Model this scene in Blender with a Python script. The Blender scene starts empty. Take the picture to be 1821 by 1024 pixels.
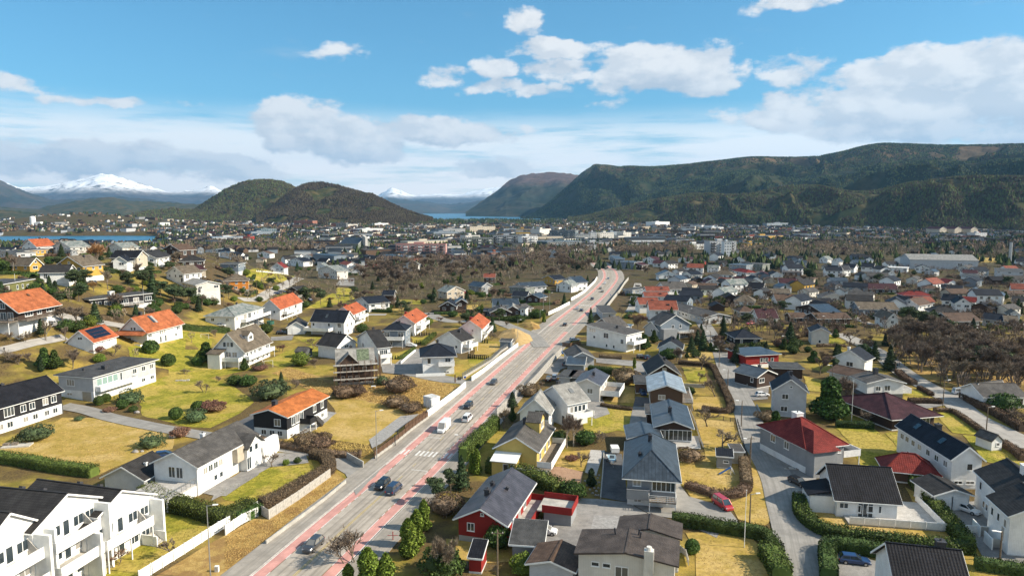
import bpy,bmesh,math,random
import numpy as np
from mathutils import Vector,Matrix,noise as mnoise
from mathutils.geometry import delaunay_2d_cdt
SC=bpy.context.scene
COL=SC.collection
R_=math.radians
PITCH=R_(6.5); CAMH=56.0; K=CAMH/46.0; F=1214.0; CX=910.5; CY=512.0
cam=bpy.data.cameras.new('camera'); co=bpy.data.objects.new('camera',cam); COL.objects.link(co)
co.location=(0,0,CAMH); co.rotation_euler=(math.pi/2-PITCH,0,0)
cam.sensor_width=36; cam.lens=24.0; cam.clip_start=1; cam.clip_end=90000
SC.camera=co
SUN_EL=R_(34); SUN_DIR=Vector((math.cos(SUN_EL)*0.99,-math.cos(SUN_EL)*0.14,math.sin(SUN_EL))).normalized()
sl=bpy.data.lights.new('sun','SUN'); sl.energy=5.0; sl.angle=R_(0.5); sl.color=(1,0.895,0.74)
so=bpy.data.objects.new('sun',sl); COL.objects.link(so); so.rotation_euler=SUN_DIR.to_track_quat('Z','Y').to_euler()
SC.view_settings.view_transform='Standard'; SC.view_settings.look='None'
SC.view_settings.exposure=0.8; SC.view_settings.gamma=1; SC.view_settings.use_curve_mapping= False
SC.render.engine='CYCLES'
SC.cycles.volume_bounces=0; SC.cycles.max_bounces=5; SC.cycles.transparent_max_bounces=8
class NB:
 """small helper to write node trees"""
 def __init__(s,tree):s.t=tree; s.n=tree.nodes; s.l=tree.links
 def new(s,typ,**kw):
  x=s.n.new(typ)
  for k,v in kw.items():
   if k=='inp':
    for a,b in v.items():
     if isinstance(b,bpy.types.NodeSocket):s.l.new(b,x.inputs[a])
     else :x.inputs[a].default_value=b
   else :setattr(x,k,v)
  return x
 def m(s,op,a,b= None ,c= None ,clamp= False ):
  x=s.n.new('ShaderNodeMath'); x.operation=op; x.use_clamp=clamp
  for i,v in enumerate((a,b,c)):
   if v is None : continue
   if isinstance(v,bpy.types.NodeSocket):s.l.new(v,x.inputs[i])
   else :x.inputs[i].default_value=v
  return x.outputs[0]
 def vm(s,op,a,b= None ,out=0):
  x=s.n.new('ShaderNodeVectorMath'); x.operation=op
  for i,v in enumerate((a,b)):
   if v is None : continue
   if isinstance(v,bpy.types.NodeSocket):s.l.new(v,x.inputs[i])
   else :x.inputs[i].default_value=v
  return x.outputs[out]
 def mr(s,v,a,b,c=0.0,d=1.0,smooth= True ):
  x=s.n.new('ShaderNodeMapRange'); x.interpolation_type='SMOOTHSTEP' if smooth else 'LINEAR'
  s.l.new(v,x.inputs[0])
  for i,q in enumerate((a,b,c,d)):x.inputs[i+1].default_value=q
  return x.outputs[0]
 def mix(s,f,a,b):
  x=s.n.new('ShaderNodeMix'); x.data_type='RGBA'
  for i,v in ((0,f),(6,a),(7,b)):
   if isinstance(v,bpy.types.NodeSocket):s.l.new(v,x.inputs[i])
   else :x.inputs[i].default_value=v if i==0 else (tuple(v)+(1,))[:4]
  return x.outputs[2]
 def noise(s,vec,scale,detail=4,rough=.55,dist=0):
  x=s.new('ShaderNodeTexNoise',inp={'Scale':scale,'Detail':detail,'Roughness':rough,'Distortion':dist})
  if vec is not None :s.l.new(vec,x.inputs['Vector'])
  return x.outputs[0]
def raydir(px,row):
 x=(px-CX)/F; y=(row-CY)/F
 return Vector((x,math.cos(PITCH)-y*math.sin(PITCH),-y*math.cos(PITCH)-math.sin(PITCH)))
world=bpy.data.worlds.new('World'); SC.world=world; world.use_nodes= True
def make_sky():
 nb=NB(world.node_tree); nb.n.clear()
 sky=nb.new('ShaderNodeTexSky',sky_type='NISHITA',sun_disc= False )
 sky.sun_elevation=SUN_EL; sky.sun_rotation=math.atan2(SUN_DIR.x,SUN_DIR.y)
 sky.air_density=1.0; sky.dust_density=0.6; sky.ozone_density=2.2; sky.altitude=60
 tc=nb.new('ShaderNodeTexCoord').outputs['Generated']
 sp=nb.new('ShaderNodeSeparateXYZ',inp={0:tc})
 az=nb.m('ARCTAN2',sp.outputs[0],sp.outputs[1]); el=nb.m('ARCSINE',sp.outputs[2])
 P=nb.new('ShaderNodeCombineXYZ',inp={0:az,1:el}).outputs[0]
 CL=[(1660,180,210,40,1.25),(1700,138,130,42,1.2),(1560,165,70,40,.9),(1175,122,95,36,1.15),(1240,140,50,24,.9),(1000,122,52,18,.72),(880,118,32,20,.8),(936,44,24,17,.62),(985,86,80,12,.7),(910,157,80,11,.72),(790,138,45,18,.65),(560,232,80,34,.95),(620,258,95,22,.8),(200,276,110,20,.7),(390,298,110,18,.75),(770,236,130,22,.75),(1390,205,70,18,.8),(30,152,50,12,.55),(60,290,90,18,.7),(1405,125,45,20,.6),(870,302,80,14,.7),(1790,230,90,20,.7),(200,183,90,7,.5),(595,92,40,12,.35),(1130,182,50,8,.35),(545,188,55,14,.45),(1385,8,60,14,.8),(1325,122,20,14,.5),(340,190,30,8,.35),(1740,215,160,24,.8),(1480,190,60,20,.7)]
 wn=nb.new('ShaderNodeTexNoise',inp={'Scale':14.0,'Detail':5,'Roughness':.6,'Vector':P})
 wo=nb.vm('MULTIPLY',nb.vm('SUBTRACT',wn.outputs['Color'],(.5,.5,.5)),(.055,.034,0))
 def field(Pv):
  Pw=nb.vm('ADD',Pv,wo)
  acc= None
  for (px,row,rx,ry,a) in CL:
   d=raydir(px,row).normalized(); a0=math.atan2(d.x,d.y); e0=math.asin(d.z)
   v=nb.vm('MULTIPLY',nb.vm('SUBTRACT',Pw,(a0,e0,0)),(F/rx/1.05,F/ry/1.05,0))
   g=nb.m('MULTIPLY',nb.m('SUBTRACT',1.0,nb.m('MULTIPLY',nb.vm('DOT_PRODUCT',v,v,1),.55)),a)
   acc=g if acc is None else nb.m('MAXIMUM',acc,g)
  return nb.m('MAXIMUM',acc,-0.6)
 base=field(P)
 ngen=nb.noise(nb.vm('MULTIPLY',tc,(3.0,3.0,9.0)),1.3,3)
 side=nb.mr(nb.m('ABSOLUTE',az),.75,1.0)
 gen=nb.m('MULTIPLY',nb.m('MULTIPLY',nb.m('SUBTRACT',ngen,.47),6.0),side)
 base=nb.m('MAXIMUM',base,nb.m('SUBTRACT',gen,nb.m('MULTIPLY',nb.m('SUBTRACT',1.0,side),1.0)))
 S=nb.vm('MULTIPLY',P,(1,1.9,1))
 fb=nb.noise(S,13,9,.58)
 fb2=nb.noise(nb.vm('ADD',S,(.02,.022,0)),13,9,.58)
 dens=nb.m('ADD',base,nb.m('MULTIPLY',nb.m('SUBTRACT',fb,.5),2.9))
 mask=nb.mr(dens,.06,.5)
 lit=nb.m('ADD',nb.m('MULTIPLY',nb.m('SUBTRACT',fb,fb2),5.5),.42)
 thick=nb.mr(dens,.5,1.7)
 litf=nb.m('SUBTRACT',lit,nb.m('MULTIPLY',thick,.12),clamp= True )
 P2=nb.vm('ADD',P,(0,.022,0))
 up=nb.mr(nb.m('SUBTRACT',field(P2),base),-.45,.55)
 litf=nb.m('ADD',nb.m('MULTIPLY',litf,.62),nb.m('MULTIPLY',nb.m('SUBTRACT',1.0,up),.48),clamp= True )
 ccol=nb.mix(litf,(6.3,6.9,7.7),(11.2,11.0,10.7))
 vn=nb.noise(nb.vm('MULTIPLY',P,(1.6,16,1)),2.4,7,.6)
 vh=nb.mr(el,.0,.13,1.0,0.0)
 vh2=nb.mr(el,.095,.15,1.0,0.0)
 veil=nb.m('ADD',nb.m('MULTIPLY',vh,.5),nb.m('MULTIPLY',nb.m('MULTIPLY',nb.mr(vn,.3,.54),vh2),.72),clamp= True )
 cir=nb.m('MULTIPLY',nb.mr(nb.noise(nb.vm('MULTIPLY',P,(1.5,5,1)),3.5,8,.62),.56,.76),.3)
 tint=nb.vm('MULTIPLY',sky.outputs[0],(.7,1.32,1.5))
 lift=nb.vm('ADD',tint,(.1,.6,.95))
 c0=nb.mix(cir,lift,(6.5,7.4,8.2))
 c1=nb.mix(veil,c0,(15.5,14.6,13.6))
 c2=nb.mix(nb.m('MULTIPLY',mask,.93),c1,ccol)
 bg=nb.new('ShaderNodeBackground',inp={0:c2,1:.052})
 out=nb.new('ShaderNodeOutputWorld',inp={0:bg.outputs[0]})
make_sky()
try :world.cycles.sampling_method='MANUAL'; world.cycles.sample_map_resolution=512
except Exception: pass
def sm(t):
 t=np.clip(t,0,1); return t*t*(3-2*t)
def _h(ix,iy,s):
 v=np.sin(ix*127.1+iy*311.7+s*74.7)*43758.5453
 return v-np.floor(v)
def vn(x,y,s=0):
 x=np.asarray(x,float); y=np.asarray(y,float)
 ix=np.floor(x); iy=np.floor(y); fx=sm(x-ix); fy=sm(y-iy)
 a=_h(ix,iy,s); b=_h(ix+1,iy,s); c=_h(ix,iy+1,s); d=_h(ix+1,iy+1,s)
 return (a*(1-fx)+b*fx)*(1-fy)+(c*(1-fx)+d*fx)*fy
def fbm(x,y,s=0,o=5,r=.5):
 t=0; a=1; n=0
 for i in range(o):
  t=t+a*vn(x*2**i,y*2**i,s+i*7); n+=a; a*=r
 return t/n
SEA=-8.0*K
def ground(X,Y): return K*ground0(np.asarray(X,float)/K,np.asarray(Y,float)/K)
def ground0(X,Y):
 X=np.asarray(X,float); Y=np.asarray(Y,float); Yc=np.maximum(Y,60)
 hill=24*sm((-X-85)/90)*sm((Y-140)/60)*(1-sm((Y-350)/120))
 z=hill-4*sm((Y-900)/2500)
 q=-X/Yc; nn=(vn(X/180,Y/180,3)-.5)*.05
 basin=sm((q-.49+nn)/.04)*sm((Y-930)/50)*(1-sm((Y-1400+600*nn)/60))
 farsea=sm((q-.57+nn)/.03)*sm((Y-2330)/120)
 mid=sm((Y-3700)/150)*(1-sm((X/Yc-.06)/.02))
 z=z+34*np.exp(-(((X+1315)/260)**2+((Y-2080)/150)**2))+14*np.exp(-(((X+1000)/300)**2+((Y-1900)/200)**2))
 w=np.maximum(np.maximum(basin,farsea),mid)
 z=z*(1-w)+w*(-22)
 z=z+3.0*(vn(X/70,Y/70,9)-.5)*sm((Y-420)/200)
 return z
def _s1(t): return 0.0 if t<=0 else 1.0 if t>=1 else t*t*(3-2*t)
def _h1(i,j,s):
 v=math.sin(i*127.1+j*311.7+s*74.7)*43758.5453; return v-math.floor(v)
def _v1(x,y,s):
 i=math.floor(x); j=math.floor(y); u=_s1(x-i); v=_s1(y-j)
 return (_h1(i,j,s)*(1-u)+_h1(i+1,j,s)*u)*(1-v)+(_h1(i,j+1,s)*(1-u)+_h1(i+1,j+1,s)*u)*v
def gz(X,Y): return K*gz0(X/K,Y/K)
def gz0(X,Y):
 z=24*_s1((-X-85)/90)*_s1((Y-140)/60)*(1-_s1((Y-350)/120))-4*_s1((Y-900)/2500)
 if Y>420:z+=3.0*(_v1(X/70,Y/70,9)-.5)*_s1((Y-420)/200)
 if Y>460:
  Yc=max(Y,60); q=-X/Yc; nn=(_v1(X/180,Y/180,3)-.5)*.05; z0=z-3.0*(_v1(X/70,Y/70,9)-.5)*_s1((Y-420)/200)
  b=_s1((q-.49+nn)/.04)*_s1((Y-930)/50)*(1-_s1((Y-1400+600*nn)/60)); f=_s1((q-.57+nn)/.03)*_s1((Y-2330)/120); m=_s1((Y-3700)/150)*(1-_s1((X/Yc-.06)/.02))
  z0+=34*math.exp(-(((X+1315)/260)**2+((Y-2080)/150)**2))+14*math.exp(-(((X+1000)/300)**2+((Y-1900)/200)**2)); w=max(b,f,m)
  z=z0*(1-w)+w*(-22)+3.0*(_v1(X/70,Y/70,9)-.5)*_s1((Y-420)/200)
 return z
def unp(px,row,h=0.0):
 d=raydir(px,row); st=2.0
 o=Vector((0,0,CAMH)); t=15.0
 if d.z<-.002:t=max(15.0,(CAMH-h-32)/-d.z)
 while t<9000:
  p=o+d*t
  if p.z<gz(p.x,p.y)+h: break
  st=max(1.5,t*.015); t+=st
 lo,hi=t-st,t
 for _ in range(14):
  m=(lo+hi)/2; p=o+d*m
  if p.z<gz(p.x,p.y)+h:hi=m
  else :lo=m
 p=o+d*hi
 return Vector((p.x,p.y,gz(p.x,p.y)))
def unz(px,row,z):
 d=raydir(px,row); t=(z-CAMH)/d.z
 return Vector((0,0,CAMH))+d*t
FR={'C1':(0,780,3.959),'C2':(400,780,3.959),'C3':(780,780,3.959),'C4':(1180,780,4.197),'C5':(1400,780,4.197),'M1':(0,600,4.5525),'M2':(360,600,4.5525),'M3':(720,600,4.5525),'M4':(1060,600,4.5525),'M5':(1420,600,4.541),'U1':(0,480,5.518),'U2':(300,480,5.518),'U3':(600,480,5.518),'U4':(900,450,5.518),'U5':(1200,450,5.518),'U6':(1490,450,5.518),'F1':(0,360,5.518),'F2':(300,360,5.518),'F3':(600,360,5.518),'F4':(900,360,5.518),'F5':(1200,360,5.518),'F6':(1490,360,5.518),'P':(0,0,1)}
def fp(fr,x,y):
 a,b,s=FR[fr]; return a+x/s,b+y/s
def at(fr,x,y,h=0.0): return unp(*fp(fr,x,y),h)
def setp(o,label= None ,cat= None ,group= None ,kind= None ):
 if label:o['label']=label
 if cat:o['category']=cat
 if group:o['group']=group
 if kind:o['kind']=kind
 return o
def empty(name,loc,rz=0,label= None ,cat= None ,group= None ):
 o=bpy.data.objects.new(name, None ); COL.objects.link(o); o.location=loc; o.rotation_euler=(0,0,rz)
 o.empty_display_size=.5
 return setp(o,label,cat,group)
def link(name,me,parent= None ,loc=(0,0,0),rz=0,label= None ):
 o=bpy.data.objects.new(name,me); COL.objects.link(o); o.parent=parent; o.location=loc; o.rotation_euler=(0,0,rz)
 if label:o['label']=label
 return o
def copy_tree(o,parent= None ):
 c=o.copy(); COL.objects.link(c)
 if parent is not None :c.parent=parent
 for ch in KIDS.get(o.name,[]):copy_tree(ch,c)
 return c
KIDS={}
def reg_tree(o,objs):
 for q in objs:
  if q.parent is not None :KIDS.setdefault(q.parent.name,[]).append(q)
class MB:
 def __init__(s):s.v=[]; s.f=[]
 def face(s,pts):
  n=len(s.v); s.v+=[tuple(p) for p in pts]; s.f.append(tuple(range(n,n+len(pts))))
 def solid(s,pts,faces):
  n=len(s.v); s.v+=[tuple(p) for p in pts]; s.f+=[tuple(n+i for i in f) for f in faces]
 def box(s,x0,x1,y0,y1,z0,z1):
  s.solid([(x0,y0,z0),(x1,y0,z0),(x1,y1,z0),(x0,y1,z0),(x0,y0,z1),(x1,y0,z1),(x1,y1,z1),(x0,y1,z1)],[(0,3,2,1),(4,5,6,7),(0,1,5,4),(1,2,6,5),(2,3,7,6),(3,0,4,7)])
 def prism(s,base,top):
  n=len(base); s.solid(list(base)+list(top),[tuple(range(n))[::-1],tuple(range(n,2*n))]+[(i,(i+1)%n,n+(i+1)%n,n+i) for i in range(n)])
 def tube(s,a,b,r0,r1,n=6):
  a=Vector(a); b=Vector(b); d=(b-a)
  if d.length<1e-6: return
  d.normalize(); u=d.orthogonal().normalized(); w=d.cross(u)
  A=[a+(u*math.cos(2*math.pi*i/n)+w*math.sin(2*math.pi*i/n))*r0 for i in range(n)]
  B=[b+(u*math.cos(2*math.pi*i/n)+w*math.sin(2*math.pi*i/n))*r1 for i in range(n)]
  s.prism(A,B)
 def bar(s,a,b,w,h):
  a=Vector(a); b=Vector(b); d=(b-a).normalized()
  side=d.cross(Vector((0,0,1)))
  side=side.normalized() if side.length>.01 else Vector((1,0,0))
  up=side.cross(d).normalized()
  q=[side*w/2+up*h/2,side*-w/2+up*h/2,side*-w/2-up*h/2,side*w/2-up*h/2]
  s.prism([a+k for k in q],[b+k for k in q])
 def mesh(s,name,mat,smooth= False ):
  me=bpy.data.meshes.new(name)
  bm=bmesh.new(); vs=[bm.verts.new(p) for p in s.v]
  for f in s.f:
   try :bm.faces.new([vs[i] for i in f])
   except ValueError: pass
  bmesh.ops.recalc_face_normals(bm,faces=bm.faces)
  uv=bm.loops.layers.uv.new('UVMap')
  for f in bm.faces:
   n=f.normal; t=Vector((0,0,1)).cross(n)
   t=t.normalized() if t.length>.05 else Vector((1,0,0))
   b=n.cross(t)
   for l in f.loops:l[uv].uv=(l.vert.co.dot(t),l.vert.co.dot(b))
   f.smooth=smooth
  bm.to_mesh(me); bm.free()
  for m in (mat if isinstance(mat,(list,tuple)) else [mat]):me.materials.append(m)
  return me
 def build(s,name,mat,parent= None ,loc=(0,0,0),rz=0,label= None ,smooth= False ):
  return link(name,s.mesh(name,mat,smooth),parent,loc,rz,label)
def np_mesh(name,V,Fa,mats,midx= None ,uv= None ,smooth= False ):
 """V (n,3); Fa (m,k) with constant k"""
 V=np.asarray(V,np.float32); Fa=np.asarray(Fa,np.int32); m,k=Fa.shape
 me=bpy.data.meshes.new(name)
 me.vertices.add(len(V)); me.vertices.foreach_set('co',V.ravel())
 me.loops.add(m*k); me.loops.foreach_set('vertex_index',Fa.ravel())
 me.polygons.add(m); me.polygons.foreach_set('loop_start',np.arange(0,m*k,k,dtype=np.int32))
 try :me.polygons.foreach_set('loop_total',np.full(m,k,np.int32))
 except Exception: pass
 if midx is not None :me.polygons.foreach_set('material_index',np.asarray(midx,np.int32))
 me.polygons.foreach_set('use_smooth',np.full(m,smooth))
 if uv is not None :
  l=me.uv_layers.new(name='UVMap'); l.data.foreach_set('uv',np.asarray(uv,np.float32)[Fa.ravel()].ravel())
 me.update(calc_edges= True ); me.validate()
 for q in (mats if isinstance(mats,(list,tuple)) else [mats]):me.materials.append(q)
 return me
def mat(name,col,rough=.8,metal=0,var=.12,vscale=1.5,bump=0,bscale=20,kind= None ,col2= None ,spec=.3,coat=0,alpha=1,trans=0,objvar=0,dirt=0):
 m=bpy.data.materials.new(name); m.use_nodes= True ; nb=NB(m.node_tree); nb.n.clear()
 bs=nb.new('ShaderNodeBsdfPrincipled',inp={'Roughness':rough,'Metallic':metal,'Specular IOR Level':spec,'Coat Weight':coat})
 out=nb.new('ShaderNodeOutputMaterial',inp={0:bs.outputs[0]})
 tc=nb.new('ShaderNodeTexCoord'); ob=tc.outputs['Object']; uv=tc.outputs['UV']
 c2=col2 or tuple(min(1,c*(1-var*2)) for c in col)
 nz=nb.noise(ob,vscale,6,.6)
 c=nb.mix(nb.mr(nz,.33,.67),c2,tuple(min(1,x*(1+var)) for x in col))
 hgt= None
 if kind=='island':
  ri=nb.new('ShaderNodeNewGeometry').outputs['Random Per Island']
  c=nb.mix(ri,c,tuple(min(1,x*1.55) for x in col)); c=nb.mix(nb.m('GREATER_THAN',nb.m('FRACT',nb.m('MULTIPLY',ri,7.31)),.55),c,c2)
 if kind=='tile':
  br=nb.new('ShaderNodeTexBrick',offset=.5,inp={'Vector':uv,'Scale':1,'Color1':(1,1,1,1),'Color2':(.72,.72,.72,1),'Mortar':(.45,.45,.45,1),'Mortar Size':.022,'Brick Width':.34,'Row Height':.36,'Bias':0})
  c=nb.mix(.75,c,nb.vm('MULTIPLY',c,br.outputs[0]))
  sx=nb.new('ShaderNodeSeparateXYZ',inp={0:uv})
  wv=nb.m('SINE',nb.m('MULTIPLY',sx.outputs[0],2*math.pi/.34))
  fr=nb.m('FRACT',nb.m('DIVIDE',sx.outputs[1],.36))
  hgt=nb.m('ADD',nb.m('MULTIPLY',wv,.22),nb.m('MULTIPLY',nb.m('SUBTRACT',1,fr),.6))
  bd=.05
 if kind=='seam':
  sx=nb.new('ShaderNodeSeparateXYZ',inp={0:uv})
  fr=nb.m('FRACT',nb.m('DIVIDE',sx.outputs[0],.55))
  s_=nb.m('LESS_THAN',fr,.14)
  c=nb.mix(nb.m('MULTIPLY',s_,.55),c,tuple(x*.35 for x in col)); hgt=s_; bd=.06
 if kind in ('vboard','hboard'):
  sx=nb.new('ShaderNodeSeparateXYZ',inp={0:uv})
  fr=nb.m('FRACT',nb.m('DIVIDE',sx.outputs[0 if kind=='vboard' else 1],.2))
  s_=nb.m('LESS_THAN',fr,.15)
  c=nb.mix(nb.m('MULTIPLY',s_,.3),c,tuple(x*.5 for x in col)); hgt=nb.m('SUBTRACT',1,s_); bd=.03
 if dirt:
  dn=nb.noise(ob,.5,7,.7); c=nb.mix(nb.m('MULTIPLY',nb.mr(dn,.5,.72),dirt),c,tuple(x*.55 for x in col))
 if objvar:
  oi=nb.new('ShaderNodeObjectInfo').outputs['Random']
  hs=nb.new('ShaderNodeHueSaturation',inp={'Hue':nb.m('ADD',.5-.015,nb.m('MULTIPLY',oi,.03)),'Value':nb.m('ADD',1-objvar,nb.m('MULTIPLY',oi,2*objvar)),'Color':c}); c=hs.outputs[0]
 if kind=='glass':
  oi=nb.new('ShaderNodeObjectInfo').outputs['Random']; c=nb.mix(nb.m('MULTIPLY',nb.m('GREATER_THAN',oi,.68),nb.m('FRACT',nb.m('MULTIPLY',oi,17.3))),c,(.42,.39,.34))
 nb.l.new(c,bs.inputs['Base Color'])
 if bump and hgt is None :hgt=nb.noise(ob,bscale,5,.65); bd=bump
 elif bump:hgt=nb.m('ADD',hgt,nb.m('MULTIPLY',nb.noise(ob,bscale,5,.65),bump))
 if hgt is not None :
  b=nb.new('ShaderNodeBump',inp={'Height':hgt,'Distance':bd,'Strength':1.0}); nb.l.new(b.outputs[0],bs.inputs['Normal'])
 if trans:
  tb=nb.new('ShaderNodeBsdfTranslucent',inp={'Color':c}); mx=nb.new('ShaderNodeMixShader',inp={0:trans,1:bs.outputs[0],2:tb.outputs[0]})
  nb.l.new(mx.outputs[0],out.inputs[0])
 return m
RM={'black':((.019,.019,.023),'tile','black tiled'),'charcoal':((.045,.042,.04),'tile','charcoal tiled'),'grey':((.11,.102,.094),'tile','grey tiled'),'tan':((.16,.13,.095),'tile','greyish tan tiled'),'brown':((.13,.085,.06),'tile','brown tiled'),'orange':((.52,.17,.05),'tile','orange tiled'),'redor':((.44,.12,.05),'tile','bright orange red tiled'),'oldor':((.42,.135,.055),'tile','faded orange tiled'),'red':((.21,.035,.028),'tile','red tiled'),'maroon':((.07,.03,.034),'tile','maroon tiled'),'navy':((.022,.026,.036),'tile','dark blue-black tiled'),'silver':((.42,.47,.5),'seam','pale metal'),'slate':((.08,.1,.12),'seam','blue-grey seamed metal'),'metal':((.12,.11,.12),'seam','dark grey seamed metal'),'terracotta':((.27,.085,.055),'tile','terracotta tiled'),'weathered':((.3,.3,.28),'tile','pale weathered'),'felt':((.075,.074,.072), None ,'grey felt'),'brfelt':((.085,.07,.062), None ,'dark brown felt'),'ltgrey':((.32,.31,.285),'tile','light grey tiled'),'whitefelt':((.6,.6,.58), None ,'white sheet')}
WM={'white':((.8,.8,.78),'vboard'),'plaster':((.78,.77,.74), None ),'offwhite':((.66,.63,.57),'vboard'),'lgrey':((.5,.51,.52),'hboard'),'grey':((.28,.29,.3),'vboard'),'dgrey':((.1,.105,.11),'vboard'),'black':((.02,.02,.023),'vboard'),'brown':((.12,.075,.05),'hboard'),'darkbrown':((.06,.037,.027),'hboard'),'red':((.28,.022,.018),'vboard'),'yellow':((.62,.46,.14),'hboard'),'ochre':((.55,.33,.07),'hboard'),'beige':((.52,.45,.35),'hboard'),'olive':((.17,.17,.06),'hboard'),'orangewood':((.6,.22,.03),'hboard'),'bluegrey':((.2,.24,.28),'hboard'),'pink':((.5,.27,.24), None ),'concrete':((.38,.37,.35), None ),'glassy':((.07,.11,.13), None ),'brick':((.28,.1,.06), None ),'greygreen':((.2,.22,.19), None )}
WN={'plaster':'white rendered','lgrey':'pale grey','dgrey':'dark grey','darkbrown':'dark brown','bluegrey':'blue-grey','orangewood':'orange timber','greygreen':'grey-green','glassy':'glass-fronted','offwhite':'cream','brick':'red brick'}
roofm={k:mat('roof_'+k,v[0],.62 if v[1]!='seam' else .38,.5 if k in ('slate','silver','metal') else 0,.16,.7,.15,6,v[1],dirt=.6,spec=(.12 if v[1]!='seam' else .4),col2=((.12,.16,.15) if k=='weathered' else None )) for k,v in RM.items()}
wallm={k:mat('wall_'+k,v[0],.75,0,.05,.6,.02,12,v[1],dirt=.28) for k,v in WM.items()}
M={}
M['glass']=mat('window_glass',(.035,.05,.06),.06,0,.2,.4,spec=.9,kind='glass')
M['glass_green']=mat('pale_green_glass',(.25,.36,.33),.12,0,.1,.4,spec=.9)
M['frame']=mat('white_window_frame',(.8,.8,.78),.5,var=.03)
M['dframe']=mat('dark_window_frame',(.05,.05,.055),.5,var=.03)
M['trim']=mat('white_trim',(.8,.8,.77),.6,var=.04)
M['found']=mat('foundation',(.62,.61,.58),.85,var=.06,bump=.01,dirt=.3)
M['conc']=mat('concrete',(.42,.4,.36),.9,var=.12,vscale=.8,bump=.01,dirt=.4)
M['chim']=mat('chimney_dark',(.05,.05,.055),.6,var=.1)
M['chimw']=mat('chimney_white',(.7,.7,.68),.7,var=.06)
M['wood']=mat('grey_timber',(.23,.19,.15),.8,var=.2,vscale=3,kind='hboard')
M['brownwood']=mat('brown_timber',(.13,.075,.045),.8,var=.2,vscale=3)
M['whitep']=mat('white_painted_wood',(.78,.77,.74),.6,var=.06,vscale=2,dirt=.2)
M['greyfence']=mat('weathered_fence',(.5,.47,.42),.8,var=.12,vscale=2,dirt=.3)
M['steel']=mat('galvanised_steel',(.42,.43,.43),.4,.7,.06)
M['dsteel']=mat('dark_steel',(.08,.08,.085),.5,.5,.06)
M['polewood']=mat('pole_wood',(.17,.13,.09),.9,var=.2,vscale=4)
M['solar']=mat('solar_cells',(.012,.016,.03),.12,.2,.1,3,spec=.8)
M['redp']=mat('red_paint',(.42,.03,.025),.55,var=.08)
M['bluep']=mat('blue_paint',(.03,.12,.32),.5,var=.08)
M['rubber']=mat('tyre_rubber',(.02,.02,.02),.9,var=.1)
M['rim']=mat('wheel_rim',(.45,.45,.46),.3,.8,.05)
M['lamp']=mat('headlamp_glass',(.7,.72,.75),.1,.2,.02,spec=.9)
M['tail']=mat('tail_lamp',(.4,.01,.01),.2,0,.02,spec=.8)
M['stone']=mat('stone',(.33,.31,.29),.9,var=.25,vscale=2,bump=.05,bscale=6)
M['bark']=mat('bark',(.17,.135,.1),.95,var=.25,vscale=4,bump=.03)
M['bark_pale']=mat('pale_bark',(.34,.3,.25),.95,var=.25,vscale=4)
M['twig']=mat('bare_twigs',(.2,.155,.115),.95,var=.2,kind='island',objvar=.22)
M['twig_red']=mat('reddish_twigs',(.2,.11,.075),.95,var=.2,kind='island',objvar=.15)
M['twig_gold']=mat('golden_brown_leaves',(.3,.16,.06),.95,var=.2,kind='island',objvar=.1)
M['needle']=mat('dark_needles',(.035,.06,.022),.8,var=.25,kind='island',objvar=.25)
M['pine']=mat('pine_needles',(.06,.085,.035),.8,var=.25,kind='island',objvar=.2)
M['leaf']=mat('evergreen_leaves',(.06,.1,.022),.7,var=.25,kind='island',objvar=.2,spec=.2)
M['bright']=mat('yellow_green_leaves',(.15,.2,.03),.75,var=.25,kind='island',objvar=.15,spec=.2)
M['hedge']=mat('hedge_leaves',(.05,.08,.02),.75,var=.3,vscale=.8,kind='island',objvar=.15,spec=.2)
M['hedge_yg']=mat('laurel_leaves',(.085,.115,.022),.7,var=.3,vscale=.8,kind='island',objvar=.1,spec=.25)
M['hedge_br']=mat('bare_hedge_twigs',(.14,.095,.06),.95,var=.25,vscale=.8,kind='island',objvar=.15)
M['straw']=mat('straw_tufts',(.48,.33,.11),.95,var=.2,kind='island',objvar=.1)
def ground_mat():
 m=bpy.data.materials.new('grassland'); m.use_nodes= True ; nb=NB(m.node_tree); nb.n.clear()
 bs=nb.new('ShaderNodeBsdfPrincipled',inp={'Roughness':.95,'Specular IOR Level':.1}); nb.new('ShaderNodeOutputMaterial',inp={0:bs.outputs[0]})
 p=nb.new('ShaderNodeNewGeometry').outputs['Position']
 n1=nb.noise(p,.035,5,.6); n2=nb.noise(p,.3,6,.65); n3=nb.noise(p,2.5,5,.7); n4=nb.noise(p,.09,4,.6)
 lawn=nb.mix(nb.mr(n2,.36,.64),(.23,.2,.028),(.42,.31,.075))
 lawn=nb.mix(nb.m('MULTIPLY',nb.mr(n4,.45,.62),.7),lawn,(.42,.28,.07))
 earth=nb.mix(nb.mr(n3,.35,.65),(.06,.042,.022),(.2,.135,.06))
 c=nb.mix(nb.mr(n1,.42,.56),lawn,earth)
 c=nb.mix(nb.m('MULTIPLY',nb.mr(n3,.4,.66),.5),c,(.09,.075,.02))
 far=nb.mix(nb.mr(n1,.42,.6),(.035,.032,.026),(.1,.072,.045)); far=nb.mix(nb.mr(n2,.45,.6),far,(.035,.04,.025))  # distant brown and green cover, darkened to stand in for cloud shade
 sp=nb.new('ShaderNodeSeparateXYZ',inp={0:p})
 c=nb.mix(nb.m('MULTIPLY',nb.mr(sp.outputs[1],230,500),.85),c,far)
 nb.l.new(c,bs.inputs[0])
 b=nb.new('ShaderNodeBump',inp={'Height':nb.m('ADD',n3,nb.noise(p,9,4,.7)),'Distance':.09,'Strength':.8}); nb.l.new(b.outputs[0],bs.inputs['Normal'])
 return m
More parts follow.
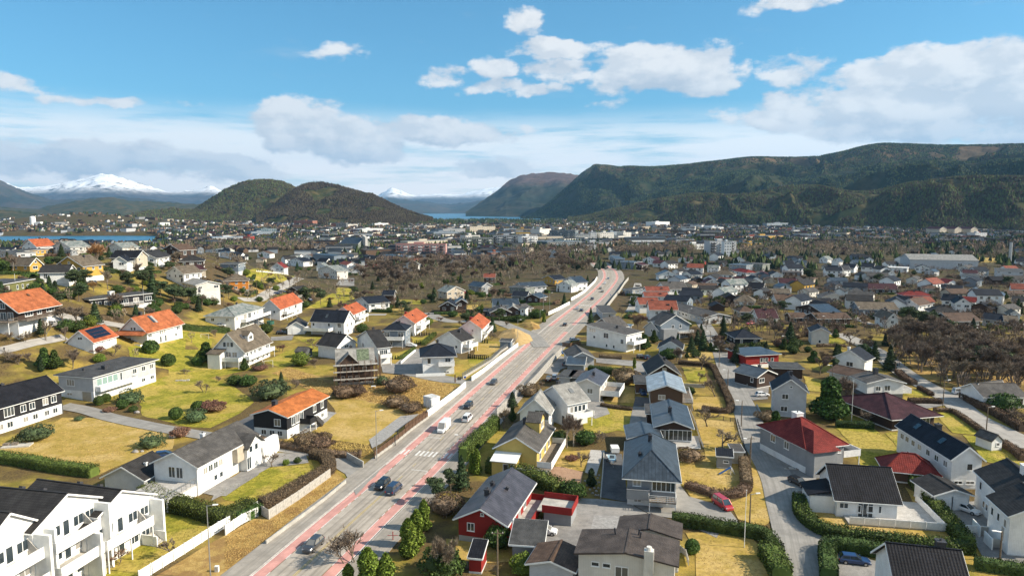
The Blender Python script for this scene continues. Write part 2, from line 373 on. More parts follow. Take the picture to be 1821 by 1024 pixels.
def patch_mat(name,a,b,s1=.3,s2=3,bd=.06,c3= None ,rough=.95,thr=(.36,.64)):
 m=bpy.data.materials.new(name); m.use_nodes= True ; nb=NB(m.node_tree); nb.n.clear()
 bs=nb.new('ShaderNodeBsdfPrincipled',inp={'Roughness':rough,'Specular IOR Level':.15}); nb.new('ShaderNodeOutputMaterial',inp={0:bs.outputs[0]})
 p=nb.new('ShaderNodeNewGeometry').outputs['Position']
 n2=nb.noise(p,s1,6,.65); n3=nb.noise(p,s2,6,.7)
 c=nb.mix(nb.mr(n2,*thr),a,b)
 if c3:c=nb.mix(nb.m('MULTIPLY',nb.mr(nb.noise(p,s1*.35,4,.6),.48,.6),.75),c,c3)
 n5=nb.noise(p,s1*5,5,.7); c=nb.mix(nb.m('MULTIPLY',nb.mr(n5,.5,.66),.42),c,tuple(x*.6 for x in a)); c=nb.mix(nb.m('MULTIPLY',nb.mr(n5,.5,.36),.3),c,tuple(min(.62,x*1.25) for x in b))
 c=nb.mix(nb.m('MULTIPLY',nb.mr(n3,.42,.66),.5),c,tuple(x*.42 for x in a))
 nb.l.new(c,bs.inputs[0])
 bb=nb.new('ShaderNodeBump',inp={'Height':n3,'Distance':bd,'Strength':.8}); nb.l.new(bb.outputs[0],bs.inputs['Normal'])
 return m
G={'base':ground_mat(),'green':patch_mat('lawn_green',(.19,.19,.02),(.37,.31,.045),.22,1.3,.05,(.46,.33,.09)),'dry':patch_mat('lawn_dry',(.46,.315,.095),(.33,.24,.05),.3,1.3,.05,(.52,.37,.15)),'straw':patch_mat('straw_grass',(.48,.33,.115),(.32,.2,.06),.5,4,.15,(.22,.12,.05)),'sand':patch_mat('sand_heap',(.52,.37,.17),(.42,.28,.12),.4,3,.1),'asph':patch_mat('driveway_asphalt',(.25,.24,.225),(.33,.31,.285),.15,8,.01,(.2,.19,.18)),'asphd':patch_mat('dark_asphalt',(.1,.1,.105),(.14,.14,.14),.15,8,.01),'grav':patch_mat('gravel',(.27,.26,.25),(.38,.37,.35),1.5,9,.05),'redgrav':patch_mat('reddish_gravel',(.32,.2,.13),(.4,.26,.17),.8,8,.03),'paving':patch_mat('pale_paving',(.5,.48,.45),(.4,.38,.35),.8,6,.01)}
def road_mat(name,col,tracks= False ):
 m=bpy.data.materials.new(name); m.use_nodes= True ; nb=NB(m.node_tree); nb.n.clear()
 bs=nb.new('ShaderNodeBsdfPrincipled',inp={'Roughness':.85,'Specular IOR Level':.2}); nb.new('ShaderNodeOutputMaterial',inp={0:bs.outputs[0]})
 uv=nb.new('ShaderNodeUVMap').outputs[0]; p=nb.new('ShaderNodeNewGeometry').outputs['Position']
 n1=nb.noise(nb.vm('MULTIPLY',uv,(1.6,.03,1)),1.3,5,.65); n2=nb.noise(p,.25,7,.7); n3=nb.noise(p,9,4,.7)
 c=nb.mix(nb.mr(n2,.35,.65),tuple(x*.82 for x in col),tuple(x*1.12 for x in col))
 c=nb.mix(nb.m('MULTIPLY',nb.mr(n1,.42,.66),.55),c,tuple(x*.6 for x in col))
 if tracks:
  x=nb.new('ShaderNodeSeparateXYZ',inp={0:uv}).outputs[0]
  ax=nb.m('ABSOLUTE',x)
  g= None
  for cx_ in (.15,1.0,2.55):
   d=nb.m('DIVIDE',nb.m('SUBTRACT',ax,cx_),.22); e=nb.m('POWER',2.718,nb.m('MULTIPLY',nb.m('MULTIPLY',d,d),-1))
   g=e if g is None else nb.m('ADD',g,e)
  c=nb.mix(nb.m('MULTIPLY',g,.42),c,(.09,.08,.07))
 c=nb.mix(nb.m('MULTIPLY',nb.mr(n3,.4,.7),.2),c,tuple(x*.6 for x in col))
 nb.l.new(c,bs.inputs[0]); return m
RD={'lane':road_mat('road_asphalt',(.4,.355,.3), True ),'pink':road_mat('red_cycle_lane',(.58,.3,.26)),'side':road_mat('pavement_asphalt',(.32,.29,.25)),'paint':mat('road_paint_white',(.66,.64,.6),.7,var=.1,vscale=1.5,dirt=.4),'ypaint':mat('road_paint_yellow',(.55,.42,.16),.7,var=.1,vscale=1.5,dirt=.4),'kerb':mat('kerb_stone',(.42,.39,.36),.9,var=.1)}
def build_ground():
 ys=np.concatenate([np.linspace(-260,40,26)[:-1],40*np.exp(np.linspace(0,math.log(8300/40),330))])
 ts=np.linspace(-1.5,1.5,261); ts=ts*(.55+.45*np.abs(ts)/1.5)
 Y=np.repeat(ys[:, None ],len(ts),1); X=ts[ None ,:]*(np.abs(Y)+90)
 Z=ground(X,Y); V=np.stack([X,Y,Z],-1).reshape(-1,3)
 nr,nc=Y.shape; i=np.arange(nr-1)[:, None ]*nc+np.arange(nc-1)[ None ]; i=i.ravel()
 Fa=np.stack([i,i+1,i+nc+1,i+nc],1)
 setp(link('ground',np_mesh('ground',V,Fa,G['base'],smooth= True )),kind='structure')
 wm_=bpy.data.materials.new('fjord_water'); wm_.use_nodes= True ; nb=NB(wm_.node_tree); bs=nb.n['Principled BSDF']
 bs.inputs['Base Color'].default_value=(.012,.11,.2,1); bs.inputs['Specular IOR Level'].default_value=.22; bs.inputs['Roughness'].default_value=.3
 p=nb.new('ShaderNodeNewGeometry').outputs['Position']
 b=nb.new('ShaderNodeBump',inp={'Height':nb.noise(p,.12,6,.6),'Distance':1.2,'Strength':.55}); nb.l.new(b.outputs[0],bs.inputs['Normal'])
 w=MB(); w.face([(-60000,-2000,SEA),(60000,-2000,SEA),(60000,70000,SEA),(-60000,70000,SEA)])
 setp(w.build('fjord_water',wm_),kind='structure')
build_ground()
_lv=[0,0,0]
SIDE=road_mat('street_asphalt',(.29,.275,.25)); SIDE2=road_mat('pale_street_asphalt',(.37,.345,.31))
LAWNS=[]
def patch(name,fr,pts,m,off= None ):
 """ground cover polygon, corners given as seen points of the ground; follows the terrain"""
 hard=m in (G['asph'],G['asphd'],G['paving'],G['grav'],G['redgrav'],SIDE); _lv[1+hard]+=1; off=off if off is not None else (.105+.0016*_lv[2] if hard else .038+.0013*_lv[1])
 P=[at(fr,*p) for p in pts]
 if m in (G['green'],G['dry']):LAWNS.append(([(p.x,p.y) for p in P],m))
 Q=[]
 for i in range(len(P)):
  a,b=P[i],P[(i+1)%len(P)]; n=max(1,int((b-a).length/3))
  for k in range(n):
   q=a.lerp(b,k/n); d=.0 if m in (G['asph'],G['asphd'],G['paving']) else .5
   Q.append(Vector((q.x+(mnoise.noise(Vector((q.x*.4,q.y*.4,1))))*d,q.y+(mnoise.noise(Vector((q.x*.4,q.y*.4,7))))*d)))
 n=len(Q); xs=[q.x for q in Q]; ysq=[q.y for q in Q]
 ins=[]
 st=max(3.5,(max(xs)-min(xs))/30)
 def inside(x,y):
  c= False ; j=n-1
  for i in range(n):
   if (Q[i].y>y)!=(Q[j].y>y) and x<(Q[j].x-Q[i].x)*(y-Q[i].y)/(Q[j].y-Q[i].y)+Q[i].x:c= not c
   j=i
  return c
 x=min(xs)+st/2
 while x<max(xs):
  y=min(ysq)+st/2
  while y<max(ysq):
   if inside(x,y):ins.append(Vector((x,y)))
   y+=st
  x+=st
 vs,es,fs,*_=delaunay_2d_cdt(Q+ins,[(i,(i+1)%n) for i in range(n)],[],1,.01)
 tri=[f for f in fs if inside(*((vs[f[0]]+vs[f[1]]+vs[f[2]])/3))]
 V=np.array([(v.x,v.y,0) for v in vs]); V[:,2]=ground(V[:,0],V[:,1])+off
 Fa=np.array(tri)
 a,b,c=V[Fa[:,0]],V[Fa[:,1]],V[Fa[:,2]]; cr=(b-a)[:,0]*(c-a)[:,1]-(b-a)[:,1]*(c-a)[:,0]
 Fa[cr<0]=Fa[cr<0][:,::-1]
 return setp(link(name,np_mesh(name,V,Fa,m)),kind='structure')
def resample(P,step):
 P=[Vector(p[:2]) for p in P]; out=[]
 for i in range(len(P)-1):
  p0=P[max(i-1,0)]; p1=P[i]; p2=P[i+1]; p3=P[min(i+2,len(P)-1)]
  n=max(2,int((p2-p1).length/step))
  for k in range(n):
   t=k/n; out.append(.5*((2*p1)+(p2-p0)*t+(2*p0-5*p1+4*p2-p3)*t*t+(3*p1-p0-3*p2+p3)*t**3))
 out.append(P[-1]); return out
def offs(C,d):
 out=[]
 for i in range(len(C)):
  t=(C[min(i+1,len(C)-1)]-C[max(i-1,0)]).normalized(); n=Vector((t.y,-t.x)); out.append(C[i]+n*(d[i] if hasattr(d,'__len__') else d))
 return out
def strip(name,C,d0,d1,m,z,zside= None ,seg= None ,parent= None ,kind='structure'):
 """ribbon from lateral offset d0 to d1 (to the right of travel) along the centre line C"""
 A=offs(C,d0); B=offs(C,d1); s=[0]
 for i in range(1,len(C)):s.append(s[-1]+(C[i]-C[i-1]).length)
 V=[]; UV=[]; Fa=[]
 for i in range(len(C)):
  for P,d in ((A[i],d0),(B[i],d1)):
   dd=d[i] if hasattr(d,'__len__') else d
   V.append((P.x,P.y,gz(P.x,P.y)+z)); UV.append((dd,s[i]))
 for i in range(len(C)-1):
  if seg and not seg(s[i]): continue
  Fa.append((2*i,2*i+1,2*i+3,2*i+2))
 if zside:
  n=len(V)
  for i in range(len(C)):
   for k in (0,1):
    v=V[2*i+k]; V.append((v[0],v[1],v[2]-zside)); UV.append(UV[2*i+k])
  for i in range(len(C)-1):
   Fa.append((n+2*i,2*i,2*i+2,n+2*i+2)); Fa.append((2*i+1,n+2*i+1,n+2*i+3,2*i+3))
 o=link(name,np_mesh(name,V,Fa,m,uv=UV),parent)
 return setp(o,kind=kind) if kind else o
CL0=[unz(*p,0) for p in [(505,1040),(624.8,929),(747.3,817.9),(867,702),(939.7,633),(1001,577),(1043,541),(1066,520),(1084,499),(1086,489),(1081,479),(1070,470),(1062,466)]]
d0_=(CL0[2]-CL0[0]).normalized(); CL0=[CL0[0]-d0_*60]+CL0
ROADC=resample(CL0,1.5)
NEAR=[c for c in ROADC if c.y<400]
ti=max(i for i,c in enumerate(ROADC) if c.y<400)
strip('main_road',ROADC,-4.1,4.1,RD['lane'],.05)
for s_,nm in ((-1,'cycle_lane'),(1,'cycle_lane')):
 a,b=sorted((s_*4.2,s_*6.3))
 gap=( lambda s: not (282<s<302)) if s_>0 else ( lambda s: not (254<s<296))
 strip('cycle_lane_bed',ROADC,a,b,RD['side'],.046)
 strip(nm,ROADC,a,b,RD['pink'],.054,seg=gap)
dash= lambda per,on,ph=0:( lambda s:(s+ph)%per<on)
strip('lane_edge_marking',ROADC,-4.24,-4.1,RD['paint'],.062,seg=dash(3,1.6))
strip('lane_edge_marking',ROADC,4.1,4.24,RD['paint'],.062,seg=dash(3,1.6))
strip('road_edge_line',ROADC,-6.36,-6.18,RD['paint'],.062)
strip('road_edge_line',ROADC,6.18,6.36,RD['paint'],.062)
strip('centre_line',ROADC,-.2,-.08,RD['ypaint'],.066,seg= lambda s:s<100 or s%9<3.2)
strip('centre_line',ROADC,.1,.22,RD['ypaint'],.066,seg= lambda s:s<100)
strip('pavement',ROADC,-10.9,-6.5,RD['side'],.16,zside=.13)
strip('pavement',ROADC,6.75,11.1,RD['side'],.16,zside=.13)
strip('kerb',ROADC,-6.62,-6.45,RD['kerb'],.172,zside=.14)
strip('kerb',ROADC,6.6,6.76,RD['kerb'],.172,zside=.14)
def crossing(s0,n0,n1,width=3.2):
 s=0; i=0
 while s<s0:s+=(ROADC[i+1]-ROADC[i]).length; i+=1
 c=ROADC[i]; t=(ROADC[i+1]-ROADC[i-1]).normalized(); n=Vector((t.y,-t.x)); w=MB()
 x=n0
 while x<n1:
  pts=[c+n*x,c+n*(x+.5),c+n*(x+.5)+t*width,c+n*x+t*width]; w.face([(p.x,p.y,gz(p.x,p.y)+.07) for p in pts]); x+=1.05
 setp(w.build('crossing_stripes',RD['paint']),kind='structure')
def s_at(fr,x,y):
 p=Vector(unz(*fp(fr,x,y),0)[:2]); best=min(range(len(ROADC)),key= lambda i:(ROADC[i]-p).length)
 return sum((ROADC[i+1]-ROADC[i]).length for i in range(best))
sc1=s_at('C2',1400,130); crossing(sc1,-2.4,2.8); crossing(sc1,-6.2,-4.4); crossing(sc1,4.4,6.3); crossing(s_at('U4',740,515),-3.4,3.4)
w=MB()
for ds in (-13,12):
 ii=min(range(len(ROADC)),key= lambda i:abs(sum((ROADC[k+1]-ROADC[k]).length for k in range(i))-(sc1+ds))) if False else None
def road_pt(s0,lat,z=0):
 s=0; i=0
 while s<s0 and i<len(ROADC)-2:s+=(ROADC[i+1]-ROADC[i]).length; i+=1
 t=(ROADC[i+1]-ROADC[i]).normalized(); n=Vector((t.y,-t.x)); p=ROADC[i]+n*lat
 return Vector((p.x,p.y,z)),math.atan2(t.y,t.x)
for (s0,l0,l1) in ((sc1-9,.3,4.0),(sc1+11,-4.0,-.3)):
 a,r=road_pt(s0,l0); b,_=road_pt(s0,l1); t=Vector((math.cos(r),math.sin(r),0))*.22; w.face([tuple(q+Vector((0,0,.072 if abs(l0)<5 else .178))) for q in (a,b,b+t,a+t)])
setp(w.build('stop_lines',RD['paint']),kind='structure')
def street(name,fr,pts,width,m,z=.045,kerb= False ,near= None ):
 C=resample([at(fr,*p) for p in pts],3); width*=1.18
 o=strip(name,C,-width/2,width/2,m,.16+.0021*_lv[0]); _lv[0]+=1
 if kerb:
  strip('kerb',C,-width/2-.14,-width/2,RD['kerb'],.13,zside=.12); strip('kerb',C,width/2,width/2+.14,RD['kerb'],.13,zside=.12)
 return C
street('street','P',[(1440,1070),(1424,1010),(1411,950),(1396,899),(1382,851),(1356,804),(1341,776),(1330,741),(1315,708),(1299,672),(1277.5,613),(1266,600),(1254,580),(1236,556),(1211,545),(1208,525),(1200,505)],5.8,SIDE,.06)
patch('street_junction','C4',[(790,560),(1000,560),(1120,680),(1250,750),(1160,800),(1165,1060),(930,1060),(870,860),(830,700)],SIDE)
street('street','M5',[(1900,905),(1821,850),(1600,740),(1400,640),(1250,520),(1100,430),(950,350),(800,250),(640,120),(500,50),(400,0),(300,-30)],6.4,SIDE2,.06)
street('side_street','M5',[(1250,515),(1340,455),(1300,430)],5,SIDE2,.08)
street('driveway','M5',[(1180,520),(1000,555),(900,560)],4,G['asph'],.07)
street('farm_track','M1',[(505,555),(700,590),(900,650),(1200,715),(1500,770),(1760,810)],4.2,SIDE,.08)
street('hill_road','U1',[(540,425),(640,455),(780,480),(1000,515),(1180,545),(1300,590)],5,SIDE2,.1)
street('hill_lane','U1',[(-40,800),(120,770),(330,715),(480,690),(640,660)],3.4,SIDE2,.1)
street('village_road','U2',[(1290,80),(1180,130),(1060,190),(960,240),(880,290),(700,290)],5,SIDE2,.1)
street('side_street','U3',[(620,500),(700,480),(890,430),(1000,480),(1150,510),(1350,500),(1560,510),(1700,560),(1900,640),(1960,700),(2010,760)],6,SIDE,.07)
street('side_street','U3',[(240,450),(320,440),(420,440),(480,440)],5,SIDE2,.075)
street('side_street','U6',[(0,790),(120,850),(230,900),(330,960),(420,1000)],4.5,SIDE2,.07)
street('side_street','U6',[(120,620),(220,660),(330,700),(520,720)],4,SIDE2,.07)
street('side_street','U4',[(1300,330),(1290,300),(1260,420),(1240,520),(1210,580)],4,SIDE2,.07)
patch('side_street','C2',[(255,20),(560,70),(850,135),(985,205),(1075,150),(1130,185),(925,400),(870,300),(845,250),(740,185),(560,115),(400,95),(240,75)],SIDE)
patch('villa_yard','C2',[(-20,290),(60,270),(285,110),(380,100),(570,110),(590,170),(440,190),(320,200),(240,245),(160,300),(0,390),(-100,440)],G['asph'])
patch('yard','C1',[(1385,375),(1500,400),(1590,405),(1700,330),(1821,255),(1821,180),(1600,290)],G['asph'])
patch('drive','M2',[(270,690),(420,620),(432,790),(330,745)],G['asphd'])  # dark asphalt puts the shade beside the orange-roofed house into the colour
patch('drive','M2',[(690,812),(760,770),(870,715),(1010,600),(1085,610),(1010,680),(880,765)],G['grav'])
patch('gravel_bed','M2',[(1350,830),(1600,640),(1750,620),(1450,860),(1370,900)],G['grav'])
patch('housing_yard','M2',[(1440,190),(1560,215),(1640,150),(1720,90),(1821,110),(1821,330),(1700,310),(1460,285)],G['asph'])
patch('housing_yard','M3',[(-10,140),(90,160),(140,265),(300,300),(450,335),(545,360),(495,400),(440,375),(300,365),(0,310)],SIDE)
patch('housing_yard','U3',[(590,930),(760,840),(880,740),(960,690),(980,760),(830,850),(780,990),(600,990)],G['asph'])
patch('courtyard','C3',[(600,600),(740,585),(860,440),(980,420),(1110,425),(1330,450),(1500,545),(1300,540),(1275,640),(1020,650),(960,780),(860,730),(760,745)],G['asph'])
patch('courtyard','C3',[(1330,445),(1700,520),(1680,300),(1760,440),(2000,600),(1960,700),(1640,560),(1500,540)],G['asph'])
patch('driveway','C4',[(105,300),(180,430),(390,490),(500,540),(560,625),(300,610),(60,590),(-60,560),(60,480)],SIDE)
patch('gravel_patch','C3',[(1090,540),(1290,545),(1270,650),(1060,640)],G['grav'])
patch('garden_drive','C3',[(720,200),(860,200),(1015,235),(1000,330),(980,430),(870,430),(850,320),(720,260)],G['redgrav'])
patch('boat_drive','C3',[(1165,95),(1290,110),(1335,450),(1145,415)],G['asphd'])
patch('stone_terrace','C3',[(1070,80),(1165,85),(1110,260),(1030,240)],G['paving'])
patch('driveway','M4',[(300,560),(415,560),(410,700),(270,700)],G['asph'])
patch('driveway','M4',[(320,480),(440,490),(450,550),(300,560)],G['asphd'])
patch('driveway','M4',[(0,165),(430,200),(410,310),(320,300),(300,235),(0,205)],G['asph'])
patch('terrace','M4',[(540,800),(830,800),(850,905),(640,900)],G['paving'])
patch('driveway','M3',[(1390,480),(1590,480),(1660,620),(1540,660),(1430,600)],G['asph'])
patch('driveway','M3',[(1120,290),(1260,150),(1440,200),(1260,260),(1230,310)],G['asph'])
patch('driveway','M4',[(1170,280),(1240,280),(1400,400),(1390,500),(1270,510),(1200,420)],G['asph'])
patch('driveway','M4',[(1430,810),(1560,790),(1700,990),(1480,970)],G['asphd'])
patch('driveway','C4',[(860,150),(1130,170),(1130,260),(1170,450),(1010,440),(960,460),(860,280)],G['asph'])
patch('driveway','C5',[(1150,480),(1400,470),(1580,700),(1767,870),(1767,945),(1400,890),(1455,880),(1390,760)],G['asph'])
patch('car_yard','C5',[(335,870),(600,900),(840,960),(700,1060),(370,1060)],G['asph'])
patch('driveway','C5',[(1000,80),(1060,130),(1210,260),(1140,270),(1000,160)],G['asphd'])
patch('driveway','C5',[(1210,270),(1400,290),(1420,370),(1360,370),(1160,330)],G['asph'])
patch('driveway','U1',[(540,500),(560,440),(760,480),(700,530),(500,560)],G['asph'])
patch('driveway','U2',[(1000,660),(1230,640),(1210,690),(1010,695)],G['asph'])
patch('driveway','U2',[(1640,150),(1821,160),(1821,80),(1700,80)],G['asph'])
patch('lawn','M1',[(1120,430),(1200,360),(1400,300),(1700,330),(1900,400),(2060,520),(1900,640),(1700,730),(1500,720),(1150,630)],G['green'])
patch('lawn','M1',[(-20,880),(420,700),(500,650),(800,650),(1100,690),(1420,790),(1400,900),(1000,1000),(500,1060),(0,960)],G['dry'])
patch('lawn','C1',[(-20,40),(1050,40),(1090,80),(700,250),(400,190),(0,80)],G['dry'])
patch('lawn','C1',[(1080,500),(1300,545),(1590,600),(980,1020),(560,1020),(840,780),(1000,690),(1080,640)],G['green'])
patch('lawn','C2',[(-60,370),(200,262),(330,195),(440,190),(620,185),(620,230),(480,340),(240,460),(0,430)],G['green'])
patch('verge','C2',[(0,680),(240,545),(310,570),(750,230),(850,285),(560,520),(300,740),(0,950)],G['straw'])
patch('verge','C1',[(1040,1000),(1821,540),(1821,770),(1560,1000)],G['straw'])
patch('lawn','M2',[(890,760),(1080,600),(1010,500),(1300,510),(1700,620),(1440,780),(1340,870),(1040,830)],G['dry'])
patch('rough_ground','M2',[(560,290),(700,240),(1050,350),(1450,290),(1821,330),(1821,560),(1700,620),(1300,510),(1000,480),(830,410),(700,330)],G['straw'])
patch('rough_ground','M3',[(-10,320),(300,365),(440,400),(180,620),(0,640)],G['straw'])
patch('lawn','U2',[(300,780),(120,600),(300,620),(430,690),(380,900),(560,960),(900,960),(400,1060),(0,1060),(0,780)],G['green'])
patch('lawn','U1',[(1250,760),(1821,620),(1821,1000),(1300,900)],G['green'])
patch('lawn','U2',[(930,900),(1150,800),(1400,740),(1500,660),(1210,660),(1560,800),(1300,900),(1100,960)],G['green'])
patch('lawn','U2',[(1340,380),(1600,230),(1821,240),(1821,290),(1500,370)],G['green'])
patch('field','U3',[(-10,170),(120,180),(200,240),(60,330),(-10,340)],G['green'])
patch('lawn','U3',[(580,290),(840,300),(820,340),(600,330)],G['green'])
patch('lawn','U3',[(480,350),(700,370),(690,410),(500,390)],G['dry'])
patch('lawn','U3',[(730,660),(830,660),(950,620),(840,710),(740,720)],G['green'])
patch('lawn','U3',[(1360,730),(1560,720),(1600,780),(1500,830),(1340,830)],G['dry'])
patch('lawn','U3',[(1280,880),(1480,870),(1380,940),(1300,950)],G['green'])
patch('lawn','U3',[(550,830),(700,780),(640,880),(540,880)],G['green'])
patch('lawn','U3',[(1260,350),(1380,340),(1380,410),(1270,410)],G['dry'])
patch('lawn','U3',[(850,480),(1000,490),(980,510),(900,505)],G['dry'])
patch('lawn','M3',[(1540,560),(1821,570),(1821,730),(1600,780),(1450,760),(1440,640)],G['green'])
patch('lawn','M4',[(0,560),(300,580),(270,760),(0,740)],G['green'])
patch('lawn','M4',[(60,520),(180,380),(310,400),(310,530)],G['dry'])
patch('lawn','M4',[(700,240),(880,245),(900,360),(740,360)],G['green'])
patch('lawn','M4',[(750,120),(940,110),(980,190),(740,190)],G['dry'])
patch('lawn','M4',[(760,480),(1030,480),(1060,600),(800,590)],G['dry'])
patch('lawn','M4',[(800,660),(1110,680),(1180,990),(900,990),(840,800)],G['dry'])
patch('verge','M4',[(1150,620),(1110,600),(820,610),(860,630),(1130,650)],G['dry'])
patch('verge','C4',[(590,-60),(640,0),(700,180),(760,420),(810,570),(800,640),(740,660),(560,600),(500,470),(620,430),(650,200)],G['dry'])
patch('lawn','C4',[(110,160),(560,60),(590,400),(200,400),(150,330)],G['dry'])
patch('lawn','C4',[(170,700),(400,700),(640,730),(740,830),(860,870),(900,1060),(240,1060),(230,850)],G['dry'])
patch('lawn','C5',[(120,460),(400,590),(1020,640),(880,360),(1000,420),(1350,790),(760,760),(280,660)],G['dry'])
patch('lawn','M5',[(300,725),(620,740),(860,950),(1000,1040),(500,1040),(420,850)],G['green'])
patch('lawn','M5',[(700,770),(880,760),(900,850),(960,940),(860,950)],G['green'])
patch('lawn','M5',[(1090,600),(1240,605),(1480,750),(1440,790),(1240,770)],G['green'])
patch('lawn','M5',[(1330,790),(1520,800),(1660,890),(1821,960),(1821,1060),(1500,1000)],G['green'])
patch('lawn','M5',[(330,560),(480,540),(540,670),(330,680)],G['green'])
patch('lawn','M5',[(840,430),(960,430),(1020,470),(850,465)],G['green'])
patch('lawn','M5',[(40,310),(230,350),(180,440),(80,430)],G['green'])
patch('lawn','M5',[(1490,140),(1600,150),(1660,250),(1440,240)],G['dry'])
patch('woodland_floor','M5',[(800,140),(1821,140),(1821,380),(1200,400),(1000,330)],G['straw'])
patch('lawn','C3',[(40,700),(640,750),(600,860),(330,880),(90,860)],G['dry'])
patch('lawn','C3',[(800,100),(1070,80),(1030,230),(830,210)],G['dry'])
patch('lawn','C3',[(1680,140),(1900,140),(1900,420),(1780,420),(1700,300)],G['dry'])
patch('field','F2',[(760,680),(1250,720),(1240,790),(760,790)],G['green'])
patch('field','U2',[(780,130),(1100,180),(960,230),(880,240),(800,200)],G['straw'])
patch('field','F6',[(1370,540),(1821,560),(1821,590),(1390,590)],G['dry'])
patch('lawn','U5',[(1520,800),(1700,900),(1640,930),(1510,880)],G['green'])
patch('lawn','U5',[(100,400),(340,400),(330,430),(120,440)],G['green'])
patch('lawn','U5',[(1420,490),(1740,500),(1730,540),(1440,540)],G['straw'])
patch('lawn','U5',[(150,960),(330,960),(380,1010),(100,1010)],G['dry'])
for q in ([(1080,640),(1250,640),(1230,665),(1100,660)],[(640,250),(700,250),(690,262),(640,262)]): pass
_win={}
def win_meshes(w,h,fr,gl,mull):
 k=(round(w,1),round(h,1),fr,gl,mull)
 if k in _win: return _win[k]
 w,h=k[0],k[1]; b=MB(); t=.09 if w<2.5 else .11
 b.box(-w/2,w/2,-.05,.02,0,t); b.box(-w/2,w/2,-.05,.02,h-t,h)
 b.box(-w/2,-w/2+t,-.048,.02,t,h-t); b.box(w/2-t,w/2,-.048,.02,t,h-t)
 for i in range(1,mull):x=-w/2+w*i/mull; b.box(x-.04,x+.04,-.045,.02,t,h-t)
 b.box(-w/2-.05,w/2+.05,-.09,.0,-.06,-.002)
 p=MB(); p.box(-w/2+t,w/2-t,-.012,.02,t,h-t)
 _win[k]=(b.mesh('window',M[fr]),p.mesh('pane',M[gl])); return _win[k]
class House:
 def side(s,sd,u,z,out=0.0):
  L,D=s.L,s.D
  if sd=='S': return Vector((-L/2+u*L,-D/2-out,z)),0
  if sd=='E': return Vector((L/2+out,-D/2+u*D,z)),math.pi/2
  if sd=='N': return Vector((L/2-u*L,D/2+out,z)),math.pi
  return Vector((-L/2-out,D/2-u*D,z)),-math.pi/2
 def win(s,sd,u,z,w,h,fr='frame',gl='glass',mull= None ,off=0.0):
  mull=mull or (1 if w<1.1 else 2 if w<2.2 else 3 if w<3.6 else 5)
  a,b=win_meshes(w,h,fr,gl,mull); p,r=s.side(sd,u,z,.026+off)
  o=link('window',a,s.root,p,r); link('pane',b,o); return o
 def door(s,sd,u,z=.1,w=1.0,h=2.1,m='brownwood'):
  b=MB(); b.box(-w/2,w/2,-.05,.02,0,h); p,r=s.side(sd,u,z,.026); o=link('door',b.mesh('door',M[m]),s.root,p,r)
  g=MB(); g.box(w*.3,w*.36,-.1,-.05,1.0,1.15); link('handle',g.mesh('handle',M['steel']),o)
 def garage_door(s,sd,u,w=2.6,h=2.2,m='frame'):
  b=MB(); n=4
  for i in range(n):b.box(-w/2,w/2,-.05-.01*(i%2),.02,h*i/n+.02,h*(i+1)/n)
  p,r=s.side(sd,u,.05,.03); link('garage_door',b.mesh('garage_door',M[m]),s.root,p,r)
 def balcony(s,sd,u0,u1,z,out=1.6,m='whitep',h=.95,solid= True ,posts= True ,floor='wood'):
  W=s.L if sd in 'SN' else s.D; w=(u1-u0)*W; p,r=s.side(sd,(u0+u1)/2,z,.01)
  f=MB(); f.box(-w/2,w/2,-out,0,-.18,0); o=link('balcony',f.mesh('balcony',M[floor]),s.root,p,r)
  g=MB()
  if solid:
   g.box(-w/2,w/2,-out-.06,-out,-.25,h); g.box(-w/2-.06,-w/2,-out-.06,-.02,-.25,h); g.box(w/2,w/2+.06,-out-.06,-.02,-.25,h)
   g.box(-w/2-.08,w/2+.08,-out-.1,-out+.04,h,h+.05)
  else :
   for a_,b_ in (((-w/2,-out),(w/2,-out)),((-w/2,-out),(-w/2,-.03)),((w/2,-out),(w/2,-.03))):
    for zz in (.12,.42,.72,h):g.bar((a_[0],a_[1],zz),(b_[0],b_[1],zz),.05,.06)
    n=max(1,int((Vector(a_)-Vector(b_)).length/1.2))
    for i in range(n+1):
     q=Vector(a_).lerp(Vector(b_),i/n); g.box(q.x-.03,q.x+.03,q.y-.03,q.y+.03,-.1,h)
  link('railing',g.mesh('railing',M[m] if m in M else wallm[m]),o)
  if posts and z>1.5:
   pm=MB(); pm.box(-.07,.07,-.07,.07,-z-.5,-.18); me=pm.mesh('post',M['whitep'])
   for x in ([-w/2+.1,w/2-.1] if w<7 else [-w/2+.1,0,w/2-.1]):link('post',me,o,(x,-out+.12,0))
  return o
 def block(s,name,x0,x1,y0,y1,z0,z1,m,label= None ):
  b=MB(); b.box(x0,x1,y0,y1,z0,z1); return link(name,b.mesh(name,M[m] if m in M else wallm[m] if m in wallm else roofm[m]),s.root,label=label)
 def chimney(s,u,v,ht=1.0,w=.6,m='chim'):
  x,y=(u-.5)*s.L,(v-.5)*s.D; zr=s.roofz(x,y)
  b=MB(); b.box(x-w/2,x+w/2,y-w/2,y+w/2,zr-.8,zr+ht); b.box(x-w/2-.07,x+w/2+.07,y-w/2-.07,y+w/2+.07,zr+ht-.14,zr+ht+.04)
  o=link('chimney',b.mesh('chimney',M[m]),s.root); c=MB(); c.tube((x,y,zr+ht),(x,y,zr+ht+.3),.13,.12,8); link('chimney_pot',c.mesh('chimney_pot',M['dsteel']),o)
 def roofz(s,x,y):
  L,D,h,r=s.L,s.D,s.h,s.rise
  if s.roof=='flat': return h+.3
  if s.roof=='shed': return h+r*(y/D+.5) if s.ridge=='x' else h+r*(.5-x/L)
  if s.roof=='hip':
   k=min(L,D)/2; return h+r*min(1,min(L/2-abs(x),D/2-abs(y))/k)
  if s.ridge=='x': return h+r*(1-abs(y)/(D/2))
  return h+r*(1-abs(x)/(L/2))
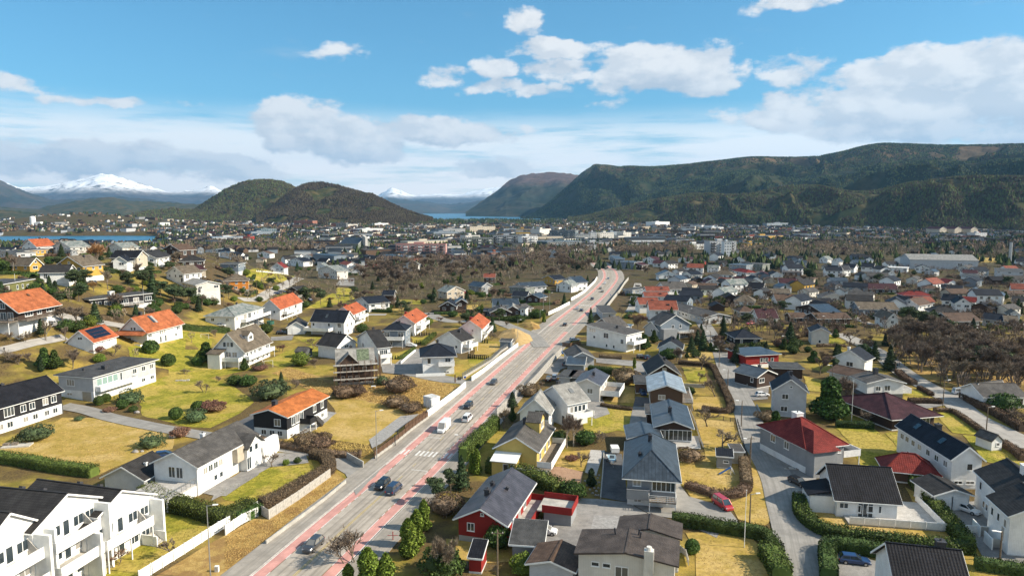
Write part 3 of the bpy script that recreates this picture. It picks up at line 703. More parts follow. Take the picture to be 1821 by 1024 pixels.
 def on_roof(s,name,u,v,w,l,m,t=.1,label= None ):
  """flat item lying on the roof slope at fractions u,v"""
  x,y=(u-.5)*s.L,(v-.5)*s.D; e=.05
  P=[]
  for dx,dy in ((-w/2,-l/2),(w/2,-l/2),(w/2,l/2),(-w/2,l/2)):P.append(Vector((x+dx,y+dy,s.roofz(x+dx,y+dy)+.22)))
  n=(P[1]-P[0]).cross(P[3]-P[0]).normalized()
  b=MB(); b.prism([p for p in P],[p+n*t for p in P]); return link(name,b.mesh(name,M[m]),s.root,label=label)
 def dormer(s,u,w=2.4,hh=1.7,rm= None ,wm= None ,side='S',win= True ):
  """gabled dormer on the front (S) or back slope of an x-ridge house, or E/W slope of a y-ridge house"""
  L,D,h,r=s.L,s.D,s.h,s.rise; R=D/2 if side in 'SN' else L/2
  ang={'S':0,'E':math.pi/2,'N':math.pi,'W':-math.pi/2}[side]
  c=Vector(((u-.5)*L,0,0)) if side in 'SN' else Vector((0,(u-.5)*D,0))
  T=Matrix.Translation(c)@Matrix.Rotation(ang,4,'Z'); y0=-R*.72; z0=h+r*.28-.1; zt=z0+hh; g=w*.32
  yb=-R*(1-(zt-h)/r) if zt-h<r else -.1; yp=-R*(1-min(.98,(zt+g-h)/r))
  b=MB(); b.solid([T@Vector(p) for p in [(-w/2,y0,z0),(w/2,y0,z0),(w/2,y0,zt),(0,y0,zt+g),(-w/2,y0,zt),(-w/2,0,z0),(w/2,0,z0),(w/2,0,zt),(0,0,zt+g),(-w/2,0,zt)]],[(0,1,2,3,4),(9,8,7,6,5),(0,4,9,5),(1,6,7,2)])
  o=link('dormer',b.mesh('dormer',wallm[wm or s.wm]),s.root)
  rr=MB(); ov=.25
  for sg in (-1,1):
   a=[(0,y0-ov,zt+g+.06),(sg*(w/2+ov),y0-ov,zt-.1),(sg*(w/2+ov),-.05,zt-.1),(0,-.05,zt+g+.06)]
   rr.prism([T@Vector(p) for p in a],[T@Vector((p[0],p[1],p[2]+.12)) for p in a])
  link('dormer_roof',rr.mesh('dormer_roof',roofm[rm or s.rm]),o)
  if win:
   me,pn=win_meshes(w*.55,hh*.55,'frame','glass',2); q=link('window',me,s.root,T@Vector((0,y0-.03,z0+hh*.35)),ang); link('pane',pn,q)
HOUSES=[]; HK=K
FOOT=[]
def H(label,fr,A,B,depth,h,ridge='x',rise=2.3,roof='gable',rm='charcoal',wm='white',base= None ,over=.45,wins='auto',name='house',cat='house',group= None ,trim= True ,dz=0,chim= None ,seed=0,frc='frame',Lmax= None ,far= False ):
 s=House(); pa=at(fr,*A,h=h*HK); pb=at(fr,*B,h=h*HK); m=(pa+pb)/2; z0=gz(m.x,m.y)+dz; ze=z0+h*HK
 a=unz(*fp(fr,*A),ze); b=unz(*fp(fr,*B),ze); d=(b-a); d.z=0; L=d.length; ang=math.atan2(d.y,d.x); n=Vector((-d.y,d.x,0)).normalized()
 def on_plane(x_,y_,off):
  r_=raydir(*fp(fr,x_,y_)); q0=a+n*off; return CAMH+r_.z*(q0.dot(n)/r_.dot(n))
 if isinstance(depth,tuple):
  k_=depth[0]
  if k_=='c':dp=depth[1]*HK; rise=(on_plane(*depth[2:],dp/2)-ze)/HK
  elif k_=='E':dp=(unz(*fp(fr,*depth[1:3]),ze)-a).dot(n); rise=(on_plane(*depth[3:],dp/2)-ze)/HK
  elif k_=='r':rise=(on_plane(*depth[3:],0)-ze)/HK; rise=max(.8,min(5.5,rise)); dp=(unz(*fp(fr,*depth[1:3]),ze+rise*HK)-a).dot(n)
  else :dp=(unz(*fp(fr,*depth[1:3]),ze)-a).dot(n)
  rise=max(.8,min(5.5,rise)); depth=max(3.0,min(26,dp/HK)); HOUSES.append((label,L/HK,depth,rise))
 c=(a+b)/2+n*depth*HK/2; L/=HK
 zlow=min(gz(c.x+i*L*HK/2,c.y+j*depth*HK/2) for i in (-1,1) for j in (-1,1))
 s.L,s.D,s.h,s.rise,s.roof,s.ridge,s.rm,s.wm,s.ang,s.c,s.z0=L,depth,h,rise,roof,ridge,rm,wm,ang,c,z0
 s.root=empty(name,(c.x,c.y,z0),ang,label,cat,group); s.root.scale=(HK,)*3; FOOT.append((c.x,c.y,max(L,depth)*HK/2))
 D=depth; zb=min(-.6,zlow-z0-.3)
 fh=base[0] if base else 0.25
 def wall(name,z0_,z1_,m_,gable,inset=0.0,):
  w=MB(); x,y=L/2-inset,D/2-inset
  if roof=='flat' or roof=='hip' or not gable:w.box(-x,x,-y,y,z0_,z1_)
  elif roof=='shed':
   if ridge=='x':q=[(-y,z0_),(y,z0_),(y,z1_+rise),(-y,z1_)]; w.prism([(-x,a_,b_) for a_,b_ in q],[(x,a_,b_) for a_,b_ in q])
   else :q=[(-x,z0_),(x,z0_),(x,z1_),(-x,z1_+rise)]; w.prism([(a_,-y,b_) for a_,b_ in q],[(a_,y,b_) for a_,b_ in q])
  elif ridge=='x':q=[(-y,z0_),(y,z0_),(y,z1_),(0,z1_+rise),(-y,z1_)]; w.prism([(-x,a_,b_) for a_,b_ in q],[(x,a_,b_) for a_,b_ in q])
  else :q=[(-x,z0_),(x,z0_),(x,z1_),(0,z1_+rise),(-x,z1_)]; w.prism([(a_,-y,b_) for a_,b_ in q],[(a_,y,b_) for a_,b_ in q])
  return link(name,w.mesh(name,m_),s.root)
 wall('wall',fh,h,wallm[wm], True )
 wall('foundation',zb,fh-.002,wallm[base[1]] if base else M['found'], False ,-.04 if not base else .03)
 T=.2; e=.03; o=over
 r=MB(); tr=MB()
 if roof=='flat':
  r.box(-L/2-o,L/2+o,-D/2-o,D/2+o,h+.16,h+.3)
  tr.box(-L/2-o-.03,L/2+o+.03,-D/2-o-.03,D/2+o+.03,h+.01,h+.158)
  q=MB()
 else :
  if ridge=='x' or roof=='hip' and L>=D:U,V_,mp=L,D,( lambda u,v,z:(u,v,z))
  else :U,V_,mp=D,L,( lambda u,v,z:(-v,u,z))
  k=rise/(V_/2)
  if roof=='gable':
   for sg in (-1,1):
    p=[(-U/2-o,0,h+rise+e),(U/2+o,0,h+rise+e),(U/2+o,sg*(V_/2+o),h-k*o+e),(-U/2-o,sg*(V_/2+o),h-k*o+e)]
    r.prism([mp(*a_) for a_ in p],[mp(a_[0],a_[1],a_[2]+T) for a_ in p])
    if trim:
     for us in (-1,1):
      x0=us*(U/2+o+.02); p0=Vector(mp(x0,0,h+rise+.06)); p1=Vector(mp(x0,sg*(V_/2+o+.02),h-k*o+.06)); tr.bar(p0,p1,.05,.22)
     tr.bar(mp(-U/2-o,sg*(V_/2+o+.06),h-k*o+.05),mp(U/2+o,sg*(V_/2+o+.06),h-k*o+.05),.1,.12)
   rb=MB(); rb.bar(mp(-U/2-o,0,h+rise+T+.03),mp(U/2+o,0,h+rise+T+.03),.26,.1)
  elif roof=='hip':
   kk=max(.15,U/2-V_/2); ez=h-k*o+e
   c4=[(-U/2-o,-V_/2-o),(U/2+o,-V_/2-o),(U/2+o,V_/2+o),(-U/2-o,V_/2+o)]
   bot=[mp(a_,b_,ez-.06) for a_,b_ in c4]; mid=[mp(a_,b_,ez+.12) for a_,b_ in c4]
   r.solid(bot+mid+[mp(-kk,0,h+rise+.15),mp(kk,0,h+rise+.15)],[(3,2,1,0),(0,1,5,4),(1,2,6,5),(2,3,7,6),(3,0,4,7),(4,5,9,8),(6,7,8,9),(5,6,9),(7,4,8)])
   rb=MB()
   rb.bar(mp(-kk,0,h+rise+.2),mp(kk,0,h+rise+.2),.24,.1)
   for (a_,b_),x_ in zip(c4,(-kk,kk,kk,-kk)):rb.bar(mp(a_,b_,ez+.16),mp(x_,0,h+rise+.2),.2,.09)
   if trim:
    q4=[mp(a_*1.003,b_*1.003,ez+.02) for a_,b_ in c4]
    for i in range(4):tr.bar(q4[i],q4[(i+1)%4],.1,.12)
  elif roof=='shed':
   kk=rise/V_ if ridge=='x' else rise/L
   if ridge=='x':p=[(-L/2-o,-D/2-o,h-kk*o+e),(L/2+o,-D/2-o,h-kk*o+e),(L/2+o,D/2+o,h+rise+kk*o+e),(-L/2-o,D/2+o,h+rise+kk*o+e)]
   else :
    p=[(-L/2-o,-D/2-o,h+rise+kk*o+e),(L/2+o,-D/2-o,h-kk*o+e),(L/2+o,D/2+o,h-kk*o+e),(-L/2-o,D/2+o,h+rise+kk*o+e)]
   r.prism(p,[(a_[0],a_[1],a_[2]+T) for a_ in p])
   for i in range(4):tr.bar((p[i][0],p[i][1],p[i][2]+.07),(p[(i+1)%4][0],p[(i+1)%4][1],p[(i+1)%4][2]+.07),.12,.22)
   rb=MB()
 ro=link('roof',r.mesh('roof',roofm[rm]),s.root)
 if roof in ('gable','hip') and not far:link('ridge_cap',rb.mesh('ridge_cap',roofm[rm]),ro)
 if tr.f and not far:link('bargeboard' if roof=='gable' else 'fascia',tr.mesh('trim',M['trim']),ro)
 rnd=random.Random(hash(label)%1000 if False else (int(abs(A[0])*7+abs(A[1])*13)+seed))
 if wins=='auto' and not far:
  st=max(1,int((h+.3)/2.5)); sh=h/st
  for sd in 'SEWN' if h>4 else 'SEW':
   W=L if sd in 'SN' else D; n=max(1,int(W/3.1))
   if sd=='N':n=max(1,n//2)
   for k_ in range(st):
    for i in range(n):
     if rnd.random()<.14: continue
     ww=rnd.choice((.9,1.2,1.2,1.6,2.0)); ww=min(ww,W/n*.7); hh=min(1.25,sh-1.2) if rnd.random()<.85 else min(1.9,sh-.7)
     s.win(sd,(i+.5+rnd.uniform(-.12,.12))/n,k_*sh+sh-.5-hh,ww,hh,fr=frc)
  if roof=='gable' and rise>2.2:
   for sd in ('EW' if ridge=='x' else 'SN'):s.win(sd,.5,h+rise*.22,1.0,.9,fr=frc)
  s.door('E' if rnd.random()<.5 else 'S',.12 if rnd.random()<.5 else .88,.12,m=rnd.choice(('brownwood','whitep','dframe')))
 elif isinstance(wins,dict):
  for sd,rows in wins.items():
   for us,z,w,hh in rows:
    for u in us:s.win(sd,u,z,w,hh,fr=frc)
 if chim is None and not far and cat=='house' and roof!='flat':chim=[(.35+.3*rnd.random(),.5+.08*rnd.choice((-1,1)))]
 for c_ in chim or []:s.chimney(*c_[:2],*(c_[2:] if len(c_)>2 else ()))
 return s
# ======= near houses
def terrace_unit(label,A,B,h,st,dp):
 s=H(label,'C1',A,B,dp,h,'y',3.1,rm='charcoal',wm='plaster',over=.35,wins= None ,chim=[])
 sh=h/st
 for k in range(st):
  z=k*sh+(.35 if k else .3)
  s.win('S',.27,z+.5,2.3,1.4); s.win('S',.47,z+.05,1.0,2.05); s.win('S',.66,z+.5,1.6,1.4); s.win('S',.84,z+.5,1.5,1.3)
  if k:s.balcony('S',.1,.78,k*sh+.25,out=2.1 if k==st-1 else 2.6,h=1.05,m='whitep',floor='paving' if False else 'conc',posts=k==1)
 s.win('E',.3,h-2,1.2,1.2); s.win('E',.7,h-2,1.2,1.2)
 for x in (-s.L/2+.25,s.L/2-.6):s.block('party_wall',x-.18,x+.18,-s.D/2-2.2,-s.D/2+.01,-.5,h-.3,'trim')
 b=MB(); x=s.L*.24
 b.prism([(x-.05,-s.D/2-2.0,h-sh+.3),(x-.05,-s.D/2-.02,h-sh+.3),(x-.05,-s.D/2-.02,h-sh+2.2)],[(x+.05,-s.D/2-2.0,h-sh+.3),(x+.05,-s.D/2-.02,h-sh+.3),(x+.05,-s.D/2-.02,h-sh+2.2)])
 link('privacy_screen',b.mesh('privacy_screen',M['greyfence']),s.root)
 for v in (.35,.6):s.on_roof('roof_vent',.62,v,.5,.5,'chim',.35)
 s.door('S',.06,.15,m='dframe')
 return s
terrace_unit('white terraced block with two sloping dark tiled roofs, leftmost unit cut by the photo corner',(-190,850),(305,590),9,3,10)
terrace_unit('middle white terraced unit with three floors of solid white balconies',(225,655),(690,412),9,3,('r',85,240,445,400))
s=terrace_unit('white terraced end unit beside the lawn with outdoor stairs at its foot',(600,640),(1078,390),6.2,2,('r',430,230,820,378))
b=MB()
for i in range(6):b.box(s.L/2-2.4,s.L/2-1.0,-s.D/2-.4-.3*(i+1),-s.D/2-.4-.3*i,-.5,1.2-.2*i)
st_=link('stairs',b.mesh('stairs',M['conc']),s.root)
for x in (s.L/2-2.5,s.L/2-.9):s.block('stair_wall',x-.08,x+.08,-s.D/2-2.6,-s.D/2-.1,-.5,1.5,'trim')
s=H('long white villa with grey-brown roof, arched windows and a cross gable, above the side street','C1',(1385,195),(1806,-28),('E',1100,155,1210,105),4.9,'x',2.4,rm='grey',wm='plaster',chim=[(.5,.62,1,.6,'chimw')],wins={'S':[([.12,.2,.28,.36],2.9,1.1,1.25),([.27,.36],.9,.9,1.0)],'W':[([.42,.6],.2+2.4,1.3,1.9)],'E':[([.4],2.9,1.1,1.2)]})
L,D=s.L,s.D
s.block('entrance_bay',L*.06,L*.06+1.9,-D/2-1.0,-D/2-.01,2.2,4.7,'beige')
b=MB(); xa,xb=L*.18,L*.46
b.prism([(xa,-D/2-1.6,-.6),(xb,-D/2-1.6,-.6),(xb,-D/2-1.6,4.2),((xa+xb)/2,-D/2-1.6,6.0),(xa,-D/2-1.6,4.2)],[(xa,0,-.6),(xb,0,-.6),(xb,0,4.2),((xa+xb)/2,0,6.0),(xa,0,4.2)])
o=link('cross_gable',b.mesh('cross_gable',wallm['plaster']),s.root)
b=MB()
for sg in (-1,1):
 xm=(xa+xb)/2; p=[(xm,-D/2-2,6.05),(xm+sg*(xb-xm+.3),-D/2-2,4.02),(xm+sg*(xb-xm+.3),.4,4.02),(xm,.4,6.05)]; b.prism(p,[(q[0],q[1],q[2]+.18) for q in p])
link('cross_gable_roof',b.mesh('cross_gable_roof',roofm['grey']),o)
for u,z,w_,h_ in ((.62+.12,3.2,1.0,1.2),(.84,3.2,1.0,1.2),(.7,.3,1.3,2.3)):s.win('S',u,z,w_,h_,off=1.6)
b=MB(); b.prism([(L/2-.6,-D/2-2.2,-.6),(L/2+6.5,-D/2-.6,-.6),(L/2+6.5,-D/2+.5,-.6),(L/2-.6,-D/2+.5,-.6)],[(L/2-1.2,-D/2-2.0,3.1),(L/2+6.0,-D/2-.5,3.1),(L/2+6.0,-D/2+.5,3.1),(L/2-1.2,-D/2+.5,3.1)])
link('garden_wing',b.mesh('garden_wing',wallm['plaster']),s.root)
b=MB(); b.box(-L/2-6.5,-L/2-.02,-D/2+.3,D/2-.5,1.7,2.0); link('terrace_deck',b.mesh('terrace_deck',G['paving']),s.root)
b=MB()
for x in np.linspace(-L/2-6.4,-L/2-.2,7):b.box(x-.03,x+.03,-D/2+.3,-D/2+.36,1.7,2.95)
b.box(-L/2-6.5,-L/2,-D/2+.29,-D/2+.37,2.92,3.0); tr_=link('terrace_railing',b.mesh('terrace_railing',M['steel']),s.root)
s.block('terrace_wall',-L/2-6.5,-L/2-.05,-D/2+.2,-D/2+.5,-.6,1.69,'plaster')
H('low garage with hipped-looking charcoal roof and white vent, left of the white villa','C1',(735,262),(1010,285),('r',1075,100,860,195),2.7,'y',1.5,rm='charcoal',wm='lgrey',name='garage',cat='garage',wins={},chim=[(.75,.45,.7,.35,'chimw')])
s=H('black and white house with purple-black roof at the left picture edge','M1',(-170,612),(495,428),('c',9,345,320),5.5,'x',2.5,rm='black',wm='black',base=(2.5,'white'),wins={'S':[([.33],3.1,2.2,1.9),([.5,.61],3.2,1.3,1.5),([.78,.89],3.3,1.3,1.5),([.22,.33],.7,1.3,1.3),([.52,.64,.79,.9],.8,1.2,1.2)]})
s.block('corner_board',s.L/2-.12,s.L/2+.05,-s.D/2-.06,-s.D/2+.06,0,2.5,'dgrey')
s=H('long flat-roofed pale grey house with green-glazed window band and garage underneath','M1',(750,325),(1255,182),('e',490,300),5.8,'x',roof='flat',rm='felt',wm='lgrey',base=(2.4,'white'),wins={'S':[([.64],3.8,1.3,1.3),([.79],3.8,1.3,1.3),([.93],3.8,1.3,1.3),([.78,.93],1.0,1.3,1.0),([.2],1.2,1.2,.5)],'W':[([.35],3.4,2.3,1.6),([.3],1.0,1.6,.7)]},over=.7,chim=[(.36,.35,.9,1.1,'chim'),(.22,.7,.5,.4,'chim')])
for u in (.09,.17,.25,.33):s.win('S',u,3.4,1.55,1.8,gl='glass_green',mull=1)
s.win('S',.42,3.2,.7,2.0); s.balcony('S',.03,.6,2.55,out=1.5,h=.9,m='whitep',posts= False ); s.garage_door('W',.8,2.5,2.2,'steel')
s=H('black house with vivid orange tiled roof and white basement, by the straw lawn','M2',(682,642),(1008,476),('E',420,615,550,580),4.7,'x',1.9,rm='orange',wm='black',base=(2.0,'white'),chim=[(.2,.62,1.2,.9,'chim')],wins={'S':[([.14,.24,.34],2.4,1.3,1.8),([.66],2.7,1.2,1.5),([.86],2.7,1.2,1.5),([.66,.86],.6,1.1,1.0)],'W':[([.72],2.6,1.5,1.5),([.3,.55,.78],.6,1.2,1.1)]})
b=MB()
for i in range(8):b.box(-s.L*.05+i*.3,-s.L*.05+i*.3+.3,-s.D/2-2.5,-s.D/2-1.5,2.1-.27*i-.1,2.1-.27*i)
o=link('stairs',b.mesh('stairs',M['wood']),s.root)
for y in (-s.D/2-2.55,-s.D/2-1.45):
 g=MB(); g.bar((-s.L*.05,y,2.7),(-s.L*.05+2.5,y,.5),.06,.9); link('stair_railing',g.mesh('stair_railing',M['dframe']),o)
s.balcony('S',.3,.45,2.1,out=2.4,m='black',h=.9,posts= True ,floor='wood')
s=H('white one-and-a-half-storey house with greyish tan roof, front dormer and long side balcony','U2',(735,790),(992,690),('c',9.5,555,630),5.1,'x',4.3,rm='tan',wm='white',base=(2.3,'plaster'),over=.7,wins={'S':[([.12,.26,.4,.56,.63,.86,.92],3.0,.9,1.3),([.12,.3,.5,.7,.88],.5,1.2,1.3)],'W':[([.28,.5,.7],3.0,1.6,1.6),([.38,.5,.62],6.0,1.0,1.5)]})
s.dormer(.42,3.2,2.2); s.balcony('S',.02,1.0,2.35,out=1.5,m='whitep',h=.9); s.balcony('W',.05,.95,2.35,out=2.2,m='whitep',h=.9)
s.block('porch',-s.L/2-3.2,-s.L/2-.05,s.D*.1,s.D/2,-.5,4.6,'white'); s.on_roof('solar_panel',.3,.3,2,1.2,'chim')
b=MB(); b.prism([(-s.L/2-3.6,s.D*.06,4.4),(-s.L/2-.1,s.D*.06,5.3),(-s.L/2-.1,s.D/2+.3,5.3),(-s.L/2-3.6,s.D/2+.3,4.4)],[(-s.L/2-3.6,s.D*.06,4.6),(-s.L/2-.1,s.D*.06,5.5),(-s.L/2-.1,s.D/2+.3,5.5),(-s.L/2-3.6,s.D/2+.3,4.6)])
link('porch_roof',b.mesh('porch_roof',roofm['tan']),s.root)
s=H('white house with faded orange roof and dark chimney, behind the big round clipped bush','U1',(1440,607),(1785,516),('c',9,1310,470),4.8,'x',3.3,rm='oldor',wm='white',over=.6,chim=[(.25,.56,1.7,.9,'chim')],wins={'S':[([.05,.1,.36,.42,.48,.85,.9],2.9,.8,1.2),([.36,.5],.3,.9,2.0),([.8],1.0,.9,1.0)],'W':[([.45,.56],5.1,.8,1.0),([.3],1.0,2.0,1.8)]})
s.on_roof('skylight',.42,.3,.9,2.2,'glass'); s.on_roof('skylight',.36,.32,.9,2.2,'glass'); s.balcony('W',.05,.95,.4,out=2.6,m='whitep',h=.9,posts= False )
b=MB(); b.prism([(-s.L/2-3,-s.D/2-.6,4.0),(-s.L/2,-s.D/2-.6,4.9),(-s.L/2,s.D/2+.6,4.9),(-s.L/2-3,s.D/2+.6,4.0)],[(-s.L/2-3,-s.D/2-.6,4.2),(-s.L/2,-s.D/2-.6,5.1),(-s.L/2,s.D/2+.6,5.1),(-s.L/2-3,s.D/2+.6,4.2)])
link('porch_roof',b.mesh('porch_roof',roofm['oldor']),s.root)
s=H('small white garage house with orange roof carrying a black solar array','U1',(912,705),(1140,642),('c',7.5,820,590),2.9,'x',2.9,rm='redor',wm='white',wins={'S':[([.4,.7],1.9,.7,.5)],'W':[([.5],3.4,1.4,.8)]},chim=[],name='garage',cat='garage')
Lp,Dp=s.L,s.D
nx,ny=5,3
for i in range(nx):
 for j in range(ny):s.on_roof('solar_panel',.14+.72*(i+.5)/nx,.06+.4*(j+.5)/ny,.72*Lp/nx*.96,.4*Dp/ny*.95,'solar',.05)
s=H('chalet with broad faded orange roof above a white garage storey, at the far left','U1',(168,388),(540,318),('c',10,370,185),5.8,'x',4.0,rm='oldor',wm='darkbrown',base=(2.7,'white'),over=1.2,chim=[(.35,.7,1.5,1.1,'chim')],wins={'S':[([.28],3.4,3.0,1.6),([.55],3.4,1.8,1.5),([.85],3.5,3.2,1.5),([.75,.9],1.4,.8,.6),([.55],1.4,1,.6)],'W':[([.2,.4,.6,.8],2.9,1.6,2.1),([.4,.6],5.9,1.4,1.6)]})
s.balcony('S',.0,.72,2.75,out=2.4,m='wood',h=.9,solid= False ,posts= False ); s.balcony('W',.0,1,2.75,out=3.4,m='wood',h=.9,solid= False )
s.on_roof('roof_vent',.58,.33,.6,.6,'brownwood',.35)
s=H('long low black house with flat grey roof and white chimney on the hill','U1',(880,297),(1480,232),('e',655,290),3.3,roof='flat',rm='felt',wm='black',over=.5,chim=[(.5,.75,1.2,1.6,'chimw')],wins={'S':[([.06],1.1,1.4,1.4),([.15],1.3,1.1,1.2),([.25],1.2,1.2,1.2),([.34],1,1.6,1.4),([.55],.9,2.4,1.7),([.74],1.0,2.0,1.5),([.95],1,2.4,1.5)],'W':[([.5],1,1.4,1.5)]})
s.block('canopy',-s.L*.2,s.L*.05,-s.D/2-2.5,-s.D/2-.01,2.6,2.8,'felt'); s.balcony('S',.35,.8,.5,out=2.2,m='whitep',h=.8,solid= False ,posts= False )
H('flat-roofed olive green house at the far left edge behind the orange chalet','U1',(-20,152),(325,92),9,3.4,roof='flat',rm='felt',wm='olive',base=(.6,'white'),wins={'S':[([.1],.9,1.4,1.9),([.25],.9,1.6,1.9),([.52],1.2,.9,1.3),([.67],1.2,.9,1.3),([.82],1.4,1.2,.8)]},chim=[(.45,.6)])
s=H('white two-storey house with weathered streaky hipped roof and long balcony','U2',(645,453),(925,366),('e',355,450),5.6,roof='hip',rise=2.3,rm='weathered',wm='white',over=.5,chim=[(.65,.6)],wins={'S':[([.08],3.6,1.6,1.3),([.35,.5],3.2,2.4,1.9),([.68,.8],3.6,1.0,1.3),([.2,.45,.7,.85],.6,1.6,1.6)],'W':[([.25],3.6,1.3,1.2),([.75],3.6,1.3,1.2)]})
s.balcony('S',.2,1.1,2.75,out=2,m='whitep'); s.block('canopy',-s.L*.35,s.L*.55,-s.D/2-2.6,-s.D/2-2.1,2.4,2.6,'navy')
s=H('white house with bright orange-red roof left of the pine clump, with white balcony','U2',(1090,381),(1305,306),('c',8,960,305),5.0,'x',2.4,rm='redor',wm='white',over=.5,chim=[(.3,.62,1,.8,'redp')],wins={'S':[([.2,.4],3.2,1.3,1.3),([.7],3,2.0,1.8),([.25,.6,.8],.7,1.4,1.4)],'W':[([.35,.7],3.2,.9,1.0)]})
s.balcony('S',.1,.55,2.6,out=2,m='whitep'); s.balcony('E',.1,.9,2.6,out=2.2,m='whitep')
s=H('white house with big plain dark navy roof and skylight facing the camera','U2',(1395,500),(1718,515),('c',8,1765,405),5.0,'x',3.2,rm='navy',wm='white',over=.4,wins={'S':[([.08],3.2,.9,1.2),([.55],3.2,.9,1.3),([.86],3,1.4,1.5),([.84,.9],.7,.8,1.1)],'E':[([.3,.7],3,.9,1.3),([.5],5.8,.8,1),([.4],.7,1.2,1.2)]})
s.on_roof('skylight',.42,.22,.9,1.3,'glass'); s.balcony('S',-.05,.7,2.2,out=4,m='plaster',posts= False )
H('white single garage with charcoal gable roof joined to the navy-roofed house','U2',(1165,562),(1335,556),('r',1370,465,1240,510),2.8,'y',1.9,rm='charcoal',wm='white',name='garage',cat='garage',wins={},chim=[]).garage_door('S',.5,2.8,2.2)
for lab,A,B in (('white house with orange red roof, leftmost of three alike on one lane',(150,432),(272,382)),('white house with orange red roof, middle one of three alike, behind the grey-blue hipped house',(752,518),(870,446)),('white house with orange red roof, right one of three alike, next to the sand heap',(1410,573),(1487,498))):
 s=H(lab,'U3',A,B,7.6,5.0,'x',2.6,rm='redor',wm='white',over=.55,chim=[(.3,.6,1,.8,'redp')],group='orange-roofed houses on the lane',wins={'S':[([.2,.5,.8],3.1,1.3,1.3),([.2,.5,.8],.7,1.4,1.4)],'W':[([.6],3.8,.7,.8)]})
 s.balcony('S',.15,.9,2.6,out=1.8,m='whitep'); s.on_roof('roof_vent',.35,.3,.4,.4,'chim',.3)
 b=MB(); b.box(-s.L/2-6.5,-s.L/2-.02,0,s.D/2+2,-.6,2.7); link('garage_wing',b.mesh('garage_wing',wallm['white']),s.root)
 b=MB(); p=[(-s.L/2-7,-.5,2.7),(-s.L/2-.01,-.5,3.4),(-s.L/2-.01,s.D/2+2.5,3.4),(-s.L/2-7,s.D/2+2.5,2.7)]
 b=MB(); b.prism([(-s.L/2-7,-.5,2.6),(-s.L/2-7,s.D/2+2.5,2.6),(-s.L/2-7,s.D/4+1,4.6)],[(-s.L/2-.01,-.5,2.6),(-s.L/2-.01,s.D/2+2.5,2.6),(-s.L/2-.01,s.D/4+1,4.6)]); link('wing_roof',b.mesh('wing_roof',roofm['redor']),s.root)
s=H('grey-blue and white box house with dark hipped roof and glass-fronted balcony','U3',(455,585),(662,587),8.5,5.9,roof='hip',rise=1.9,rm='navy',wm='bluegrey',over=.6,wins={'S':[([.15,.8],3.4,1.9,1.7),([.3],.6,1.4,1.3)],'E':[([.3,.7],3.5,.9,1.4),([.3,.7],.8,.9,1.4)]})
s.balcony('S',.05,.95,2.9,out=2.2,m='whitep')
s=H('white cubic house with dark hipped roof at the fork beside the ramp wall','M3',(145,150),(398,142),('e',505,75),5.4,roof='hip',rise=2.3,rm='navy',wm='white',over=.8,chim=[(.5,.5,1,.6)],wins={'S':[([.2],3.1,1,1.6),([.8],3.2,1.6,1.4),([.75],.4,1.6,.5)],'E':[([.15,.35,.55,.75],3,.7,1.9),([.3,.7],.6,.8,1.6)]})
s.balcony('S',.5,1.0,2.8,out=1.4,m='whitep',posts= False ); s.block('garden_wall',-s.L/2-2,s.L*.2,-s.D/2-2.2,-s.D/2-2.05,-.3,.9,'trim')
s=H('white house with dark grey gable roof between the cubic hipped house and right orange roof','U3',(985,673),(1213,700),('r',1160,570,1130,610),4.0,'y',2.0,rm='charcoal',wm='white',wins={'E':[([.3,.6],2.2,1.4,1.4)],'S':[([.8],1.5,1,1)]}); s.balcony('E',.2,.95,2.0,out=2.2,m='whitep')
s=H('unfinished dark brown house wrapped in scaffolding, green roofing underlay showing','M2',(1090,222),(1385,205),('c',7,1240,92),5.6,'x',3.4,rm='ltgrey',wm='darkbrown',trim= False ,base=(.8,'concrete'),wins={'S':[([.15,.35,.55],1.2,1.0,1.3),([.2,.4,.75],3.6,1.0,1.2)],'E':[([.3,.7],3.4,1,1.2)]},chim=[(.4,.6,1.4,.7)])
b=MB(); L,D=s.L,s.D; x0,x1=-L/2+.2,L*.12; xm=(x0+x1)/2
b.prism([(x0,-D/2-.4,5.4),(x1,-D/2-.4,5.4),(xm,-D/2-.4,8.4)],[(x0,0,5.4),(x1,0,5.4),(xm,0,8.4)]); link('cross_gable',b.mesh('cross_gable',wallm['darkbrown']),s.root)
b=MB()
for sg in (-1,1):
 p=[(xm,-D/2-.9,8.45),(xm+sg*(x1-xm+.4),-D/2-.9,5.2),(xm+sg*(x1-xm+.4),.2,5.2),(xm,.2,8.45)]; b.prism(p,[(q[0],q[1],q[2]+.15) for q in p])
link('cross_gable_roof',b.mesh('cross_gable_roof',roofm['ltgrey']),s.root)
M['under']=mat('green_underlay',(.13,.16,.1),.8,var=.25,vscale=2); s.on_roof('roofing_underlay',.72,.27,L*.34,D*.38,'under',.05,label='mossy green roofing underlay')
sc=empty('scaffolding',s.root.location,s.ang,'rusty steel scaffolding with plank decks around the unfinished brown house','scaffolding'); sc.scale=(HK,)*3
pm=MB(); pm.tube((0,0,-.5),(0,0,6.6),.05,.05,5); pme=pm.mesh('pole',M['brownwood'])
for i in range(8):
 for y in (-D/2-.8,-D/2-2.0):link('pole',pme,sc,(-L/2-.8+i*(L+1.6)/7,y,0))
for z in (1.9,3.9,5.7):
 b=MB(); b.box(-L/2-1,L/2+1,-D/2-2.0,-D/2-.8,z,z+.06); link('plank_deck',b.mesh('plank_deck',M['greyfence']),sc)
 for zz in (.5,1.0):b=MB(); b.bar((-L/2-1,-D/2-2.02,z+zz),(L/2+1,-D/2-2.02,z+zz),.06,.06); link('guard_rail',b.mesh('guard_rail',M['brownwood']),sc)
for i in range(5):
 for x in (L/2+.8,L/2+1.9):link('pole',pme,sc,(x,-D/2+i*D/4,0))
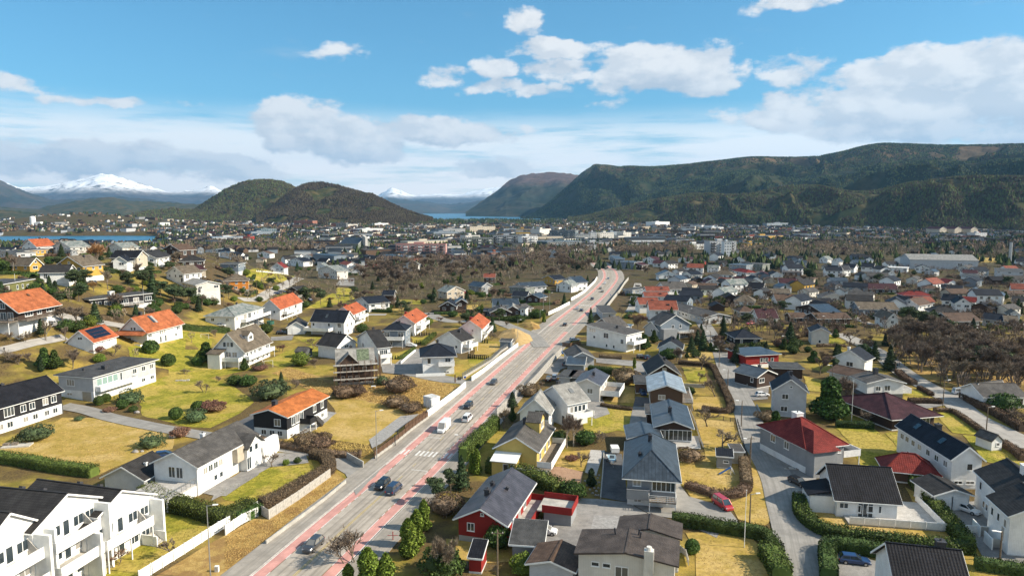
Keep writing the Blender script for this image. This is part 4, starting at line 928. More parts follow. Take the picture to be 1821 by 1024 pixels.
s=H('white house with grey gable roof and upper balcony behind the scaffolded house','U3',(195,660),(398,764),('r',340,560,290,600),5.2,'y',3.6,rm='charcoal',wm='white',wins={'S':[([.3],3,1.4,1.4),([.75],5.8,1.2,1.2)],'E':[([.3,.6],3,1.3,1.5)]}); s.balcony('E',0,.9,2.6,out=2.2,m='whitep')
H('white wing with grey roof left of the scaffolded house','U3',(-5,752),(178,708),8,4.0,'y',3.0,rm='charcoal',wm='white',wins={'S':[([.5],3.0,1.8,.9)]},chim=[])
s=H('dark red timber house with dark metal roof and long red railed deck','C3',(140,548),(465,592),('r',485,215,293,485),3.5,'y',2.1,rm='metal',wm='red',base=(.9,'concrete'),over=.6,chim=[(.38,.35,1,.75),(.3,.62,.7,.5)],wins={'S':[([.27],1.7,1.1,1.2),([.52],4.1,.5,.4)],'E':[([.3],1.2,1.4,1.4),([.5],.5,1.2,2),([.7],1.2,1.4,1.4)]})
s.balcony('E',-.03,.98,.95,out=2.3,m='red',h=.95,posts= False ,floor='conc'); s.on_roof('roof_vent',.68,.55,.45,.45,'chim',.45)
b=MB(); b.box(s.L/2+2.4,s.L/2+7.6,1.0,5.6,1.9,2.1); o=link('deck',b.mesh('deck',M['conc']),s.root)
b=MB(); b.box(s.L/2+2.4,s.L/2+7.6,5.6,5.7,1.9,3.0); b.box(s.L/2+7.6,s.L/2+7.7,1.0,5.7,1.9,3.0); b.box(s.L/2+3.2,s.L/2+7.6,.9,1.0,1.9,3.0); link('railing',b.mesh('railing',wallm['red']),o)
b=MB(); b.box(s.L/2+3.4,s.L/2+7.5,1.3,5.4,-.5,1.89); link('garage',b.mesh('garage',wallm['grey']),o)
H('flat grey carport roof over grey walls at the front of the red house','C3',(520,738),(722,752),('e',560,622),2.5,roof='shed',rise=.5,rm='felt',wm='grey',name='carport',cat='carport',wins={},chim=[])
H('small bright red garden shed with black roof near the wooden pole','C3',(215,838),(300,846),('e',235,757),2.0,roof='shed',rise=.5,rm='black',wm='red',name='shed',cat='shed',wins={},chim=[],trim= False ,over=.2)
s=H('pale yellow house with dark grey-brown gable roof, sun room and white railed deck','M3',(738,884),(1068,915),('r',1035,630,900,805),4.0,'y',3.0,rm='grey',wm='yellow',base=(1.0,'plaster'),over=.5,chim=[(.45,.6,1.2,.7)],wins={'S':[([.52],1.3,1.0,1.4)],'E':[([.2,.5,.75],1.4,1.3,1.4)],'N':[([.5],2,1,1)]})
s.dormer(.66,4,2.4,side='E',rm='grey'); s.balcony('E',.0,1.0,1.05,out=2.6,m='whitep',h=1.0,posts= True )
s.block('sun_room',-s.L*.48,s.L*.1,-s.D/2-3.2,-s.D/2-.02,-.5,2.6,'yellow'); b=MB(); b.prism([(-s.L*.51,-s.D/2-3.6,2.62),(s.L*.13,-s.D/2-3.6,2.62),(s.L*.13,-s.D/2-.03,3.2),(-s.L*.51,-s.D/2-.03,3.2)],[(-s.L*.51,-s.D/2-3.6,2.75),(s.L*.13,-s.D/2-3.6,2.75),(s.L*.13,-s.D/2-.03,3.33),(-s.L*.51,-s.D/2-.03,3.33)]); link('sun_room_roof',b.mesh('sun_room_roof',M['trim']),s.root)
for u,w_ in ((.48,1.1),):s.win('S',.36,.2,1.0,2.1,off=3.2); s.win('S',.52,.2,.7,2.1,off=3.2)
b=MB(); b.box(s.L*.12,s.L/2+2.6,-s.D/2-3.4,-s.D/2-.02,.7,1.0); o=link('deck',b.mesh('deck',M['wood']),s.root); b=MB(); b.box(s.L*.12,s.L/2+2.6,-s.D/2-3.5,-s.D/2-3.4,.7,1.9); link('railing',b.mesh('railing',M['whitep']),o)
s=H('white house with pale grey roof and big slanted gable window, front unit of the pair','M3',(932,597),(1166,612),('r',1115,430,1050,500),4.2,'y',3.2,rm='ltgrey',wm='white',wins={'S':[([.75],2.6,3.0,2.2),([.3],1.2,1.2,1.2)],'E':[([.4,.7],1.2,1.0,1.3)]},chim=[])
s=H('taller white house with pale grey roof, skylight and dark chimney, rear unit of the pair','M3',(1105,455),(1318,535),('r',1245,325,1190,388),5.2,'y',3.6,rm='ltgrey',wm='white',wins={'S':[([.35],3.4,1.2,1.3),([.85],.3,1,2)],'E':[([.2,.4,.6,.8],3,.9,1.4)]},chim=[(.42,.3,1.2,.7)]); s.on_roof('skylight',.72,.55,1.2,1,'glass'); s.balcony('E',0,.95,2.3,out=2,m='whitep')
s=H('cream house with dark grey metal gable roof and walled roof deck','M3',(1372,372),(1578,388),('r',1535,255,1490,335),4.1,'y',1.9,rm='metal',wm='offwhite',wins={'S':[([.62],1.9,1.4,1.3)],'E':[([.4,.7],2,1,1.2)]}); s.balcony('E',.1,.9,1.6,out=4.5,m='whitep',h=1.1,posts= False )
H('small grey flat-topped garage beside the cream house','M3',(1248,318),(1335,325),('e',1255,265),2.5,roof='flat',rm='felt',wm='lgrey',name='garage',cat='garage',wins={},chim=[])
H('small brown-roofed garage joined to the cream house','M3',(1338,322),(1440,328),('e',1342,270),2.5,roof='flat',rm='brfelt',wm='dgrey',name='garage',cat='garage',wins={},chim=[])
H('small teal-grey garage by the parked car in the yard','M3',(1316,217),(1448,222),('e',1322,180),2.4,roof='shed',rise=.4,rm='slate',wm='bluegrey',name='garage',cat='garage',wins={},chim=[])
H('grey gabled garage with dark side roof behind the teal garage','M3',(1338,167),(1532,163),('r',1490,60,1430,118),2.9,'y',2.0,rm='grey',wm='lgrey',wins={'S':[([.5],.9,1.1,1.2)]},chim=[])
s=H('tall white house with sloping single-pitch grey roof right of the main road','U4',(792,748),(1180,806),9,5.6,roof='shed',ridge='y',rise=1.5,rm='grey',wm='plaster',wins={'S':[([.15],4.9,2.8,1.4),([.5],3.6,2.0,1.8),([.2],2.9,1,1),([.52,.7],.6,.8,1.1),([.9],2.5,1.2,1.6)],'E':[([.3,.7],3,1.3,1.3)]},chim=[(.55,.6,.9,.8)]); s.balcony('E',.1,.9,2.7,out=2.4,m='whitep')
H('small dark navy gabled house with two white windows behind the tall white house','U4',(858,700),(1040,735),8,3.4,'y',2.9,rm='grey',wm='dgrey',wins={'S':[([.28,.62],2.6,1.3,1.3)]},chim=[])
for i,(A,B,lab) in enumerate((((1412,552),(1680,553),'front'),((1312,500),(1500,498),'second'),((1365,425),(1590,425),'third'),((1380,372),(1600,372),'rearmost'))):
 H(f'white terrace house with low terracotta roof, {lab} one of the stepped row','U4',A,B,('c',8)+(((1420,470),(1335,440),(1382,385),(1390,330))[i]),4.6 if i==0 else 4.2,'x',2.2,rm='terracotta',wm='white',group='terracotta roofed terrace',wins={'S':[([.25,.6],2.5,1.2,1.2)],'W':[([.4],2,1.4,1)]},chim=[(.7,.25,.5,.9)])
s=H('blue-grey house with grey gable roof and front balcony beside the spruce hedge','U4',(1518,705),(1800,690),9,5.2,'y',3.3,rm='grey',wm='bluegrey',wins={'S':[([.42,.68],3.8,1.0,1.2),([.3],1.6,1.2,.6),([.75],.8,2.6,1.6)]}); s.balcony('S',.55,1.05,2.2,out=2.2,m='whitep',solid= False )
s.block('gabled_bay',-s.L/2-.1,-s.L*.05,-s.D/2-2.5,-s.D/2-.01,-.5,3.9,'grey')
H('small blue-grey gabled garage with pale roof beside the blue-grey house','U4',(1360,727),(1500,757),('r',1470,640,1435,670),3.0,'y',2.0,rm='slate',wm='lgrey',name='garage',cat='garage',wins={'S':[([.5],1.8,.9,1.1)]},chim=[])
H('small white house with dark purple-grey gable roof behind a green bush','U4',(1500,925),(1724,937),('r',1612,820,1600,865),3.0,'y',1.7,rm='black',wm='white',wins={'S':[([.6],1.2,.8,.9)]})
H('low dark house with black tiled gable roof above the silver-roofed house','M4',(437,288),(668,292),('r',550,140,545,215),2.9,'y',2.6,rm='charcoal',wm='darkbrown',over=.7)
s=H('brown timber house with shining silver-blue metal roof','M4',(443,425),(702,436),('r',555,280,570,385),4.7,'y',1.9,rm='silver',wm='brown',base=(1.6,'white'),over=.7,wins={'S':[([.35],2.6,1.6,1.1),([.3],.8,1.2,.7)],'E':[([.3,.6],2.5,1.4,1.2)]},chim=[]); s.balcony('E',.05,.9,1.9,out=2.4,m='whitep',solid= False )
H('flat grey carport with a blue car under it beside the silver-roofed house','M4',(322,372),(430,376),('e',325,312),2.6,roof='flat',rm='felt',wm='brown',name='carport',cat='carport',wins={},chim=[])
s=H('dark brown house with blue-grey seamed metal roof and sheltered terrace','M4',(487,714),(768,728),('r',610,510,632,675),3.2,'y',2.0,rm='slate',wm='darkbrown',over=.6,wins={'S':[([.2,.3],.4,1.0,2.1),([.7],.4,4.5,2.2)],'E':[([.3,.6],1.2,1,1.2)]},chim=[(.44,.4,1.2,.7)])
H('flat black annex left of the blue-grey seamed roof','M4',(415,617),(520,622),('e',420,548),2.8,roof='flat',rm='felt',wm='darkbrown',name='annex',cat='building',wins={},chim=[])
H('low double garage with grey seamed roof, lit half and dark half, above the hipped house','M4',(270,815),(528,822),('r',405,690,395,785),2.5,'y',2.0,rm='slate',wm='dgrey',name='garage',cat='garage',wins={},chim=[])
s=H('grey house with big blue-grey seamed hipped roof and corner balcony over white basement','C3',(1330,248),(1672,272),('e',1665,30),5.0,roof='hip',ridge='y',rise=2.7,rm='slate',wm='grey',base=(1.7,'white'),over=.8,chim=[(.47,.55,1.1,.6),(.25,.3,.5,.5)],wins={'S':[([.2],3.2,1.3,1.1),([.75],2.6,3.6,1.7),([.22,.75],.6,1.2,.7)],'E':[([.3,.6],3,1.2,1.2)]})
s.balcony('S',.45,1.0,1.75,out=2.1,m='whitep',solid= False ); s.balcony('S',.0,.45,1.75,out=1.2,m='grey',h=1.3,posts= False )
s=H('wide cream house with shallow brown roof and tall round-capped chimney at the bottom edge','C3',(985,802),(1662,888),('r',1345,652,1325,802),5.2,'y',1.7,rm='brfelt',wm='offwhite',trim= False ,over=.5,wins={'S':[([.18],3.8,1.0,.6),([.3],3.8,1.0,.6),([.46],2.8,1.6,1.4),([.17],1.0,1.2,.6),([.6],.9,1.4,.6)]},chim=[])
b=MB(); x=s.L*.24; b.box(x-.55,x+.55,-s.D/2-.9,-s.D/2-.01,-.5,6.9); b.tube((x,-s.D/2-.45,6.9),(x,-s.D/2-.45,7.3),.42,.3,10); link('chimney',b.mesh('chimney',wallm['offwhite']),s.root)
for u,v in ((.35,.8),(.6,.86),(.62,.74)):s.on_roof('vent_pipe',u,v,.18,.18,'dsteel',.8)
H('brown felt-roofed rear wing of the cream house, set back by the gravel','C3',(1275,650),(1690,700),('r',1500,545,1480,680),4.6,'y',1.6,rm='brfelt',wm='offwhite',trim= False ,wins={},chim=[],name='annex',cat='building')
H('garage with mottled brown gable roof and grey board front at the bottom edge','C3',(640,872),(945,925),('r',850,730,785,890),2.7,'y',1.9,rm='brown',wm='lgrey',name='garage',cat='garage',wins={},chim=[])
s=H('grey house with red tiled hipped roofs and walled corner terrace','M5',(65,885),(368,852),13,4.9,roof='hip',rise=3.0,rm='red',wm='grey',base=(1.3,'white'),over=.6,chim=[(.72,.75,1.3,1.5,'chimw')],wins={'S':[([.85],3.2,1.2,1.6),([.2,.55],.6,1.0,.5)],'W':[([.3,.6],2.8,1.4,1.4)]})
L,D=s.L,s.D
b=MB(); kx=L*.32; b.solid([(-L/2-.7,-D/2-2.6,4.7),(L*.14,-D/2-2.6,4.7),(L*.14,2,4.7),(-L/2-.7,2,4.7),(-L*.18,-D/2+1.4,7.2),(-L*.18,2,7.2)],[(0,1,2,3),(0,4,1),(1,4,5,2),(0,3,5,4),(2,5,3)]); link('front_hip_roof',b.mesh('front_hip_roof',roofm['red']),s.root)
s.block('front_wing',-L/2,L*.1,-D/2-2.1,-D/2-.02,-.5,4.68,'grey'); s.balcony('E',.0,.9,2.5,out=3.6,m='whitep',solid= True )
s=H('plain grey-white two-storey house with navy roof and small gable window','M4',(1442,418),(1706,437),('r',1525,280,1560,338),6.1,'y',2.4,rm='navy',wm='lgrey',wins={'S':[([.35],4.0,1.4,1.2),([.33],1.2,1.5,1.2),([.52],6.6,.6,.5)],'E':[([.5],3,1,1)],'W':[([.3,.7],4,1.2,1.2),([.5],1.2,1.2,1.2)]},chim=[(.55,.6,1.2,.6)])
H('dark house with blue metal roof just behind the grey-white two-storey house','M4',(1305,318),(1450,292),('r',1375,190,1385,262),3.2,'y',2.2,rm='slate',wm='darkbrown')
H('flat-roofed dark carport with pale roof edge behind the blue metal roof','M4',(1440,248),(1672,256),7,3.0,roof='flat',rm='felt',wm='darkbrown',name='carport',cat='carport',wins={},chim=[])
s=H('red timber house with flat blue-grey roof and white railing','M4',(1215,150),(1480,135),10,3.1,roof='flat',rm='slate',wm='red',over=.6,wins={'S':[([.5,.6],.9,1.6,1.4),([.8],1,1,1.2)]}); s.block('white_parapet',-s.L/2,s.L/2,-s.D/2-2.8,-s.D/2-2.7,-.3,1.1,'trim')
s=H('white house under a huge steep dark tiled roof with a long white fenced terrace','C5',(372,438),(824,468),('c',9.5,825,225),3.0,'x',5.2,rm='black',wm='white',over=.55,chim=[],wins={'S':[([.12],1.4,1.3,.9),([.48],.2,2.2,2.3),([.56],1.0,1.0,1.1),([.38],.9,.5,1.2),([.72],1.0,.5,1.2)],'W':[([.5],1.2,1.2,1.2),([.5],4.2,1.2,1.2)]})
L,D=s.L,s.D
b=MB(); b.box(-L/2+1,L/2+5.5,-D/2-2.7,-D/2-.02,-.2,.35); b.box(L/2+.02,L/2+5.5,-D/2-.02,2,-.2,.35); o=link('terrace',b.mesh('terrace',G['paving']),s.root)
pn=MB(); pn.box(-.95,.95,-.04,.04,0,1.05); pn.box(.96,1.06,-.07,.07,-.1,1.12); pme=pn.mesh('fence_panel',M['whitep'])
for i in range(10):link('fence_panel',pme,o,(-L/2+2+i*2.08,-D/2-2.75,.3))
for i in range(5):link('fence_panel',pme,o,(L/2+5.5,-D/2-1.7+i*2.08,.3),math.pi/2)
b=MB(); b.box(-L/2-3.6,-L/2-.02,-D/2+1,D/2-4,-.5,2.7); o=link('side_wing',b.mesh('side_wing',wallm['white']),s.root)
b=MB(); b.prism([(-L/2-4,-D/2+.7,2.72),(-L/2-.05,-D/2+.7,3.6),(-L/2-.05,D/2-3.7,3.6),(-L/2-4,D/2-3.7,2.72)],[(-L/2-4,-D/2+.7,2.9),(-L/2-.05,-D/2+.7,3.8),(-L/2-.05,D/2-3.7,3.8),(-L/2-4,D/2-3.7,2.9)]); link('wing_roof',b.mesh('wing_roof',roofm['black']),o)
s=H('white double garage with shallow dark roof and two pale doors','C5',(1105,415),(1362,415),('r',1120,275,1230,375),2.6,'y',1.2,rm='charcoal',wm='white',name='garage',cat='garage',wins={},chim=[]); s.garage_door('S',.27,2.6); s.garage_door('S',.73,2.6)
H('low building with red tiled hipped roof behind the laurel hedge','C5',(745,215),(1115,252),('e',690,135),2.4,roof='hip',rise=1.9,rm='red',wm='brown',name='garage',cat='garage',wins={},chim=[],over=.7)
s=H('long white house with dark tiled roof running back from its white gable end','C5',(1232,146),(1455,150),('e',897,-100),5.2,'y',2.0,rm='navy',wm='white',over=.4,chim=[(.6,.55,1.2,.9)],wins={'S':[([.6],3.2,1.0,1.2),([.25,.65],.8,1.4,.6)],'W':[([.1,.2,.32,.44,.6,.75,.9],3.1,1.2,1.1),([.25,.5,.8],.8,1.3,.8)]})
for v in (.3,.75):s.on_roof('skylight',.25,v,1,1.2,'glass')
for v in (.22,.55):b=MB();
s=H('white house with black roof and white entrance steps, nearer one at the right edge','C5',(1510,432),(1665,572),8,5.6,'x',2.2,rm='charcoal',wm='white',over=.35,wins={'S':[([.2,.5,.82],3.4,.8,1.2),([.75],1.3,1.0,2.1)],'E':[([.6],3,1.4,1.4)]})
for (x0) in (-2.6,1.2):
 for i in range(5):s.block('entrance_step',x0-.3*(5-i),x0-.3*(4-i),-s.D/2-1.3,-s.D/2-.05,-.4,1.3-.25*(4-i),'conc')
 s.block('step_wall',x0-1.6,x0+.9,-s.D/2-1.45,-s.D/2-1.32,-.4,1.7,'trim')
s=H('white house with black roof and tall white chimney, further one at the right edge','C5',(1415,242),(1572,388),8,5.6,'x',2.2,rm='charcoal',wm='white',over=.35,wins={'S':[([.25,.8],3.4,.9,1.3),([.45,.6],1.2,.8,1.1)]},chim=[(.75,.5,1.4,1.0,'chimw')])
s=H('black-roofed white house cut by the bottom edge with white framed terrace','C5',(850,1180),(1380,1245),('c',10,950,805),4.0,'x',2.9,rm='black',wm='white',over=.5,wins={'S':[([.4],1,1,1)]},chim=[(.78,.55,1.2,.9)])
s=H('low dark purple-black roofed house with deep eaves in the middle right','M5',(760,640),(1098,612),16,3.0,roof='hip',rise=2.6,rm='maroon',wm='darkbrown',over=1.2,wins={'S':[([.45],.8,3,1.4),([.8],.8,2,1.6)]},chim=[])
s=H('white split-level house with grey-brown roof and black chimney by the far right street','M5',(558,368),(850,365),('r',700,275,720,330),3.9,'y',1.7,rm='grey',wm='white',base=(1.1,'dgrey'),wins={'S':[([.3],1.9,1.3,1.2),([.55],1.9,1.5,1.4)]},chim=[(.48,.6,1.6,.9)]); s.balcony('E',.1,.9,1.3,out=2.5,m='whitep')
H('low brown-roofed wing behind the split-level house','M5',(512,330),(640,300),9,2.8,'y',1.2,rm='brown',wm='offwhite',wins={},chim=[],name='annex',cat='building')
s=H('white house with large dark teal roof and white chimney above the garden','M5',(300,150),(535,185),('r',320,55,400,100),4.0,'y',2.6,rm='navy',wm='white',wins={'S':[([.5],1.6,1.9,1.4)]},chim=[(.3,.5,1.2,.6,'chimw')])
s=H('long white bungalow with grey tiled roof at the right edge by the street corner','M5',(1495,475),(1830,475),('c',8,1590,375),2.9,'x',2.9,rm='grey',wm='white',wins={'S':[([.1,.35],1.3,.7,.8),([.6,.7,.9],1.0,1.2,1.4)]},chim=[])
s=H('white gabled wing of the bungalow facing the parked van','M5',(1412,430),(1495,450),8,2.9,'y',2.0,rm='grey',wm='white',wins={'S':[([.4,.6],1.0,.6,1)]},chim=[],name='annex',cat='building')
H('tiny white garden shed with grey roof by the bare hedge','M5',(1562,835),(1645,828),3.5,2.0,'y',1.0,rm='grey',wm='white',name='shed',cat='shed',wins={'S':[([.6],.9,.8,.7)]},chim=[],trim= False ,over=.25)
H('small grey playhouse with flat dark roof in the swing garden','C4',(402,130),(512,140),3,2.2,roof='shed',rise=.3,rm='black',wm='grey',name='playhouse',cat='shed',wins={'S':[([.6],1.1,1.0,.5)]},chim=[],over=.25)
H('pale brown garden shed beside the grey playhouse','C4',(518,98),(598,100),3,2.2,roof='shed',rise=.3,rm='grey',wm='beige',name='shed',cat='shed',wins={},chim=[],over=.2,trim= False )
H('tiny garden shed with grey roof below the tan-roofed house','U2',(1240,800),(1340,806),4,2.0,'x',1.0,rm='grey',wm='dgrey',name='shed',cat='shed',wins={},chim=[],over=.25,trim= False )
H('white roadside container hut beside the noise wall','M3',(150,480),(215,500),2.5,2.3,roof='flat',rm='whitefelt',wm='white',name='hut',cat='hut',wins={},chim=[],over=.05)
H('small white bus shelter-like shed with dark roof by the ramp','U3',(1595,700),(1700,705),2.5,2.2,roof='shed',rise=.4,rm='felt',wm='bluegrey',name='shed',cat='shed',wins={},chim=[],over=.2,trim= False )
